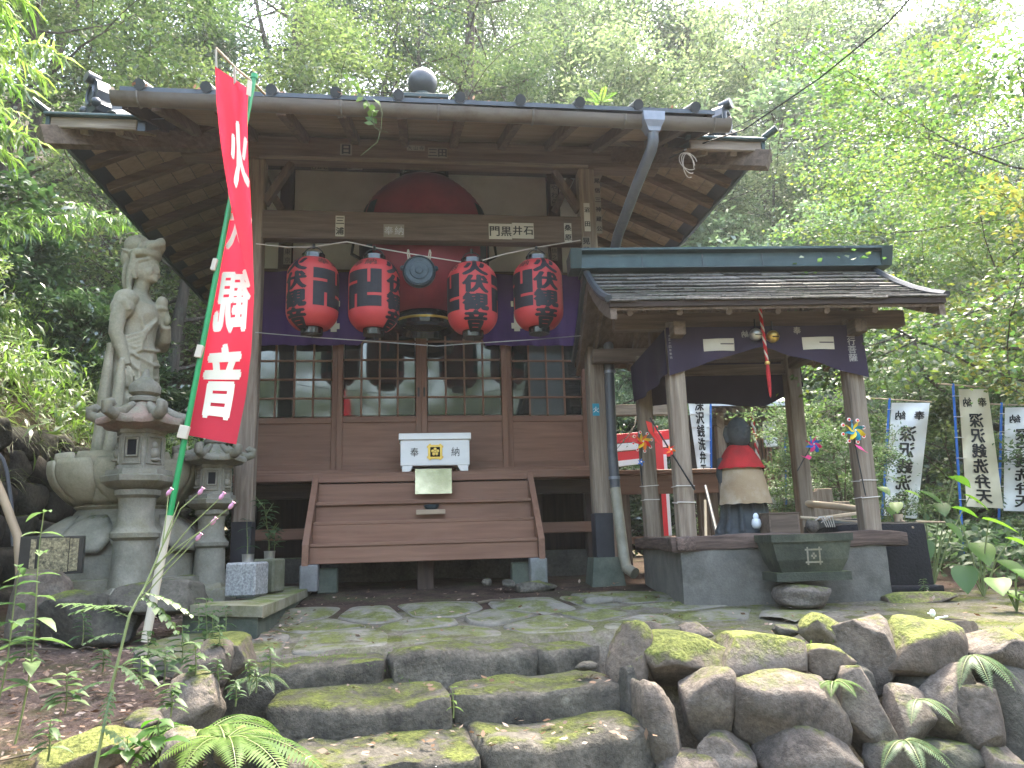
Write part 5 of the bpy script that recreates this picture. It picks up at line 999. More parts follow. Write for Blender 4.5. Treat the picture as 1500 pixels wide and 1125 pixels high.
tp(MB().add(tapered(hh - .05, hh, .545, .55, .31, .315), HX[:1] + HX[2:]).add([(sx_ * .275, sy_ * .157, hh) for sx_, sy_ in ((-1, -1), (1, -1), (1, 1), (-1, 1))] + [(sx_ * .235, sy_ * .12, hh) for sx_, sy_ in ((-1, -1), (1, -1), (1, 1), (-1, 1))] + [(sx_ * .235, sy_ * .12, hh - .04) for sx_, sy_ in ((-1, -1), (1, -1), (1, 1), (-1, 1))], [(0, 1, 5, 4), (1, 2, 6, 5), (2, 3, 7, 6), (3, 0, 4, 7), (4, 5, 9, 8), (5, 6, 10, 9), (6, 7, 11, 10), (7, 4, 8, 11), (8, 9, 10, 11)]), 'rim', 'trough_stone')
tp(MB().add(tapered(0, .055, .50, .50, .26, .26), HX), 'trough_foot', 'trough_stone')
lettering('emblem', igeta(1, .1, .1), lambda u, v: X @ Vector((u + .005, -.139 - .055 * (v - .15), v)), 'stone_lantern', TR, .115, .115, 0, hh * .53)
loose_rock(1180, 872, 5.02, 94, 36, .3, 'stone_wall', 71, 'flattish brown rock propping up the stone trough', tl=3)
c = at(1142, 768, 5.42); BX = empty('wooden_box', c, 'small plain wooden box standing on the plinth behind the trough', 'box', None, R(-4)); X2 = WM[BX]
for nm_, c_, d_ in (('front_board', (0, -.09, 0), (.20, .012, .14)), ('back_board', (0, .09, 0), (.20, .012, .14)), ('side_board', (-.105, 0, 0), (.012, .19, .14)), ('side_board', (.105, 0, 0), (.012, .19, .14)), ('lid', (0, 0, .077), (.225, .2, .012))):
    b = MB().box(c_, d_, .002); b.v = [X2 @ v for v in b.v]; b.build(nm_, 'old_wood_x', BX)
c = at(1108, 766, 5.5); b = MB().lathe([(.018, -.04), (.03, -.03), (.036, -.008), (.032, .018), (.026, .03), (.022, .027), (.026, .0)], 18, c).ball(c + Vector((.0, .0, .045)), (.022, .01, .028), 10, 8); b.build('white_cup', 'ceramic', None, 40, label='small glossy white china cup at the foot of the monk statue', cat='cup')
c = at(1232, 772, 5.72); BW = empty('stone_bowl', c, 'pale concrete water bowl on the plinth behind the front right post', 'bowl'); MB().add([c + Vector(v) for v in tapered(-.06, .05, .28, .33, .22, .26)], HX).build('bowl_body', 'block_grey', BW); MB().box(c + Vector((0, 0, .055)), (.33, .26, .012), .003).build('water_top', 'black_lacquer', BW)
c = at(1190, 770, 5.5); MB().ball(c, (.05, .045, .055), 14, 10).build('round_stone', 'stone_wall', None, 60, label='rounded tan stone beside the wooden box on the plinth', cat='stone')
b = MB()
for k in range(5): b.tube([at(1195 + k * 4, 762 - 5 * math.sin(k * 2.), 5.45), at(1203 + k * 4, 757 + 4 * math.sin(k * 3.1), 5.42), at(1211 + k * 3, 772, 5.45)], .004, 5)
b.build('wire_tangle', 'white_wire', None, label='tangle of thin pale wire lying beside the round tan stone', cat='wire')
# black basin at the right, bamboo spout, ladles, planter
bx0, bx1 = at(1240, 860, 5.5), at(1375, 864, 5.45); bz0, bz1 = at(1330, 866, 5.45).z, at(1330, 765, 5.45).z
WB = empty('water_basin', (at(1310, 860, 5.45).x, 5.75, bz0), 'big black stone water basin right of the pavilion plinth', 'basin', None, R(-4)); X3 = WM[WB]; wd = bx1.x - bx0.x
o = link('basin_body', block_mesh('basin_body', 9, (wd, .62, bz1 - bz0), 'basin_black', .006, .03, (14, 12, 10)), WB, X3 @ Matrix.Translation((-.02, 0, (bz1 - bz0) / 2)))
o = link('basin_foot', block_mesh('basin_foot', 10, (wd + .07, .70, .07), 'basin_black', .006, .02, (14, 12, 4)), WB, X3 @ Matrix.Translation((0, 0, .01)))
b = MB().box((-.02, 0, bz1 - bz0 + .004), (wd - .1, .5, .006), .001); b.v = [X3 @ v for v in b.v]; b.build('water_surface', 'black_lacquer', WB)
MB().tube([at(1175, 737, 6.3), at(1228, 742, 6.05), at(1262, 747, 5.9)], .029, 12).build('bamboo_spout', 'dead_bamboo', None, 50, label='thick tan bamboo spout pointing over the water bowl', cat='spout')
MB().tube([at(1172, 758, 5.6), at(1260, 764, 5.6)], .012, 8).build('ladle_stick', 'pale_wood', None, label='thin pale ladle handle lying level across the basin', cat='ladle handle'); MB().bar(at(1203, 759, 5.55), at(1262, 751, 5.75), .05, .025).build('pale_batten', 'pale_wood', None, label='pale flat wooden bar lying across the basin behind the front post', cat='wooden bar')
c = at(1316, 759, 5.6); LD = empty('water_ladle', c, 'wooden water ladle resting on the black basin edge', 'ladle'); MB().lathe([(.03, -.03), (.036, .03), (.03, .03), (.026, -.02)], 14, c).build('cup', 'pale_wood', LD, 40); MB().tube([c + Vector((.0, 0, .0)), at(1338, 773, 5.42)], .007, 6).build('handle', 'pale_wood', LD)
MB().tube([at(1342, 764, 5.5), at(1384, 765, 5.5)], .008, 6).build('bamboo_rod', 'dead_bamboo', None, label='thin bamboo rod lying on the right end of the black basin', cat='rod')
c = at(1212, 735, 6.75); PL = empty('plank_planter', (c.x, 6.75, .2), 'old upright wooden plank box behind the pavilion', 'planter')
for i, (dx, h_, w_) in enumerate(((-.15, .72, .10), (-.02, .74, .16), (.15, .62, .16))): MB().box((c.x + dx, 6.75 + .02 * i, .2 + h_ / 2), (w_, .04, h_), .004).build('plank', 'grey_wood_z', PL)
# pinwheels tied to the posts
def petal_shape(r, w, n=7): return [(r * math.sin(math.pi * i / n) * w * (1 if i < n else 1), r * i / n) for i in range(n + 1)]
def pinwheel(px, py, Y, r, cols, tips, stick, label, tilt=0, np_=8, scol='black_iron'):
    c = at(px, py, Y); q = empty('pinwheel', c, label, 'pinwheel'); s0 = at(stick[0], stick[1], Y + .03); MB().tube([c + Vector((0, .012, 0)), s0], .0045, 6).build('stick', scol, q)
    for k in range(np_):
        a = 6.283 * k / np_ + tilt; d = Vector((math.sin(a), 0, math.cos(a))); e = Vector((math.cos(a), 0, -math.sin(a))); b = MB(); V = []
        for i in range(6):
            t_ = i / 5; w = r * .34 * math.sin(math.pi * (.1 + .85 * t_)); cu_ = .35 * t_ * r; V += [c + d * r * t_ + e * (cu_ - w) + Vector((0, -.012 - .03 * r / .07 * t_, 0)), c + d * r * t_ + e * (cu_ + w * .3) + Vector((0, -.008, 0))]
        b.add(V, [(2 * i, 2 * i + 1, 2 * i + 3, 2 * i + 2) for i in range(5)]); o = b.build('petal', cols[k % len(cols)], q); o.modifiers.new('t', 'SOLIDIFY').thickness = .0015
        if tips:
            tc_ = c + d * r * 1.12 + e * r * .35; b = MB().lathe([(r * .2, -.001), (r * .2, .001)], 10, tc_, m=rm); b.build('petal_tip', 'pw_white', q); MB().lathe([(r * .12, 0), (r * .12, .003)], 8, tc_ + Vector((0, -.003, 0)), m=rm).build('tip_flower', tips, q)
    MB().ball(c + Vector((0, -.03, 0)), .007).build('hub', 'pw_white', q)
pinwheel(1250, 631, 5.15, .072, ('pw_yellow', 'pw_teal'), 'pw_red', (1268, 726), 'yellow and teal pinwheel with white flower tips on the front right post', .2)
pinwheel(1190, 651, 5.9, .066, ('pw_pink', 'pw_blue'), None, (1168, 690), 'pink and blue pinwheel beside the rear right post', .1)
pinwheel(941, 647, 6.15, .068, ('pw_orange', 'pw_yellow', 'pw_red'), 'pw_red', (940, 700), 'orange and yellow pinwheel on the rear left post', .3)
pinwheel(938, 677, 6.12, .03, ('pw_blue',), None, (941, 710), 'tiny blue star pinwheel below the orange one on the rear left post', 0, 5)
pinwheel(981, 659, 5.2, .036, ('pw_red', 'pw_orange'), None, (1018, 716), 'small plain red pinwheel on the black rod of the front left post', .5, 6)
def streamer(pts, m, label):
    b = MB(); P = [at(*p) for p in pts]; V = []; 
    for i, p in enumerate(P): w = .022 - .012 * i / len(P); V += [p + Vector((-w, 0, .01)), p + Vector((w, -.008, -.01))]
    b.add(V, [(2 * i, 2 * i + 1, 2 * i + 3, 2 * i + 2) for i in range(len(P) - 1)]); o = b.build('streamer', m, None, label=label, cat='streamer'); o.modifiers.new('t', 'SOLIDIFY').thickness = .002
streamer(((950, 618, 5.9), (953, 632, 5.9), (958, 640, 5.88), (966, 650, 5.86)), 'pw_red', 'torn red plastic streamer between the two left pavilion posts'); streamer(((1256, 653, 5.14), (1262, 659, 5.13), (1268, 662, 5.12)), 'pw_pink', 'bright pink plastic scrap below the yellow pinwheel'); streamer(((1177, 669, 5.88), (1182, 672, 5.88), (1186, 668, 5.88)), 'pw_pink', 'small pink scrap left of the pink pinwheel')
MB().tube([at(952, 612, 5.3), at(1018, 718, 5.24)], .006, 6).build('black_rod', 'black_iron', None, label='thin black rod slanting across the front left pavilion post', cat='rod')

# ------------------------------------------------------------------ white prayer banners with blue poles, seen from the back
def prayer_banner(q, pole, Y, text, head, flip, label, m='banner_white', rod=None, chs=None):
    """q: four pixel corners (tl, tr, br, bl); pole: bottom and top pixel."""
    B = empty('prayer_banner', at(*pole[0], Y), label, 'banner', 'white prayer banners on blue poles')
    MB().tube([at(*pole[0], Y), at(*pole[1], Y)], .013, 8).build('pole', 'pole_blue', B, 40)
    if rod: MB().tube([at(*rod[0], Y), at(*rod[1], Y)], .009, 6).build('cross_rod', 'dead_bamboo', B)
    def s(u, v, off=0):
        x0, y0 = q[0][0] + (q[3][0] - q[0][0]) * v, q[0][1] + (q[3][1] - q[0][1]) * v; x1, y1 = q[1][0] + (q[2][0] - q[1][0]) * v, q[1][1] + (q[2][1] - q[1][1]) * v; x, y = x0 + (x1 - x0) * u, y0 + (y1 - y0) * u
        return at(x, y, Y + .03 * math.sin(u * 5 + v * 4) + .015 * math.sin(v * 17 + u * 3) - off)
    MB().grid(s, 12, 40).build('cloth', m, B, 80)
    V, Fs = glyphs(text, True, .03, 1, flip); n = len(text); v0, v1 = chs or (.2, .97)
    lettering('lettering', ([(.5 + x * .46, v0 + (v1 - v0) * (.5 - y) / n, k) for x, y, k in V], Fs), lambda u, v: s(u, v, .006), 'ink', B, 1, 1)
    for i, ch in enumerate(head):
        V, Fs = glyphs(ch, True, .02, 1, flip); uc = ((.26, .76) if flip else (.74, .26))[i]
        lettering('lettering', ([(uc + x * .3, .11 - y * .085, k) for x, y, k in V], Fs), lambda u, v: s(u, v, .006), 'ink', B, 1, 1)
    L_ = 6
    for i in range(L_):
        v = .06 + .88 * i / (L_ - 1); a = s(0, v); pb, pt = pole; k_ = (q[0][1] + (q[3][1] - q[0][1]) * v - pt[1]) / (pb[1] - pt[1]); pq = at(pt[0] + (pb[0] - pt[0]) * k_, pt[1] + (pb[1] - pt[1]) * k_, Y)
        MB().bar(a + Vector((.01, 0, 0)), pq - Vector((.015, .012, 0)), .004, .035, (0, 1, 0), .001).build('tie_loop', 'banner_white', B)
TX = '深沢銭洗弁天'
prayer_banner(((1306, 590), (1362, 590), (1343, 760), (1295, 755)), ((1292, 760), (1303, 584)), 8.2, TX, '納奉', True, 'white banner with black mirrored writing just right of the pavilion, half behind twigs', rod=((1252, 582), (1364, 589)), chs=(.2, 1.05))
prayer_banner(((1404, 570), (1447, 570), (1470, 745), (1416, 742)), ((1413, 840), (1396, 562)), 7.6, TX, '納奉', True, 'cream yellowed banner with mirrored writing on a blue pole', 'banner_cream', rod=((1374, 562), (1448, 568)))
prayer_banner(((1472, 597), (1530, 596), (1528, 750), (1470, 748)), ((1463, 770), (1467, 590)), 8.0, TX, '納奉', True, 'white banner with mirrored writing cut by the right edge', rod=((1448, 592), (1535, 594)))
prayer_banner(((1007, 581), (1039, 581), (1040, 690), (1022, 690)), ((1042, 700), (1041, 575)), 9.5, TX, '', False, 'white banner with black writing seen between the pavilion posts', chs=(.02, 1.08))
prayer_banner(((1160, 582), (1174, 580), (1172, 680), (1160, 680)), ((1152, 745), (1150, 640)), 10.2, '深沢', '', False, 'thin slip of white banner behind the rear right pavilion post', chs=(.3, .6))
# ------------------------------------------------------------------ things behind the pavilion
DK = empty('wooden_counter', at(975, 790, 7.4), 'dark brown wooden counter running behind the pavilion', 'counter')
a, b_ = at(888, 694, 7.3), at(1062, 692, 7.3); MB().box(((a.x + b_.x) / 2, 7.4, a.z), (b_.x - a.x, .5, .04)).build('counter_top', 'brown_wood_x', DK); MB().box(((a.x + b_.x) / 2 - .05, 7.2, a.z - .12), (b_.x - a.x - .15, .03, .18)).build('apron_board', 'brown_wood_x', DK)
for px in (915, 962, 1030, 1044): p = at(px, 750, 7.3); MB().box((p.x, 7.3, (a.z + .2) / 2 - .03), (.09, .08, a.z - .22)).build('leg', 'old_wood_z', DK)
MB().box(((a.x + b_.x) / 2, 7.35, .52), (b_.x - a.x - .2, .06, .07)).build('stretcher', 'brown_wood_x', DK)
MB().tube([at(1033, 712, 7.0), at(1050, 782, 6.6)], .016, 8).build('metal_rod', 'pipe_grey', None, label='grey metal rod leaning against the brown counter', cat='rod'); MB().tube([at(1033, 733, 6.9), at(1034, 790, 6.7)], .014, 8).build('white_stake', 'pole_white', None, label='short pale stake upright behind the front left pavilion post', cat='stake')
GT = empty('red_fence', at(950, 700, 10.5), 'bright red shrine fence with white rail seen left behind the pavilion', 'fence')
for py, h, m_ in ((642, .13, 'torii_red'), (655, .10, 'fence_white'), (668, .12, 'torii_red'), (680, .08, 'fence_white')): a, b_ = at(880, py + 3, 10.5), at(985 if m_ == 'torii_red' or py < 670 else 950, py - 6, 10.5); MB().bar(a, b_, .06, h, ch=.004).build('rail', m_, GT)
for px in (961,): a, b_ = at(px, 625, 10.44), at(px, 700, 10.44); a.x = b_.x; MB().bar(a, b_, .10, .15, (0, 1, 0)).build('fence_post', 'torii_red', GT)
p0, p1 = at(961, 650, 10.4), at(961, 700, 10.4); MB().box(((p0.x), 10.4, (p0.z + .3) / 2), (.15, .13, p0.z)).build('fence_post', 'torii_red', GT); MB().box((p0.x + .11, 10.45, (p0.z + .3) / 2 - .15), (.07, .08, p0.z - .3)).build('white_post', 'fence_white', GT)
GR = empty('grey_handrail', at(930, 640, 9.5), 'grey weathered timber rail crossing behind the pavilion posts', 'rail'); MB().bar(at(890, 602, 9.6), at(978, 600, 9.6), .1, .14).build('rail', 'grey_wood_x', GR); p = at(893, 602, 9.65); MB().box((p.x, 9.7, p.z / 2), (.1, .1, p.z), .004).build('rail_post', 'grey_wood_z', GR)
SB = at(1095, 720, 11.5); SH = empty('small_shrine_building', (SB.x, 12.2, .2), 'little wooden shrine with a pale metal roof seen between the pavilion posts', 'shrine')
def sb(px, py, Y=11.5): return at(px, py, Y)
a, b_ = sb(1040, 588, 11.0), sb(1160, 586, 11.0); zr = a.z
MB().add([(a.x - .1, 11.0, zr - .07), (b_.x + .1, 11.0, zr - .07), (b_.x + .1, 11.0, zr), (a.x - .1, 11.0, zr), (a.x - .1, 12.6, zr + .55), (b_.x + .1, 12.6, zr + .55), (a.x - .1, 12.6, zr + .48), (b_.x + .1, 12.6, zr + .48)], [(0, 1, 2, 3), (3, 2, 5, 4), (0, 1, 7, 6), (1, 2, 5, 7), (0, 3, 4, 6)]).build('roof', 'sheet_metal', SH)
for k in range(8): x = a.x + (b_.x - a.x) * (k + .5) / 8; MB().bar((x, 11.08, zr - .13), (x, 12.4, zr + .3), .06, .07).build('rafter', 'old_wood_y', SH)
MB().box(((a.x + b_.x) / 2, 11.6, zr - .22), (b_.x - a.x, .1, .14)).build('beam', 'old_wood_x', SH)
for px in (1056, 1143): p = sb(px, 650, 11.6); MB().box((p.x, 11.6, zr / 2 - .05), (.13, .13, zr), .006).build('post', 'grey_wood_z', SH)
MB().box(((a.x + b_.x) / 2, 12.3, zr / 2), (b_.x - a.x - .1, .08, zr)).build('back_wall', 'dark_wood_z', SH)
p = sb(1120, 690, 11.9); DR = MB().box((p.x, 11.95, p.z - .05), (.34, .04, 1.5)).build('lattice_door', 'brown_wood_z', SH)
for k in range(5): MB().box((p.x - .12 + k * .06, 11.92, p.z + .25), (.018, .02, .5), .002).build('lattice_bar', 'old_wood_z', DR)
LB = empty('hanging_paper_scroll', sb(1128, 650, 11.4), 'white hanging paper lantern board with a crest on the small shrine', 'sign')
c = sb(1128, 636, 11.4); MB().box(c, (.22, .05, .40), .015).build('sign_board', 'banner_white', LB); lettering('lettering', '深沢銭洗天', flat(c + Vector((-.055, -.027, 0)), (1, 0, 0), (0, 0, 1), (0, -1, 0)), 'ink', LB, .075, .075, 0, .15, weight=.02); b = MB(); b.lathe([(.055, 0), (.055, .004), (.042, .004), (.042, 0)], 20, c + Vector((.05, -.03, .03)), m=rm).ball(c + Vector((.05, -.03, .03)), (.02, .004, .02), 8, 6).build('crest', 'ink', LB)
R2 = empty('shrine_rope', sb(1103, 640, 11.3), 'red and white twisted rope hanging before the little shrine', 'rope'); t_, bo = sb(1100, 601, 11.2), sb(1112, 680, 11.2)
for q, m_ in ((0, 'bib_red'), (3.14, 'cloth_cream')): MB().tube([t_.lerp(bo, i / 40) + Vector((.016 * math.cos(q + i * .6), .016 * math.sin(q + i * .6), 0)) for i in range(41)], .016, 6).build('strand', m_, R2)
c = sb(1129, 728, 10.5); CT = empty('white_crate', c, 'white plastic tubs stacked behind the monk statue', 'tub'); MB().add([c + Vector(v) for v in tapered(-.16, .1, .2, .25, .2, .25)], HX).build('tub', 'plastic_white', CT); MB().box(c + Vector((0, 0, .11)), (.28, .28, .025), .006).build('tub_lid', 'plastic_white', CT)
SM = empty('stone_monument', at(1262, 700, 13.5), 'weathered stacked stone monument among the shrubs behind the pavilion', 'monument')
for i, (px, py, w, h) in enumerate(((1255, 565, 46, 22), (1235, 588, 60, 22), (1265, 592, 90, 26), (1250, 690, 70, 60), (1270, 650, 40, 40), (1245, 735, 70, 40))):
    c = at(px, py, 13.4); k = 13.6 / F; link('stone_block', block_mesh('stone_block', 80 + i, (w * k, .5, h * k), 'stone_lantern', .03, .04, (8, 5, 5)), SM, Matrix.Translation(c))
# ------------------------------------------------------------------ wires
MB().tube([at(980, 232, 6.0), at(1020, 213, 5.8), at(1090, 190, 5.3), at(1200, 115, 4.6), at(1300, 34, 4.0), at(1345, -15, 3.7)], .006, 6).build('power_line', 'black_iron', None, label='black power line rising from the eave to the upper right', cat='wire')
MB().tube([at(1040, 205, 6.4), at(1170, 140, 6.2), at(1300, 75, 6.0), at(1445, -10, 5.8)], .003, 5).build('thin_line', 'black_iron', None, label='very thin second wire behind the black power line', cat='wire')
b = MB(); cc = at(1008, 236, 5.7)
for k in range(3): b.tube([cc + Vector((.075 * math.cos(a) * (1 - .1 * k), .04 * math.sin(a + k), .10 * math.sin(a) - .02 * k)) for a in [6.283 * i / 18 for i in range(16)]], .004, 5)
b.build('wire_coil', 'white_wire', None, label='loose coil of pale wire hanging under the right eave', cat='wire'); c = at(1026, 214, 5.8); MB().box(c, (.06, .04, .04), .006).tube([c, c + Vector((-.14, .02, -.03))], .007, 6).build('insulator', 'ceramic', None, label='white insulator holding the power line at the right eave', cat='insulator')
# little white figurine on the wall top
c = at(1370, 905, 3.85); FG = empty('white_figurine', at(1365, 922, 3.85), 'tiny white broken figurine standing on the mossy wall top', 'figurine')
MB().tube([at(1362, 921, 3.85), at(1370, 915, 3.84), at(1373, 905, 3.84)], [.011, .012, .01], 8).ball(at(1366, 898, 3.84), (.014, .014, .019), 10, 8).tube([at(1373, 905, 3.84), at(1388, 903, 3.84)], .005, 6).tube([at(1366, 900, 3.84), at(1359, 898, 3.84)], .004, 5).build('body', 'ceramic', FG, 60)
# ------------------------------------------------------------------ vegetation
def rv(n, s=1): return np.random.normal(0, s, (n, 3))
def blades(P, D, L, Wd, droop=.6, seg=4):
    """Arching strap leaves: strips that start along D and bend down."""
    n = len(P); D = nrmz(D); S = nrmz(np.cross(D, np.tile([0, 0, 1.], (n, 1)) + rv(n, .05))); V = np.empty((n, (seg + 1) * 2, 3)); L = L[:, None]; Wd = Wd[:, None]
    for k in range(seg + 1):
        t = k / seg; c = P + D * L * t; c[:, 2] -= (L[:, 0] * droop * t * t); w = Wd * .5 * (1 - t ** 2.2) + .0006; V[:, 2 * k] = c + S * w; V[:, 2 * k + 1] = c - S * w
    b = np.arange(n)[:, None] * (seg + 1) * 2; q = np.array([[2 * k, 2 * k + 1, 2 * k + 3, 2 * k + 2] for k in range(seg)]).ravel(); return V.reshape(-1, 3), (b + q).reshape(-1, 4)
def grow(seed, H, r0, base, n_main, spread, rise, sub=3, lean=(0, 0), wob=.12, twigs=3, twl=.5):
    """Trunk, limbs and twigs as tubes; returns the builder and the twig points with directions."""
    rg = random.Random(seed); B = MB(); tips = []
    def curve(p, d, L, n, w, up=0):
        pts = [p.copy()]; d = d.normalized()
        for i in range(n):
            d = (d + Vector((rg.gauss(0, w), rg.gauss(0, w), rg.gauss(0, w) + up))).normalized(); pts.append(pts[-1] + d * L / n)
        return pts, d
    tr_, _ = curve(Vector((0, 0, -.3)), Vector((lean[0], lean[1], 1)), H, 9, wob * .6, .04); B.tube(tr_, [r0 * (1 - .85 * i / 9) * (1.25 if i == 0 else 1) for i in range(10)], 8, False)
    for m_ in range(n_main):
        t = base + (1 - base) * (m_ + rg.random()) / n_main; i = min(8, int(t * 9)); p = tr_[i].lerp(tr_[i + 1], t * 9 - i); a = m_ * 2.4 + rg.uniform(-.4, .4); L = spread * (1.1 - .6 * abs(t - (base + .25))) * rg.uniform(.75, 1.15)
        pts, d = curve(p, Vector((math.cos(a), math.sin(a), rise * rg.uniform(.5, 1.3))), L, 6, wob, .02); r = r0 * .38 * (1.15 - t); B.tube(pts, [max(.006, r * (1 - .8 * k / 6)) for k in range(7)], 5, False)
        for s in range(sub):
            k = rg.randint(2, 6); q = pts[k]; d2 = (pts[min(6, k + 1)] - pts[k - 1]).normalized(); d2 = (d2 + Vector((rg.gauss(0, .6), rg.gauss(0, .6), rg.gauss(.05, .3)))).normalized()
            p2, d3 = curve(q, d2, L * rg.uniform(.3, .55), 4, wob, .0); B.tube(p2, [max(.004, r * .35 * (1 - .7 * j / 4)) for j in range(5)], 4, False)
            for j in range(twigs):
                e = p2[rg.randint(1, 4)]; d4 = (d3 + Vector((rg.gauss(0, .7), rg.gauss(0, .7), rg.gauss(0, .35)))).normalized(); f = e + d4 * twl * rg.uniform(.5, 1.1); B.tube([e, (e + f) / 2 + Vector((0, 0, .03)), f], [.006, .004, .002], 3, False); tips.append((e, f))
        tips.append((pts[4], pts[6]))
    return B, tips
def crown_mesh(name, tips, m, per, L, W, flat_=.25, rad=.22, droop=.15, hang=0, seed=1):
    """Leaf sprays along the twigs."""
    np.random.seed(seed); n = len(tips) * per; A = np.array([t[0] for t in tips]); Bv = np.array([t[1] for t in tips]); i = np.repeat(np.arange(len(tips)), per); t = np.random.rand(n, 1) ** .8
    P = A[i] + (Bv - A)[i] * (t * 1.15) + rv(n, rad) * [1, 1, flat_ + .12]; D = nrmz((Bv - A)[i]) * .7 + rv(n, .6) * [1, 1, .5]; D[:, 2] -= hang; N = np.tile([0, 0, 1.], (n, 1)) + rv(n, .45)
    V, Fc = leaf_cards(P, D, N, L * np.random.uniform(.6, 1.25, n), W * np.random.uniform(.7, 1.2, n), droop); return np_mesh(name, V, Fc, m)
GRP = {}
def make_tree(name, cat, label, seed, m, H, r0, base, n_main, spread, rise, per, L, W, bark='bark', hang=0, rad=.22, **kw):
    B, tips = grow(seed, H, r0, base, n_main, spread, rise, **kw); r = empty(name, (0, 0, -50), label, cat); WM[r] = Matrix.Identity(4)
    o = link('trunk', B.mesh('trunk', bark, 60), r); o.matrix_local = Matrix.Identity(4); o = link('crown', crown_mesh('crown', tips, m, per, L, W, hang=hang, rad=rad, seed=seed), r); o.matrix_local = Matrix.Identity(4); return r
used = set()
def plant(root, x, y, rz, s, label, group=None, z=None, tilt=(0, 0)):
    z = (gz(x, y) if -4.4 < x < 8 and .5 < y < 12.8 else hill(x, y) - .5 * (y < 3)) if z is None else z
    mw = TRS((x, y, z - .05), rz, s, tilt[0], tilt[1])
    if root not in used: used.add(root); root.matrix_local = mw; root['label'] = label; o = root
    else: o = copy_tree(root, mw, label)
    if group: o['group'] = group; DEFER.append((o, label, (x, y, z)))
    elif 'group' in o: del o['group']
    return o
DEFER = []
def name_by_place():
    """Labels of the grouped plants: what each stands in line with, and how near."""
    marks = ((-900, 'beyond the left picture edge'), (20, 'at the left picture edge'), (120, 'behind the stone goddess'), (240, 'behind the left roof corner'), (345, 'behind the red banner'), (450, 'behind the gutter vine'), (560, 'left of the roof finial'), (680, 'behind the roof finial'),
             (800, 'right of the roof finial'), (900, 'behind the downpipe hopper'), (1000, 'behind the right roof corner'), (1120, 'over the left end of the pavilion'), (1220, 'over the pavilion bells'), (1300, 'over the right pavilion post'), (1380, 'over the mirrored white banner'), (1460, 'over the cream banner'), (1560, 'at the right picture edge'), (9e9, 'beyond the right picture edge'))
    order = ('nearest', 'second nearest', 'third nearest', 'fourth nearest', 'fifth nearest', 'sixth nearest', 'seventh nearest', 'eighth nearest', 'ninth nearest', 'tenth nearest', 'eleventh nearest', 'twelfth nearest', 'thirteenth nearest', 'fourteenth nearest', 'fifteenth nearest', 'farthest'); B = {}
    for o, k, p in DEFER:
        d = Vector(p) + Vector((0, 0, 1.5)) - Vector((0, 0, EYE)); z = d.dot(fw)
        if z <= 0: o['label'] = k; continue
        px = CX + F * d.dot(RT) / z; B.setdefault((k, next(n for m_, n in marks if px < m_)), []).append((z, o))
    for (k, n), L in B.items():
        L.sort(key=lambda q: q[0])
        for i, (z, o) in enumerate(L): o['label'] = (order[min(i, 15)] + ' ' if len(L) > 1 else '') + k + ' ' + n
rnd_seed(3)
TA = make_tree('broadleaf_tree', 'tree', '', 101, 'leaf_broad', 7.5, .13, .28, 15, 2.6, .45, 95, .11, .055, sub=4, twigs=3)
TB = make_tree('broadleaf_tree', 'tree', '', 102, 'leaf_broad', 9, .15, .22, 17, 2.9, .3, 90, .10, .05, sub=4, twigs=3, rad=.26)
TE = make_tree('hillside_tree', 'tree', '', 121, 'leaf_sage', 7.5, .13, .25, 16, 2.8, .4, 95, .12, .06, sub=4, twigs=3)
TF = make_tree('hillside_tree', 'tree', '', 122, 'leaf_sage', 9, .15, .2, 18, 3.0, .3, 95, .11, .055, sub=4, twigs=3, rad=.26)
TC_ = make_tree('evergreen_tree', 'tree', '', 103, 'leaf_evergreen', 8, .14, .3, 15, 2.3, .6, 95, .12, .05, sub=4, twigs=3)
TD = make_tree('pale_leaved_tree', 'tree', '', 104, 'leaf_pale', 7, .09, .3, 13, 2.2, .4, 70, .15, .06, sub=4, twigs=3, rad=.18)
TM = make_tree('maple_tree', 'tree', '', 105, 'leaf_maple', 7, .11, .25, 14, 3.2, .12, 110, .075, .055, sub=5, twigs=3, rad=.25)
TS = make_tree('twisted_bare_tree', 'tree', '', 106, 'leaf_broad', 8, .15, .2, 12, 3.0, .5, 5, .08, .04, sub=4, twigs=3, wob=.28)
CD = make_tree('cedar_tree', 'tree', '', 107, 'leaf_evergreen', 16, .30, .45, 26, 1.7, -.1, 60, .10, .02, sub=3, twigs=2, wob=.04)
GB, GR_, GU = 'trees on the slope behind the hall', 'trees on the valley side right of the hall', 'trees around the clearing behind the viewer'
LB_ = 'green broadleaf tree on the wooded slope'; LR_ = 'light green hillside tree'
for i, (x, y, T, s) in enumerate(((-6.5, 12.5, TA, 1.0), (-4.2, 13.6, TB, .95), (-2.2, 15.2, TA, 1.05), (.2, 17.5, TB, 1.0), (-8.5, 16, TB, 1.1), (-5.5, 18, TC_, 1.1), (3.2, 18.5, TA, 1.0), (-1.2, 21, TC_, 1.2), (2.2, 24, TB, 1.2), (-9, 22, TA, 1.3), (-4.5, 25, TB, 1.3), (6.2, 24, TB, 1.1), (-11.5, 11, TA, 1.0), (-9.5, 8.4, TC_, .8), (0, 29, TB, 1.4), (5, 31, TA, 1.5), (-8, 30, TB, 1.5), (-14, 18, TB, 1.3), (-15, 27, TA, 1.5))):
    plant(T, x, y, i * 1.7, s, LB_ if T in (TA, TB) else 'dark evergreen tree on the wooded slope', GB + (' (evergreen)' if T is TC_ else ''))
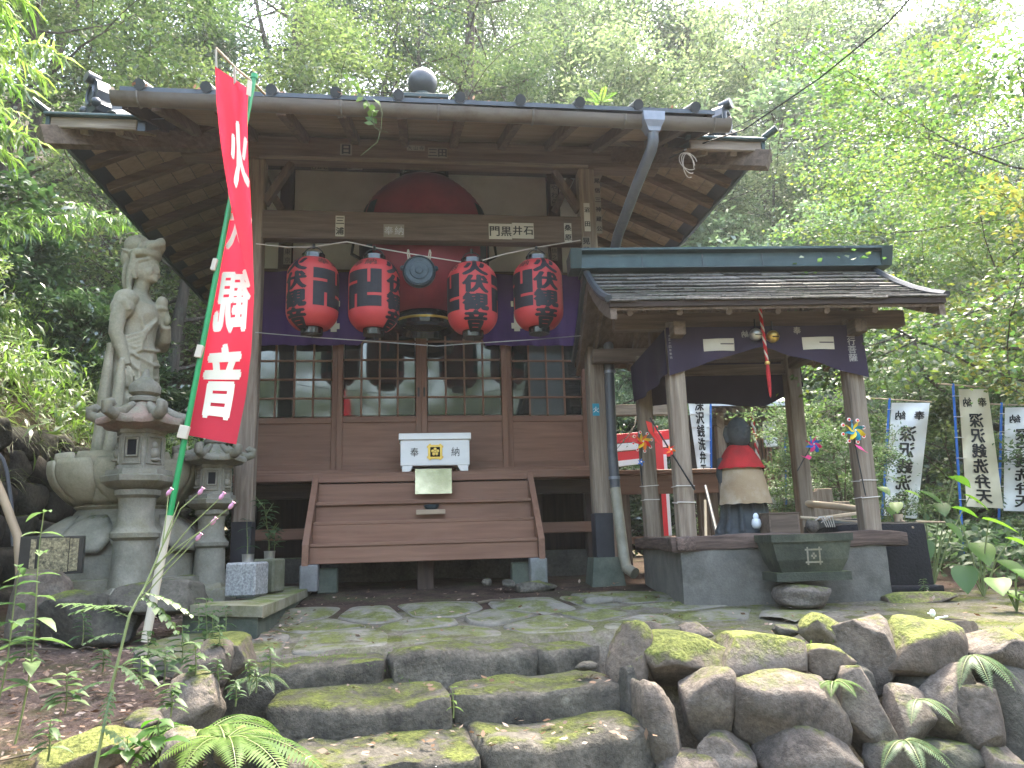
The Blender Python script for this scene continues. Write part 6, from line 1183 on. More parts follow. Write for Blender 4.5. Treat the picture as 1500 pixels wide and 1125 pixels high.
for i, (x, y, T, s) in enumerate(((8.2, 20, TE, .85), (11.5, 18.5, TF, .8), (15, 21, TE, .9), (10, 26, TF, 1.0), (14.5, 27, TE, 1.1), (19, 25, TF, 1.1), (12, 34, TE, 1.3), (18, 34, TF, 1.4), (24, 30, TE, 1.3), (8, 35, TF, 1.4), (22, 40, TF, 1.6), (14, 43, TE, 1.6), (30, 38, TF, 1.6), (12.6, 14.5, TF, .6), (17, 16.5, TE, .7), (6.5, 19, TF, 1.25), (9.5, 22.5, TE, 1.5), (13, 24, TF, 1.6), (18, 21.5, TE, 1.5), (7.5, 27, TE, 1.5), (4.4, 21, TF, 1.25), (11, 29, TF, 1.9), (16, 30, TE, 2.0), (21, 31, TF, 2.0), (6.5, 30, TE, 1.9), (2.5, 32, TF, 1.9), (26, 36, TE, 2.2), (9, 40, TF, 2.2))):
    plant(T, x, y, i * 2.1 + .5, s, LR_, GR_)
plant(TD, 9.6, 18.5, 1.4, 1.5, 'tall pale leaved tree at the top right above the hall roof'); plant(TD, 8.4, 15.0, .4, .95, 'pale whitish leaved tree right behind the roof end ornament'); plant(TD, 11.8, 21.5, 2.2, 1.0, 'pale leaved tree high up on the right hillside'); plant(TD, 5.0, 15.2, 4.0, .62, 'small pale leaved tree under the right eave corner'); plant(TD, 8.0, 11.6, 5.2, .5, 'low pale leaved tree above the pavilion ridge')
plant(TM, 7.2, 7.5, .6, .82, 'bright yellow green maple spreading in from the right edge', tilt=(0, R(-6))); plant(TM, 9.4, 9.6, 2.4, 1.05, 'taller bright maple behind the yellow green one'); plant(TM, 11.5, 12.5, 4.4, 1.0, 'bright maple farther off on the right')
plant(TS, 1.25, 12.6, .8, .8, 'dark twisted tree with bare crooked limbs behind the roof right of the finial'); plant(TS, -.5, 12.9, 2.6, .85, 'dark thin stemmed bare tree behind the roof left of the finial'); plant(TS, 2.5, 13.0, 4.1, .75, 'grey bare limbed tree behind the porch gutter')
plant(CD, 1.0, 16.6, 0, .9, 'straight cedar trunk rising behind the roof finial'); plant(CD, -3.2, 21, 2, 1.0, 'cedar standing high on the slope left of the finial')
for i, (x, y, T, s) in enumerate(((-14, -12, TA, 1.1), (-8, -18, TB, 1.2), (.5, -21, TA, 1.2), (7, -18, TB, 1.15), (15, -13, TA, 1.1), (-6.5, -10, TA, .85), (-2.2, -11.5, TB, .75), (1.8, -10.5, TA, .85), (5.6, -11, TB, .75), (9.5, -9, TA, .85), (3, -26, TB, 1.5), (-6, -26, TA, 1.4), (12, -24, TA, 1.4))): plant(T, x, y, i * 1.3, s, 'green tree at the clearing edge across from the hall', GU)
# yellowing branch tree at the right edge
TY = make_tree('yellowing_tree', 'tree', '', 108, 'leaf_yellow', 5.2, .07, .3, 10, 1.9, .25, 42, .12, .06, sub=3, twigs=3, rad=.16); plant(TY, 7.5, 7.4, 2.9, .72, 'thin tree with yellowing leaves at the right edge above the banners')
# shrubs
SA = make_tree('shrub', 'shrub', '', 111, 'leaf_broad', 1.5, .025, .1, 10, .9, .6, 55, .08, .04, bark='twig', sub=3, twigs=3, rad=.10, twl=.25)
SB_ = make_tree('shrub', 'shrub', '', 112, 'leaf_evergreen', 1.6, .03, .1, 11, .8, .8, 55, .10, .042, bark='twig', sub=3, twigs=3, rad=.10, twl=.25)
SC_ = make_tree('pale_shrub', 'shrub', '', 113, 'leaf_pale', 1.5, .025, .12, 9, .9, .35, 45, .13, .05, bark='twig', sub=3, twigs=3, rad=.10, twl=.3)
SN = make_tree('fine_leaved_shrub', 'shrub', '', 114, 'leaf_weed', 2.2, .03, .15, 14, .9, .4, 60, .055, .025, bark='twig', sub=4, twigs=3, rad=.09, twl=.28)
rnd_seed(17); k = 0
for x, y in [(random.uniform(4.6, 22), random.uniform(12, 34)) for _ in range(75)]:
    T = (SA, SB_, SC_, SN)[k % 4]; plant(T, x, y, random.uniform(0, 6), random.uniform(.9, 1.9), ('green hillside shrub', 'dark glossy hillside shrub', 'pale large leaved hillside shrub', 'fine leaved hillside shrub')[k % 4], ('green', 'glossy', 'pale', 'fine leaved')[k % 4] + ' shrubs on the right hillside'); k += 1
for x, y in [(random.uniform(-13, -4.2), random.uniform(6.0, 16)) for _ in range(36)] + [(random.uniform(-3.5, 4.5), random.uniform(12.4, 20)) for _ in range(26)]:
    T = (SA, SB_)[k % 2]; plant(T, x, y, random.uniform(0, 6), random.uniform(.7, 1.4), ('green bank shrub', 'dark glossy bank shrub')[k % 2], ('green', 'glossy')[k % 2] + ' shrubs on the left bank'); k += 1
plant(SN, 4.25, 7.35, .3, .62, 'fine leaved shrub standing before the mirrored white banner'); plant(SN, 5.2, 9.0, 2., 1.05, 'fine leaved shrub behind the cream banner'); plant(SA, at(1052, 640, 10.8).x, 10.8, 1, .55, 'twiggy green shrub between the monk statue and the tall white banner'); plant(SN, at(1196, 640, 9.6).x, 9.6, 4, .72, 'fine leaved shrub behind the pink and blue pinwheel'); plant(SA, at(1240, 640, 11.6).x, 11.6, 3, .9, 'green shrub before the stacked stone monument'); plant(SN, 6.9, 9.2, 5, 1.2, 'fine leaved shrub by the right edge banners'); plant(SA, 5.6, 6.4, 2, .35, 'low green bush at the right edge behind the basin'); plant(SN, 6.6, 6.6, .8, .4, 'low fine leaved bush at the far right edge'); plant(SA, 7.4, 9.8, 4, 1.4, 'wide green bush behind the right edge banners')
MB().tube([at(1330, 470, 9.5), at(1352, 545, 9.3), at(1385, 575, 9.2), at(1440, 618, 9.1), at(1500, 640, 9.0)], [.02, .035, .045, .05, .055], 8).tube([at(1352, 545, 9.3), at(1338, 500, 9.4), at(1365, 440, 9.5)], [.02, .015, .008], 6).tube([at(1415, 600, 9.15), at(1430, 540, 9.2), at(1446, 460, 9.3)], [.022, .015, .008], 6).build('leaning_trunk', 'bark', None, 60, label='dark crooked leaning branch crossing above the mirrored banners', cat='branch')
# bamboo on the left
def make_bamboo(seed, H, n_node):
    rg = random.Random(seed); np.random.seed(seed); C_ = MB(); pts = []; p = Vector((0, 0, -.2)); d = Vector((.12, 0, 1))
    for i in range(15): pts.append(p.copy()); d = (d + Vector((.035 + .012 * i, rg.gauss(0, .02), -.012 * i))).normalized(); p = p + d * H / 14
    C_.tube(pts, [.016 * (1 - .8 * i / 14) for i in range(15)], 7, False); P = []; D = []
    for i in range(3, 15):
        for _ in range(n_node):
            a = rg.uniform(0, 6.28); L = rg.uniform(.35, .8) * (1.1 - .03 * i); q = [pts[i]]; dd = Vector((math.cos(a), math.sin(a), .5))
            for j in range(4): dd = (dd + Vector((.06, 0, -.26))).normalized(); q.append(q[-1] + dd * L / 4)
            C_.tube(q, [.004, .003, .0025, .002, .0015], 4, False)
            for j in range(34): t = rg.random() ** .6 * 4; k_ = min(3, int(t)); P.append(q[k_].lerp(q[k_ + 1], t - k_)); D.append(Vector((dd.x * .6 + rg.gauss(0, .5), dd.y * .6 + rg.gauss(0, .5), -.45 + rg.gauss(0, .3))))
    P = np.array(P); D = np.array(D); n = len(P); V, Fc = leaf_cards(P, D, np.tile([0, 0, 1.], (n, 1)) + rv(n, .35), np.random.uniform(.10, .21, n), np.random.uniform(.013, .024, n), .22)
    r = empty('bamboo', (0, 0, -50), '', 'bamboo'); WM[r] = Matrix.Identity(4); link('culm', C_.mesh('culm', 'bamboo_culm', 60), r).matrix_local = Matrix.Identity(4); link('foliage', np_mesh('foliage', V, Fc, 'leaf_bamboo'), r).matrix_local = Matrix.Identity(4); return r
BA, BB = make_bamboo(5, 4.4, 7), make_bamboo(6, 3.4, 7)
for i, (T, x, y, z, rz, s) in enumerate(((BA, -5.55, 4.3, .9, .05, .9), (BB, -4.75, 4.0, 1.2, -.2, .9), (BA, -5.85, 5.4, 1.3, .15, .95), (BB, -4.85, 4.8, .9, .0, .85), (BA, -6.3, 6.8, 1.9, -.1, .95), (BB, -5.4, 6.2, 1.4, .1, .7), (BB, -4.9, 7.2, 1.2, .2, .6), (BA, -6.0, 8.6, 2.2, .2, .9), (BB, -4.5, 5.6, .9, -.3, .6), (BA, -5.45, 3.8, 1.3, .2, .85), (BB, -4.95, 4.6, 1.6, .1, .8), (BA, -5.8, 4.9, 1.2, .1, 1.0), (BA, -5.95, 5.2, 1.8, 0, 1.05), (BB, -5.2, 4.4, 2.0, .1, .9), (BB, -4.4, 4.3, .5, .1, .7), (BB, -4.7, 5.6, .9, .0, .75), (BA, -6.2, 6.2, 2.3, .1, 1.0), (BB, -4.9, 5.0, .8, 0, .8), (BA, -5.15, 4.3, 1.6, .05, .95), (BA, -5.0, 4.0, 1.75, -.1, .9), (BA, -5.0, 4.2, 2.0, .05, .85), (BB, -4.55, 4.3, 2.45, 0, .8), (BB, -4.3, 3.9, 2.3, .1, .7))):
    plant(T, x, y, rz, s, ('tall bright arching bamboo', 'shorter drooping bamboo')[T is BB], ('tall', 'short')[T is BB] + ' bamboos on the left bank', z)
# dwarf bamboo and sedge covering the left bank, undergrowth on the slopes
def scatter(n, x0, x1, y0, y1, ok):
    o = []
    while len(o) < n:
        x, y = random.uniform(x0, x1), random.uniform(y0, y1)
        if ok(x, y): o.append((x, y, hill(x, y)))
    return np.array(o)
rnd_seed(31)
C0 = scatter(1500, -9.5, -3.3, 4.0, 14, lambda x, y: xl(y) - x > .12); per = 30; P = np.repeat(C0, per, 0); P[:, 2] += .08; n = len(P); a = np.random.uniform(0, 6.28, n); D = np.stack([np.cos(a) * .6 + .35, np.sin(a) * .6 - .1, np.random.uniform(.3, 1.2, n)], 1)
V, Fc = blades(P + rv(n, .05) * [1, 1, .2], D, np.random.uniform(.2, .55, n), np.random.uniform(.008, .016, n), .75, 3); tag(link('bank_sedge', np_mesh('bank_sedge', V, Fc, 'leaf_grass')), 'drooping sedge and dry grass covering the left bank', 'grass', kind='stuff')
C0 = scatter(2300, -10, -3.35, 4.0, 14, lambda x, y: xl(y) - x > .15); per = 22; P = np.repeat(C0, per, 0) + rv(2300 * per, .16); P[:, 2] += np.random.rand(len(P)) * .55 + .1; n = len(P); D = rv(n, .7); D[:, 2] -= .25
V, Fc = leaf_cards(P, D, np.tile([.3, -.2, 1.], (n, 1)) + rv(n, .4), np.random.uniform(.09, .22, n), np.random.uniform(.018, .034, n), .2); tag(link('dwarf_bamboo_cover', np_mesh('dwarf_bamboo_cover', V, Fc, 'leaf_bamboo')), 'dwarf bamboo leaves covering the left bank', 'dwarf bamboo', kind='stuff')
C0 = np.concatenate([scatter(3600, -16, 6, 12.4, 34, lambda x, y: True), scatter(5200, 4.4, 30, 11.5, 42, lambda x, y: y > 12.3 or x > 9)]); per = 18; P = np.repeat(C0, per, 0) + rv(len(C0) * per, .30); P[:, 2] += np.random.rand(len(P)) * .6 + .05; n = len(P); D = rv(n, .8); D[:, 2] *= .5
V, Fc = leaf_cards(P, D, np.tile([0, -.3, 1.], (n, 1)) + rv(n, .4), np.random.uniform(.10, .24, n), np.random.uniform(.05, .1, n), .15); tag(link('slope_undergrowth', np_mesh('slope_undergrowth', V, Fc, 'leaf_broad')), 'mixed leafy undergrowth over the wooded slopes', 'undergrowth', kind='stuff')
C0 = scatter(520, 4.3, 8.3, 4.6, 11.5, lambda x, y: x > 4.35 + .2 * abs(y - 6)); per = 24; P = np.repeat(C0, per, 0) + rv(len(C0) * per, .14); P[:, 2] = np.array([gz(a_, b_) for a_, b_ in P[:, :2]]) + np.random.rand(len(P)) * .36 + .04; n = len(P); D = rv(n, .8); D[:, 2] *= .4
V, Fc = leaf_cards(P, D, np.tile([0, -.3, 1.], (n, 1)) + rv(n, .35), np.random.uniform(.06, .14, n), np.random.uniform(.03, .07, n), .15); tag(link('weed_cover', np_mesh('weed_cover', V, Fc, 'leaf_weed')), 'leafy weeds covering the ground right of the black basin', 'weeds', kind='stuff')
# big-leaved plants at the right
def big_leaf_plant(px, py, Y, leaves, label, m='leaf_big', size=.2):
    base = at(px, py, Y); base.z = gz(base.x, base.y); r = empty('big_leaf_plant', base, label, 'plant'); S_ = MB()
    for lx, ly, s, az, pitch in leaves:
        c = at(lx, ly, Y + random.uniform(-.1, .1)); S_.tube([base, (base + c) / 2 + Vector((0, 0, .05)), c], [.007, .006, .004], 5)
        L = size * s; d = Vector((math.sin(az), -math.cos(az), -math.tan(pitch))).normalized(); u = Vector((math.cos(az), math.sin(az), 0)); nn = u.cross(d) * -1; b = MB()
        prof = [(-.22, .0), (-.16, .30), (.0, .46), (.2, .5), (.45, .44), (.7, .28), (.9, .1), (1.0, 0)]
        V = []
        for t, w in prof:
            for q in (-1, -.5, 0, .5, 1): V.append(c + d * L * t + u * L * w * q * .95 + nn * L * (.10 * abs(q) * w * 2 - .18 * t * t))
        b.add(V, [(i * 5 + j, i * 5 + j + 1, (i + 1) * 5 + j + 1, (i + 1) * 5 + j) for i in range(7) for j in range(4)]); b.build('leaf', m, r, 80, recalc=False)
    S_.build('stem', 'bamboo_culm', r)
rnd_seed(9)
big_leaf_plant(1365, 850, 5.7, ((1352, 722, .9, .6, .5), (1378, 740, .7, -.4, .6), (1398, 700, .8, 1.6, .4), (1420, 728, .9, .9, .6), (1352, 795, .8, -.2, 1.0), (1390, 770, .8, .5, .8)), 'tall plant with big heart shaped leaves right of the black basin', size=.19)
big_leaf_plant(1440, 870, 5.2, ((1400, 745, .8, 1.3, .3), (1448, 762, 1.0, .9, .35), (1435, 800, .9, -.3, .7), (1470, 825, 1.0, .3, .5), (1480, 790, .8, 1.2, .4), (1412, 835, .9, -.6, .9)), 'spreading big leaved plant in front of the cream banner', size=.2)
big_leaf_plant(1490, 900, 4.6, ((1460, 850, 1.0, -.5, .4), (1490, 838, 1.0, .4, .5), (1475, 868, .8, .2, .3), (1500, 870, .9, .9, .4)), 'low big leaved plant at the right edge above the wall', size=.16)
big_leaf_plant(1310, 770, 6.6, ((1290, 715, .7, .2, .5), (1312, 738, .7, -.5, .6), (1330, 720, .7, .7, .4), (1300, 745, .6, .3, .8)), 'young broad leaved plant under the mirrored white banner', size=.18)
# ferns
def fern(base, fronds, label, name='fern', m='leaf_fern'):
    r = empty(name, base, label, 'fern'); base = Vector(base)
    for az, L, rise, droop in fronds:
        d = Vector((math.cos(az), math.sin(az), 0)); P = []; D = []; N = []; Ls = []; q = MB(); ax = [base + d * L * t + Vector((0, 0, rise * L * t - droop * L * t * t)) for t in [i / 30 for i in range(31)]]; q.tube(ax, [.0035 * (1 - .8 * i / 30) for i in range(31)], 4)
        for i in range(3, 31):
            t = i / 30; tg = (ax[i] - ax[i - 1]).normalized(); s = tg.cross(Vector((0, 0, 1))).normalized(); ln = L * .24 * math.sin(math.pi * min(1, .12 + t * .9)) ** .8
            for sg in (-1, 1): P.append(ax[i]); D.append(s * sg + tg * .35 + Vector((0, 0, -.1))); N.append(s.cross(tg)); Ls.append(ln * random.uniform(.9, 1.08))
        Ls = np.array(Ls); V, Fc = leaf_cards(np.array(P), np.array(D), np.array(N), Ls, np.full(len(Ls), L * .035), .1); f = link('frond', np_mesh('frond', V, Fc, m), r, Matrix.Identity(4)); q.build('frond_stalk', 'bamboo_culm', f)
rnd_seed(12)
fern(at(330, 1085, 3.15), [(a, random.uniform(.2, .33), .55, .75) for a in (-2.6, -1.9, -1.2, -.6, .0, .5, 1.1, 2.0)] + [(-.35, .42, .3, .55), (-.75, .38, .35, .6)], 'bright green fern arching over the rocks beside the third step')
fern(at(300, 1075, 3.35), [(a, random.uniform(.25, .4), .6, .8) for a in (-2.9, -2.2, -1.5, -.9, -.2, .8)], 'pale fern tuft left of the bright arching fern')
fern(at(1222, 1000, 3.52), [(a, .14, .5, .8) for a in (-2.8, -2.2, -1.4, -.5, .3)], 'small fern growing from the wall joint left of the tilted boulder')
fern(at(1425, 960, 3.55), [(a, .19, .2, .9) for a in (-2.6, -1.9, -1.3, -.7, -.1)], 'fern hanging from the upper right part of the wall', m='leaf_weed')
fern(at(1325, 1085, 3.4), [(a, .19, .3, .8) for a in (-2.7, -1.8, -1.0, -.4, .1)], 'fern low between the boulders at the bottom right', m='leaf_weed')
fern(at(1345, 1025, 3.45), [(a, .16, .3, .8) for a in (-2.4, -1.2, -.4)], 'tiny fern in the joint beside the upright mossy boulder', m='leaf_weed')
fern(at(378, 995, 3.75), [(a, .15, .6, .9) for a in (-2.4, -1.6, -.9, -.2, .8)], 'tiny fern at the left end of the second step', m='leaf_weed')
fern(at(880, 152, 5.35), [(a, .14, 1.1, .6) for a in (-2.6, -1.5, -.4, .5, 1.6, 2.6)], 'little fern sprouting on the porch roof above the gutter')
# leafy herbs: paired leaves up a stem
def herb(base, H, n, L, label, m='leaf_weed', W=.42, lean=(0, 0), group=None, name='weed', pairs=2, branch=0):
    base = Vector(base); r = empty(name, base, label, 'plant', group); S_ = MB(); stems = [[base + Vector((lean[0] * t * H, lean[1] * t * H, H * t)) + Vector((.02 * H * math.sin(t * 5), 0, 0)) for t in [i / 8 for i in range(9)]]]
    for k in range(branch): p = stems[0][3 + k % 5]; a = k * 2.4; stems.append([p, p + Vector((math.cos(a) * .35, math.sin(a) * .35, .5)) * H * .25, p + Vector((math.cos(a) * .6, math.sin(a) * .6, .8)) * H * .3])
    P = []; D = []; Ls = []
    for si, s in enumerate(stems):
        S_.tube(s, [.004 * (1 - .6 * i / (len(s) - 1)) for i in range(len(s))], 5)
        for i in range(n if si == 0 else n // 2):
            t = (.15 + .85 * (i + 1) / n) * (len(s) - 1); k = min(len(s) - 2, int(t)); p = s[k].lerp(s[k + 1], t - k)
            for q in range(pairs): a = i * 1.9 + q * 6.283 / pairs + random.uniform(-.3, .3); P.append(p); D.append((math.cos(a), math.sin(a), random.uniform(-.15, .5))); Ls.append(L * random.uniform(.65, 1.1) * (1 - .35 * i / n))
    V = []; b = MB()                                                # curved leaves with a midrib fold
    for p, d, l in zip(P, D, Ls):
        d = Vector(d).normalized(); u = d.cross(Vector((0, 0, 1))).normalized(); nn = u.cross(d); V = []
        for t, w in ((0, .02), (.2, .32), (.45, .5), (.7, .38), (.9, .14), (1, .0)):
            c = p + d * l * t - Vector((0, 0, l * .35 * t * t)); V += [c - u * l * W * w + nn * l * .08 * w * 2, c, c + u * l * W * w + nn * l * .08 * w * 2]
        b.add(V, [(i * 3 + j, i * 3 + j + 1, i * 3 + j + 4, i * 3 + j + 3) for i in range(5) for j in range(2)])
    b.build('leaves', m, r, 80, recalc=False); S_.build('stem', 'bamboo_culm', r); return r
rnd_seed(14)
herb(at(22, 1090, 3.0), .78, 9, .14, 'tall broad leaved weed at the left edge of the picture', lean=(.05, 0))
herb(at(-12, 1060, 2.9), .5, 7, .13, 'second broad leaved weed half outside the left edge', lean=(.1, 0))
herb(at(265, 985, 3.9), .2, 6, .11, 'leafy weed at the foot of the banner pole sleeve', pairs=3); herb(at(300, 960, 4.1), .26, 6, .09, 'bluish leafy weed right of the banner pole sleeve', pairs=3); herb(at(240, 1000, 3.7), .14, 5, .11, 'low spreading weed among the dead leaves', pairs=3)
for px, py, Y_, H_, L_, lb in ((150, 985, 4.0, .1, .07, 'short weed in the middle of the dead leaves'), (95, 1045, 3.4, .14, .1, 'pale weed left of the mossy corner rock'), (215, 975, 4.1, .16, .09, 'weed just left of the banner pole foot'), (318, 1010, 3.6, .12, .07, 'low weed squeezed between the two brown rocks'), (250, 1050, 3.35, .12, .09, 'soft weed above the small bare rock'), (345, 1035, 3.5, .1, .06, 'little weed at the foot of the round brown rock'), (35, 985, 4.1, .22, .1, 'leafy weed before the upright squarish boulder'), (120, 945, 4.6, .16, .08, 'weed against the long dark mossy rock'), (310, 950, 4.2, .18, .08, 'bushy weed between pole sleeve and concrete ledge'), (375, 1015, 3.6, .1, .05, 'tiny leafy sprig where rock meets the second step')): herb(at(px, py, Y_), H_, 6, L_, lb, pairs=3, name='weed')
herb(at(205, 1010, 3.5), .12, 5, .10, 'grey green weed flopping over the leaf litter', pairs=3); herb(at(285, 1000, 3.6), .16, 6, .09, 'pale weed tucked behind the round brown rock', pairs=3); herb(at(320, 985, 3.8), .2, 6, .07, 'thin leafed weed against the mossy corner rock', pairs=3); herb(at(70, 1115, 2.8), .12, 5, .08, 'low weed in the bottom left corner', pairs=3); herb(at(330, 925, 4.7), .13, 5, .07, 'low dark weed below the concrete ledge'); herb(at(290, 925, 4.75), .15, 5, .07, 'small weed against the ledge wall'); herb(at(395, 990, 3.72), .12, 5, .06, 'little weed at the left end of the second step riser', pairs=3); herb(at(365, 1000, 3.6), .09, 6, .045, 'small leafed clump below the mossy corner rock', pairs=4)
herb(at(664, 1052, 3.69), .13, 4, .045, 'tiny bright weed growing from the joint of the second step', m='leaf_fern'); herb(at(230, 1110, 2.9), .12, 4, .12, 'heart leaved weed at the bottom below the fern', m='leaf_big', W=.6); herb(at(185, 1120, 2.85), .08, 4, .09, 'bright round leaved weed at the bottom left', m='leaf_big', W=.7); herb(at(1355, 870, 5.3), .1, 6, .05, 'dark little weeds by the long kerb stone', pairs=4); herb(at(1225, 935, 3.9), .03, 3, .05, 'tiny sprig on the pointed mossy boulder')
# thistle-like tall weed with lobed leaves and flower heads
TW = empty('tall_thistle', at(140, 1120, 2.75), 'tall thin thistle weed with lobed leaves and pale pink buds before the stone lanterns', 'plant'); S_ = MB(); stem = [at(140, 1125, 2.75), at(165, 1000, 2.8), at(190, 900, 2.85), at(212, 860, 2.9), at(238, 800, 2.95), at(262, 735, 3.0)]; S_.tube(stem, [.006, .0055, .005, .004, .003, .002], 6)
br = [((238, 800), (265, 745), (293, 721)), ((225, 835), (280, 770), (324, 728)), ((212, 860), (280, 790), (338, 742)), ((205, 880), (250, 830), (290, 788)), ((238, 800), (243, 760), (247, 722)), ((225, 830), (262, 800), (312, 765))]
for q in br: S_.tube([at(*q[0], 2.93), at(*q[1], 2.95), at(*q[2], 2.98)], [.0028, .002, .0015], 5); MB().lathe([(.002, -.012), (.007, -.006), (.008, .004), (.005, .012), (.008, .02)], 8, at(*q[2], 2.98), m=Matrix.Rotation(R(35), 3, 'Y')).build('bud', 'flower_pink', TW, 60)
S_.build('stem', 'bamboo_culm', TW); P = []; D = []; Ls = []
for (x0, y0, Y0), (x1, y1, Y1) in (((165, 1000, 2.8), (105, 1020, 2.75)), ((165, 1010, 2.8), (150, 1075, 2.7)), ((172, 975, 2.8), (212, 1010, 2.75)), ((190, 905, 2.85), (85, 885, 2.9)), ((195, 890, 2.86), (100, 900, 2.85)), ((208, 868, 2.88), (285, 905, 2.9)), ((205, 872, 2.88), (262, 930, 2.85)), ((185, 930, 2.84), (120, 945, 2.8)), ((180, 950, 2.83), (250, 965, 2.85)), ((150, 1070, 2.77), (190, 1100, 2.7))):
    a, e = at(x0, y0, Y0), at(x1, y1, Y1); m_ = (a + e) / 2 + Vector((0, 0, .035)); ax = [a.lerp(m_, t).lerp(m_.lerp(e, t), t) for t in [i / 12 for i in range(13)]]; l = (e - a).length
    for i in range(12):
        tg = (ax[i + 1] - ax[i]).normalized(); s = tg.cross(Vector((0, 0, 1))).normalized()
        P.append(ax[i]); D.append(tg); Ls.append(l / 9)
        for sg in (-1, 1): P.append(ax[i]); D.append(s * sg + tg * .7 + Vector((0, 0, -.2))); Ls.append(l * .24 * math.sin(math.pi * (i + 1.5) / 15) * (1 if i % 2 else .6))
Ls = np.array(Ls); V, Fc = leaf_cards(np.array(P), np.array(D), np.tile([0, 0, 1.], (len(P), 1)), Ls, Ls * .45 + .004, .1); o = link('lobed_leaves', np_mesh('lobed_leaves', V, Fc, 'leaf_weed'), TW, Matrix.Identity(4))
# flowers in the vases, vine on the gutter
herb((v1.x - .01, 5.62, .46), .28, 4, .09, 'thin dried sprig in the speckled granite vase', m='leaf_evergreen', W=.3, name='vase_plant'); herb((v2.x - .0, 5.93, .48), .40, 6, .085, 'glossy dark green sprig of evergreen leaves in the arched granite vase', m='leaf_evergreen', W=.62, branch=6, name='vase_plant', lean=(-.1, 0)); herb((v2.x + .03, 5.95, .48), .22, 5, .075, 'shorter bright leaved sprig beside the dark one in the arched vase', m='leaf_broad', W=.6, branch=4, name='vase_plant')
VN = empty('gutter_vine', at(545, 160, 5.18), 'thin green vine dangling over the porch gutter', 'vine'); S_ = MB(); vp = [at(508, 105, 5.35), at(522, 130, 5.25), at(540, 150, 5.16), at(545, 165, 5.15), at(548, 185, 5.15), at(557, 192, 5.15), at(553, 208, 5.15), at(528, 228, 5.15)]; S_.tube(vp, .0025, 5).tube([at(555, 150, 5.16), at(560, 165, 5.15), at(558, 190, 5.15), at(568, 195, 5.15)], .002, 5).build('stem', 'bamboo_culm', VN)
P = [vp[i].lerp(vp[i + 1], t) for i in range(4) for t in (.1, .35, .6, .85)] + [at(558, 155, 5.15), at(553, 165, 5.15), at(545, 172, 5.15)]; n = len(P); rnd_seed(2); V, Fc = leaf_cards(np.array(P), rv(n) * [1, .4, .8] + [0, -.3, 0], np.tile([0, -1, .4], (n, 1)) + rv(n, .2), np.random.uniform(.05, .085, n), np.random.uniform(.04, .06, n), .1); link('leaves', np_mesh('leaves', V, Fc, 'leaf_fern'), VN, Matrix.Identity(4))
# fallen leaves, twigs, moss tufts
def littered(name, n, fx, fy, fz, L0, L1, m, label, cat='fallen leaves', ok=None):
    P = []
    while len(P) < n:
        x, y = fx(), fy()
        if ok is None or ok(x, y): P.append((x, y, fz(x, y)))
    P = np.array(P); D = rv(n) * [1, 1, .15]; N = np.tile([0, 0, 1.], (n, 1)) + rv(n, .35); L = np.random.uniform(L0, L1, n); V, Fc = leaf_cards(P, D, N, L, L * np.random.uniform(.3, .6, n), -.12); tag(link(name, np_mesh(name, V, Fc, m)), label, cat, kind='stuff')
rnd_seed(41); U = random.uniform
littered('fallen_leaves', 5200, lambda: U(-3.6, -.75), lambda: U(2.2, 5.6), lambda x, y: gz(x, y) + U(.012, .035), .018, .05, 'leaf_dead', 'dead brown leaves littering the ground left of the steps')
littered('terrace_leaves', 520, lambda: U(-1.2, 4.2), lambda: U(4.1, 6.6), lambda x, y: gz(x, y) + U(.02, .032), .015, .045, 'leaf_dead', 'scattered dead leaves on the terrace earth', ok=lambda x, y: not (1.75 < x < 3.3 and 5.1 < y < 6.5))
littered('step_leaves', 150, lambda: U(-.6, 1.0), lambda: U(3.3, 4.0), lambda x, y: (-.122 if y > 3.78 else -.27) + U(0, .01), .02, .055, 'leaf_dead', 'dead leaves lying on the treads of the stone steps')
littered('roof_litter', 160, lambda: U(-2.1, 2.4), lambda: U(5.3, 5.5), lambda x, y: zb + .13 + (y - 5.36) * sl_, .02, .06, 'leaf_dead', 'dead leaves caught on the porch roof edge')
b = MB(); rnd_seed(44)
for _ in range(46):
    x, y = U(-3.2, -.9), U(2.4, 5.2); a = U(0, 6.28); L = U(.08, .4); p = Vector((x, y, gz(x, y) + .03)); d = Vector((math.cos(a), math.sin(a), U(-.05, .1))); b.tube([p, p + d * L * .5 + Vector((0, 0, .015)), p + d * L], [.005, .004, .002], 5)
b.build('fallen_twigs', 'twig', None, label='fallen twigs lying among the dead leaves', cat='twigs', kind='stuff')
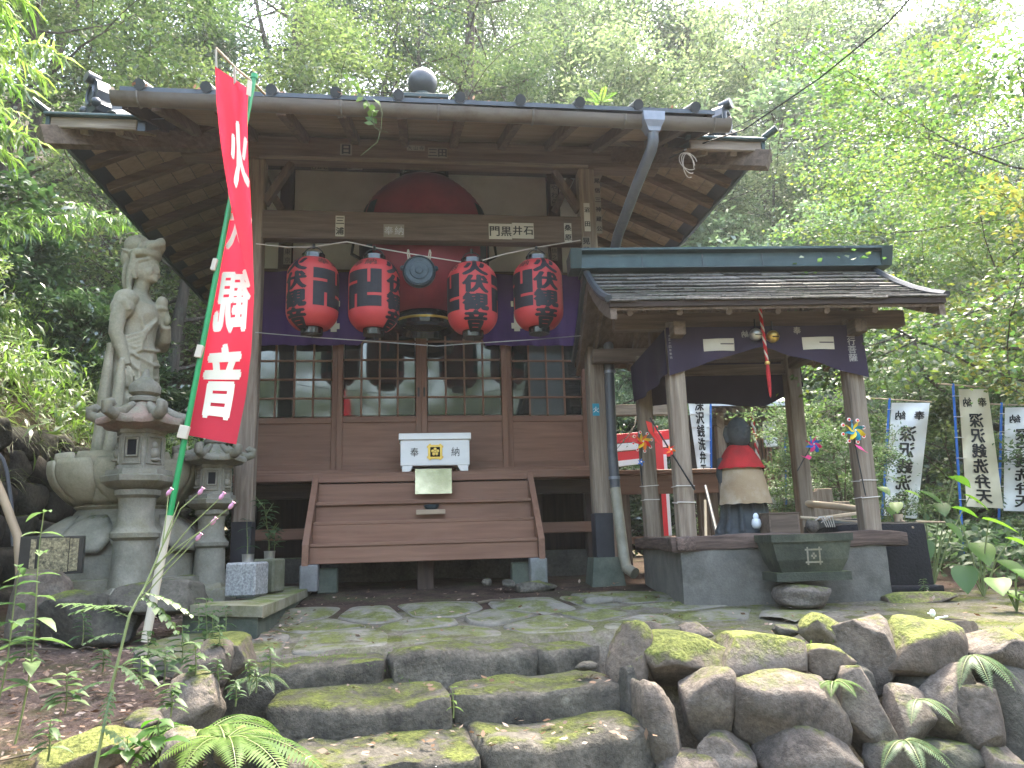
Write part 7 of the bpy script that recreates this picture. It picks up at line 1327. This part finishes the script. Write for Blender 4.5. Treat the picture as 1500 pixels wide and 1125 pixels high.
for px, py, x2, y2, Y0, lb in ((60, 995, 110, 970, 4.0, 'short fallen stick on the dead leaves at the left'), (700, 893, 740, 890, 5.6, 'thin pale stick lying on the terrace earth'), (1415, 905, 1368, 910, 4.2, 'dark stick on the terrace beside the figurine')):
    a, e = at(px, py, Y0), at(x2, y2, Y0 + .05); a.z = gz(a.x, a.y) + .03; e.z = gz(e.x, e.y) + .03; MB().tube([a, (a + e) / 2 + Vector((0, 0, .01)), e], [.01, .009, .006], 6).build('stick', 'twig', None, label=lb, cat='stick')
# grass blades and small moss herbs on terrace edges
rnd_seed(51); P = []
for _ in range(900): x = U(-1.0, 4.5); y = 4.0 + .12 * min(x, 1.05) + U(-.02, .35) if x < 1 else U(3.75, 4.1); P.append((x, y, gz(x, max(y, 4.3)) + .0))
P = np.array(P); n = len(P); V, Fc = blades(P, rv(n) * [1, 1, .2] + [0, 0, 1], np.random.uniform(.015, .05, n), np.random.uniform(.002, .004, n), .5, 2); tag(link('edge_grass', np_mesh('edge_grass', V, Fc, 'leaf_fern')), 'short grass and moss tufts along the terrace edge', 'grass', kind='stuff')
name_by_place()
for k_ in [k for k in (TA, TB, TE, TF, TC_, TD, TM, TS, CD, TY, SA, SB_, SC_, SN, BA, BB) if k not in used]: print('unused', k_.name)
# ------------------------------------------------------------------ haze over the valley
HZ = MB().add([(x, y, z) for z in (-3.2, 52) for x, y in ((-64, -64), (70, -64), (70, 79), (-64, 79))], [(0, 1, 2, 3), (4, 5, 6, 7), (0, 1, 5, 4), (1, 2, 6, 5), (2, 3, 7, 6), (3, 0, 4, 7)])
M = bpy.data.materials.new('haze'); M.use_nodes = True; t = M.node_tree; t.nodes.remove(t.nodes['Principled BSDF']); pv = t.nodes.new('ShaderNodeVolumePrincipled')
pv.inputs['Color'].default_value = (.93, .96, 1, 1); pv.inputs['Density'].default_value = .0009; pv.inputs['Anisotropy'].default_value = .35; lnk(t, pv.outputs[0], t.nodes['Material Output'].inputs['Volume']); MATS['haze'] = M
HZ.build('haze', 'haze', None, label='thin bright haze hanging in the wooded valley', cat='haze', kind='stuff')
SC.cycles.volume_bounces = 1
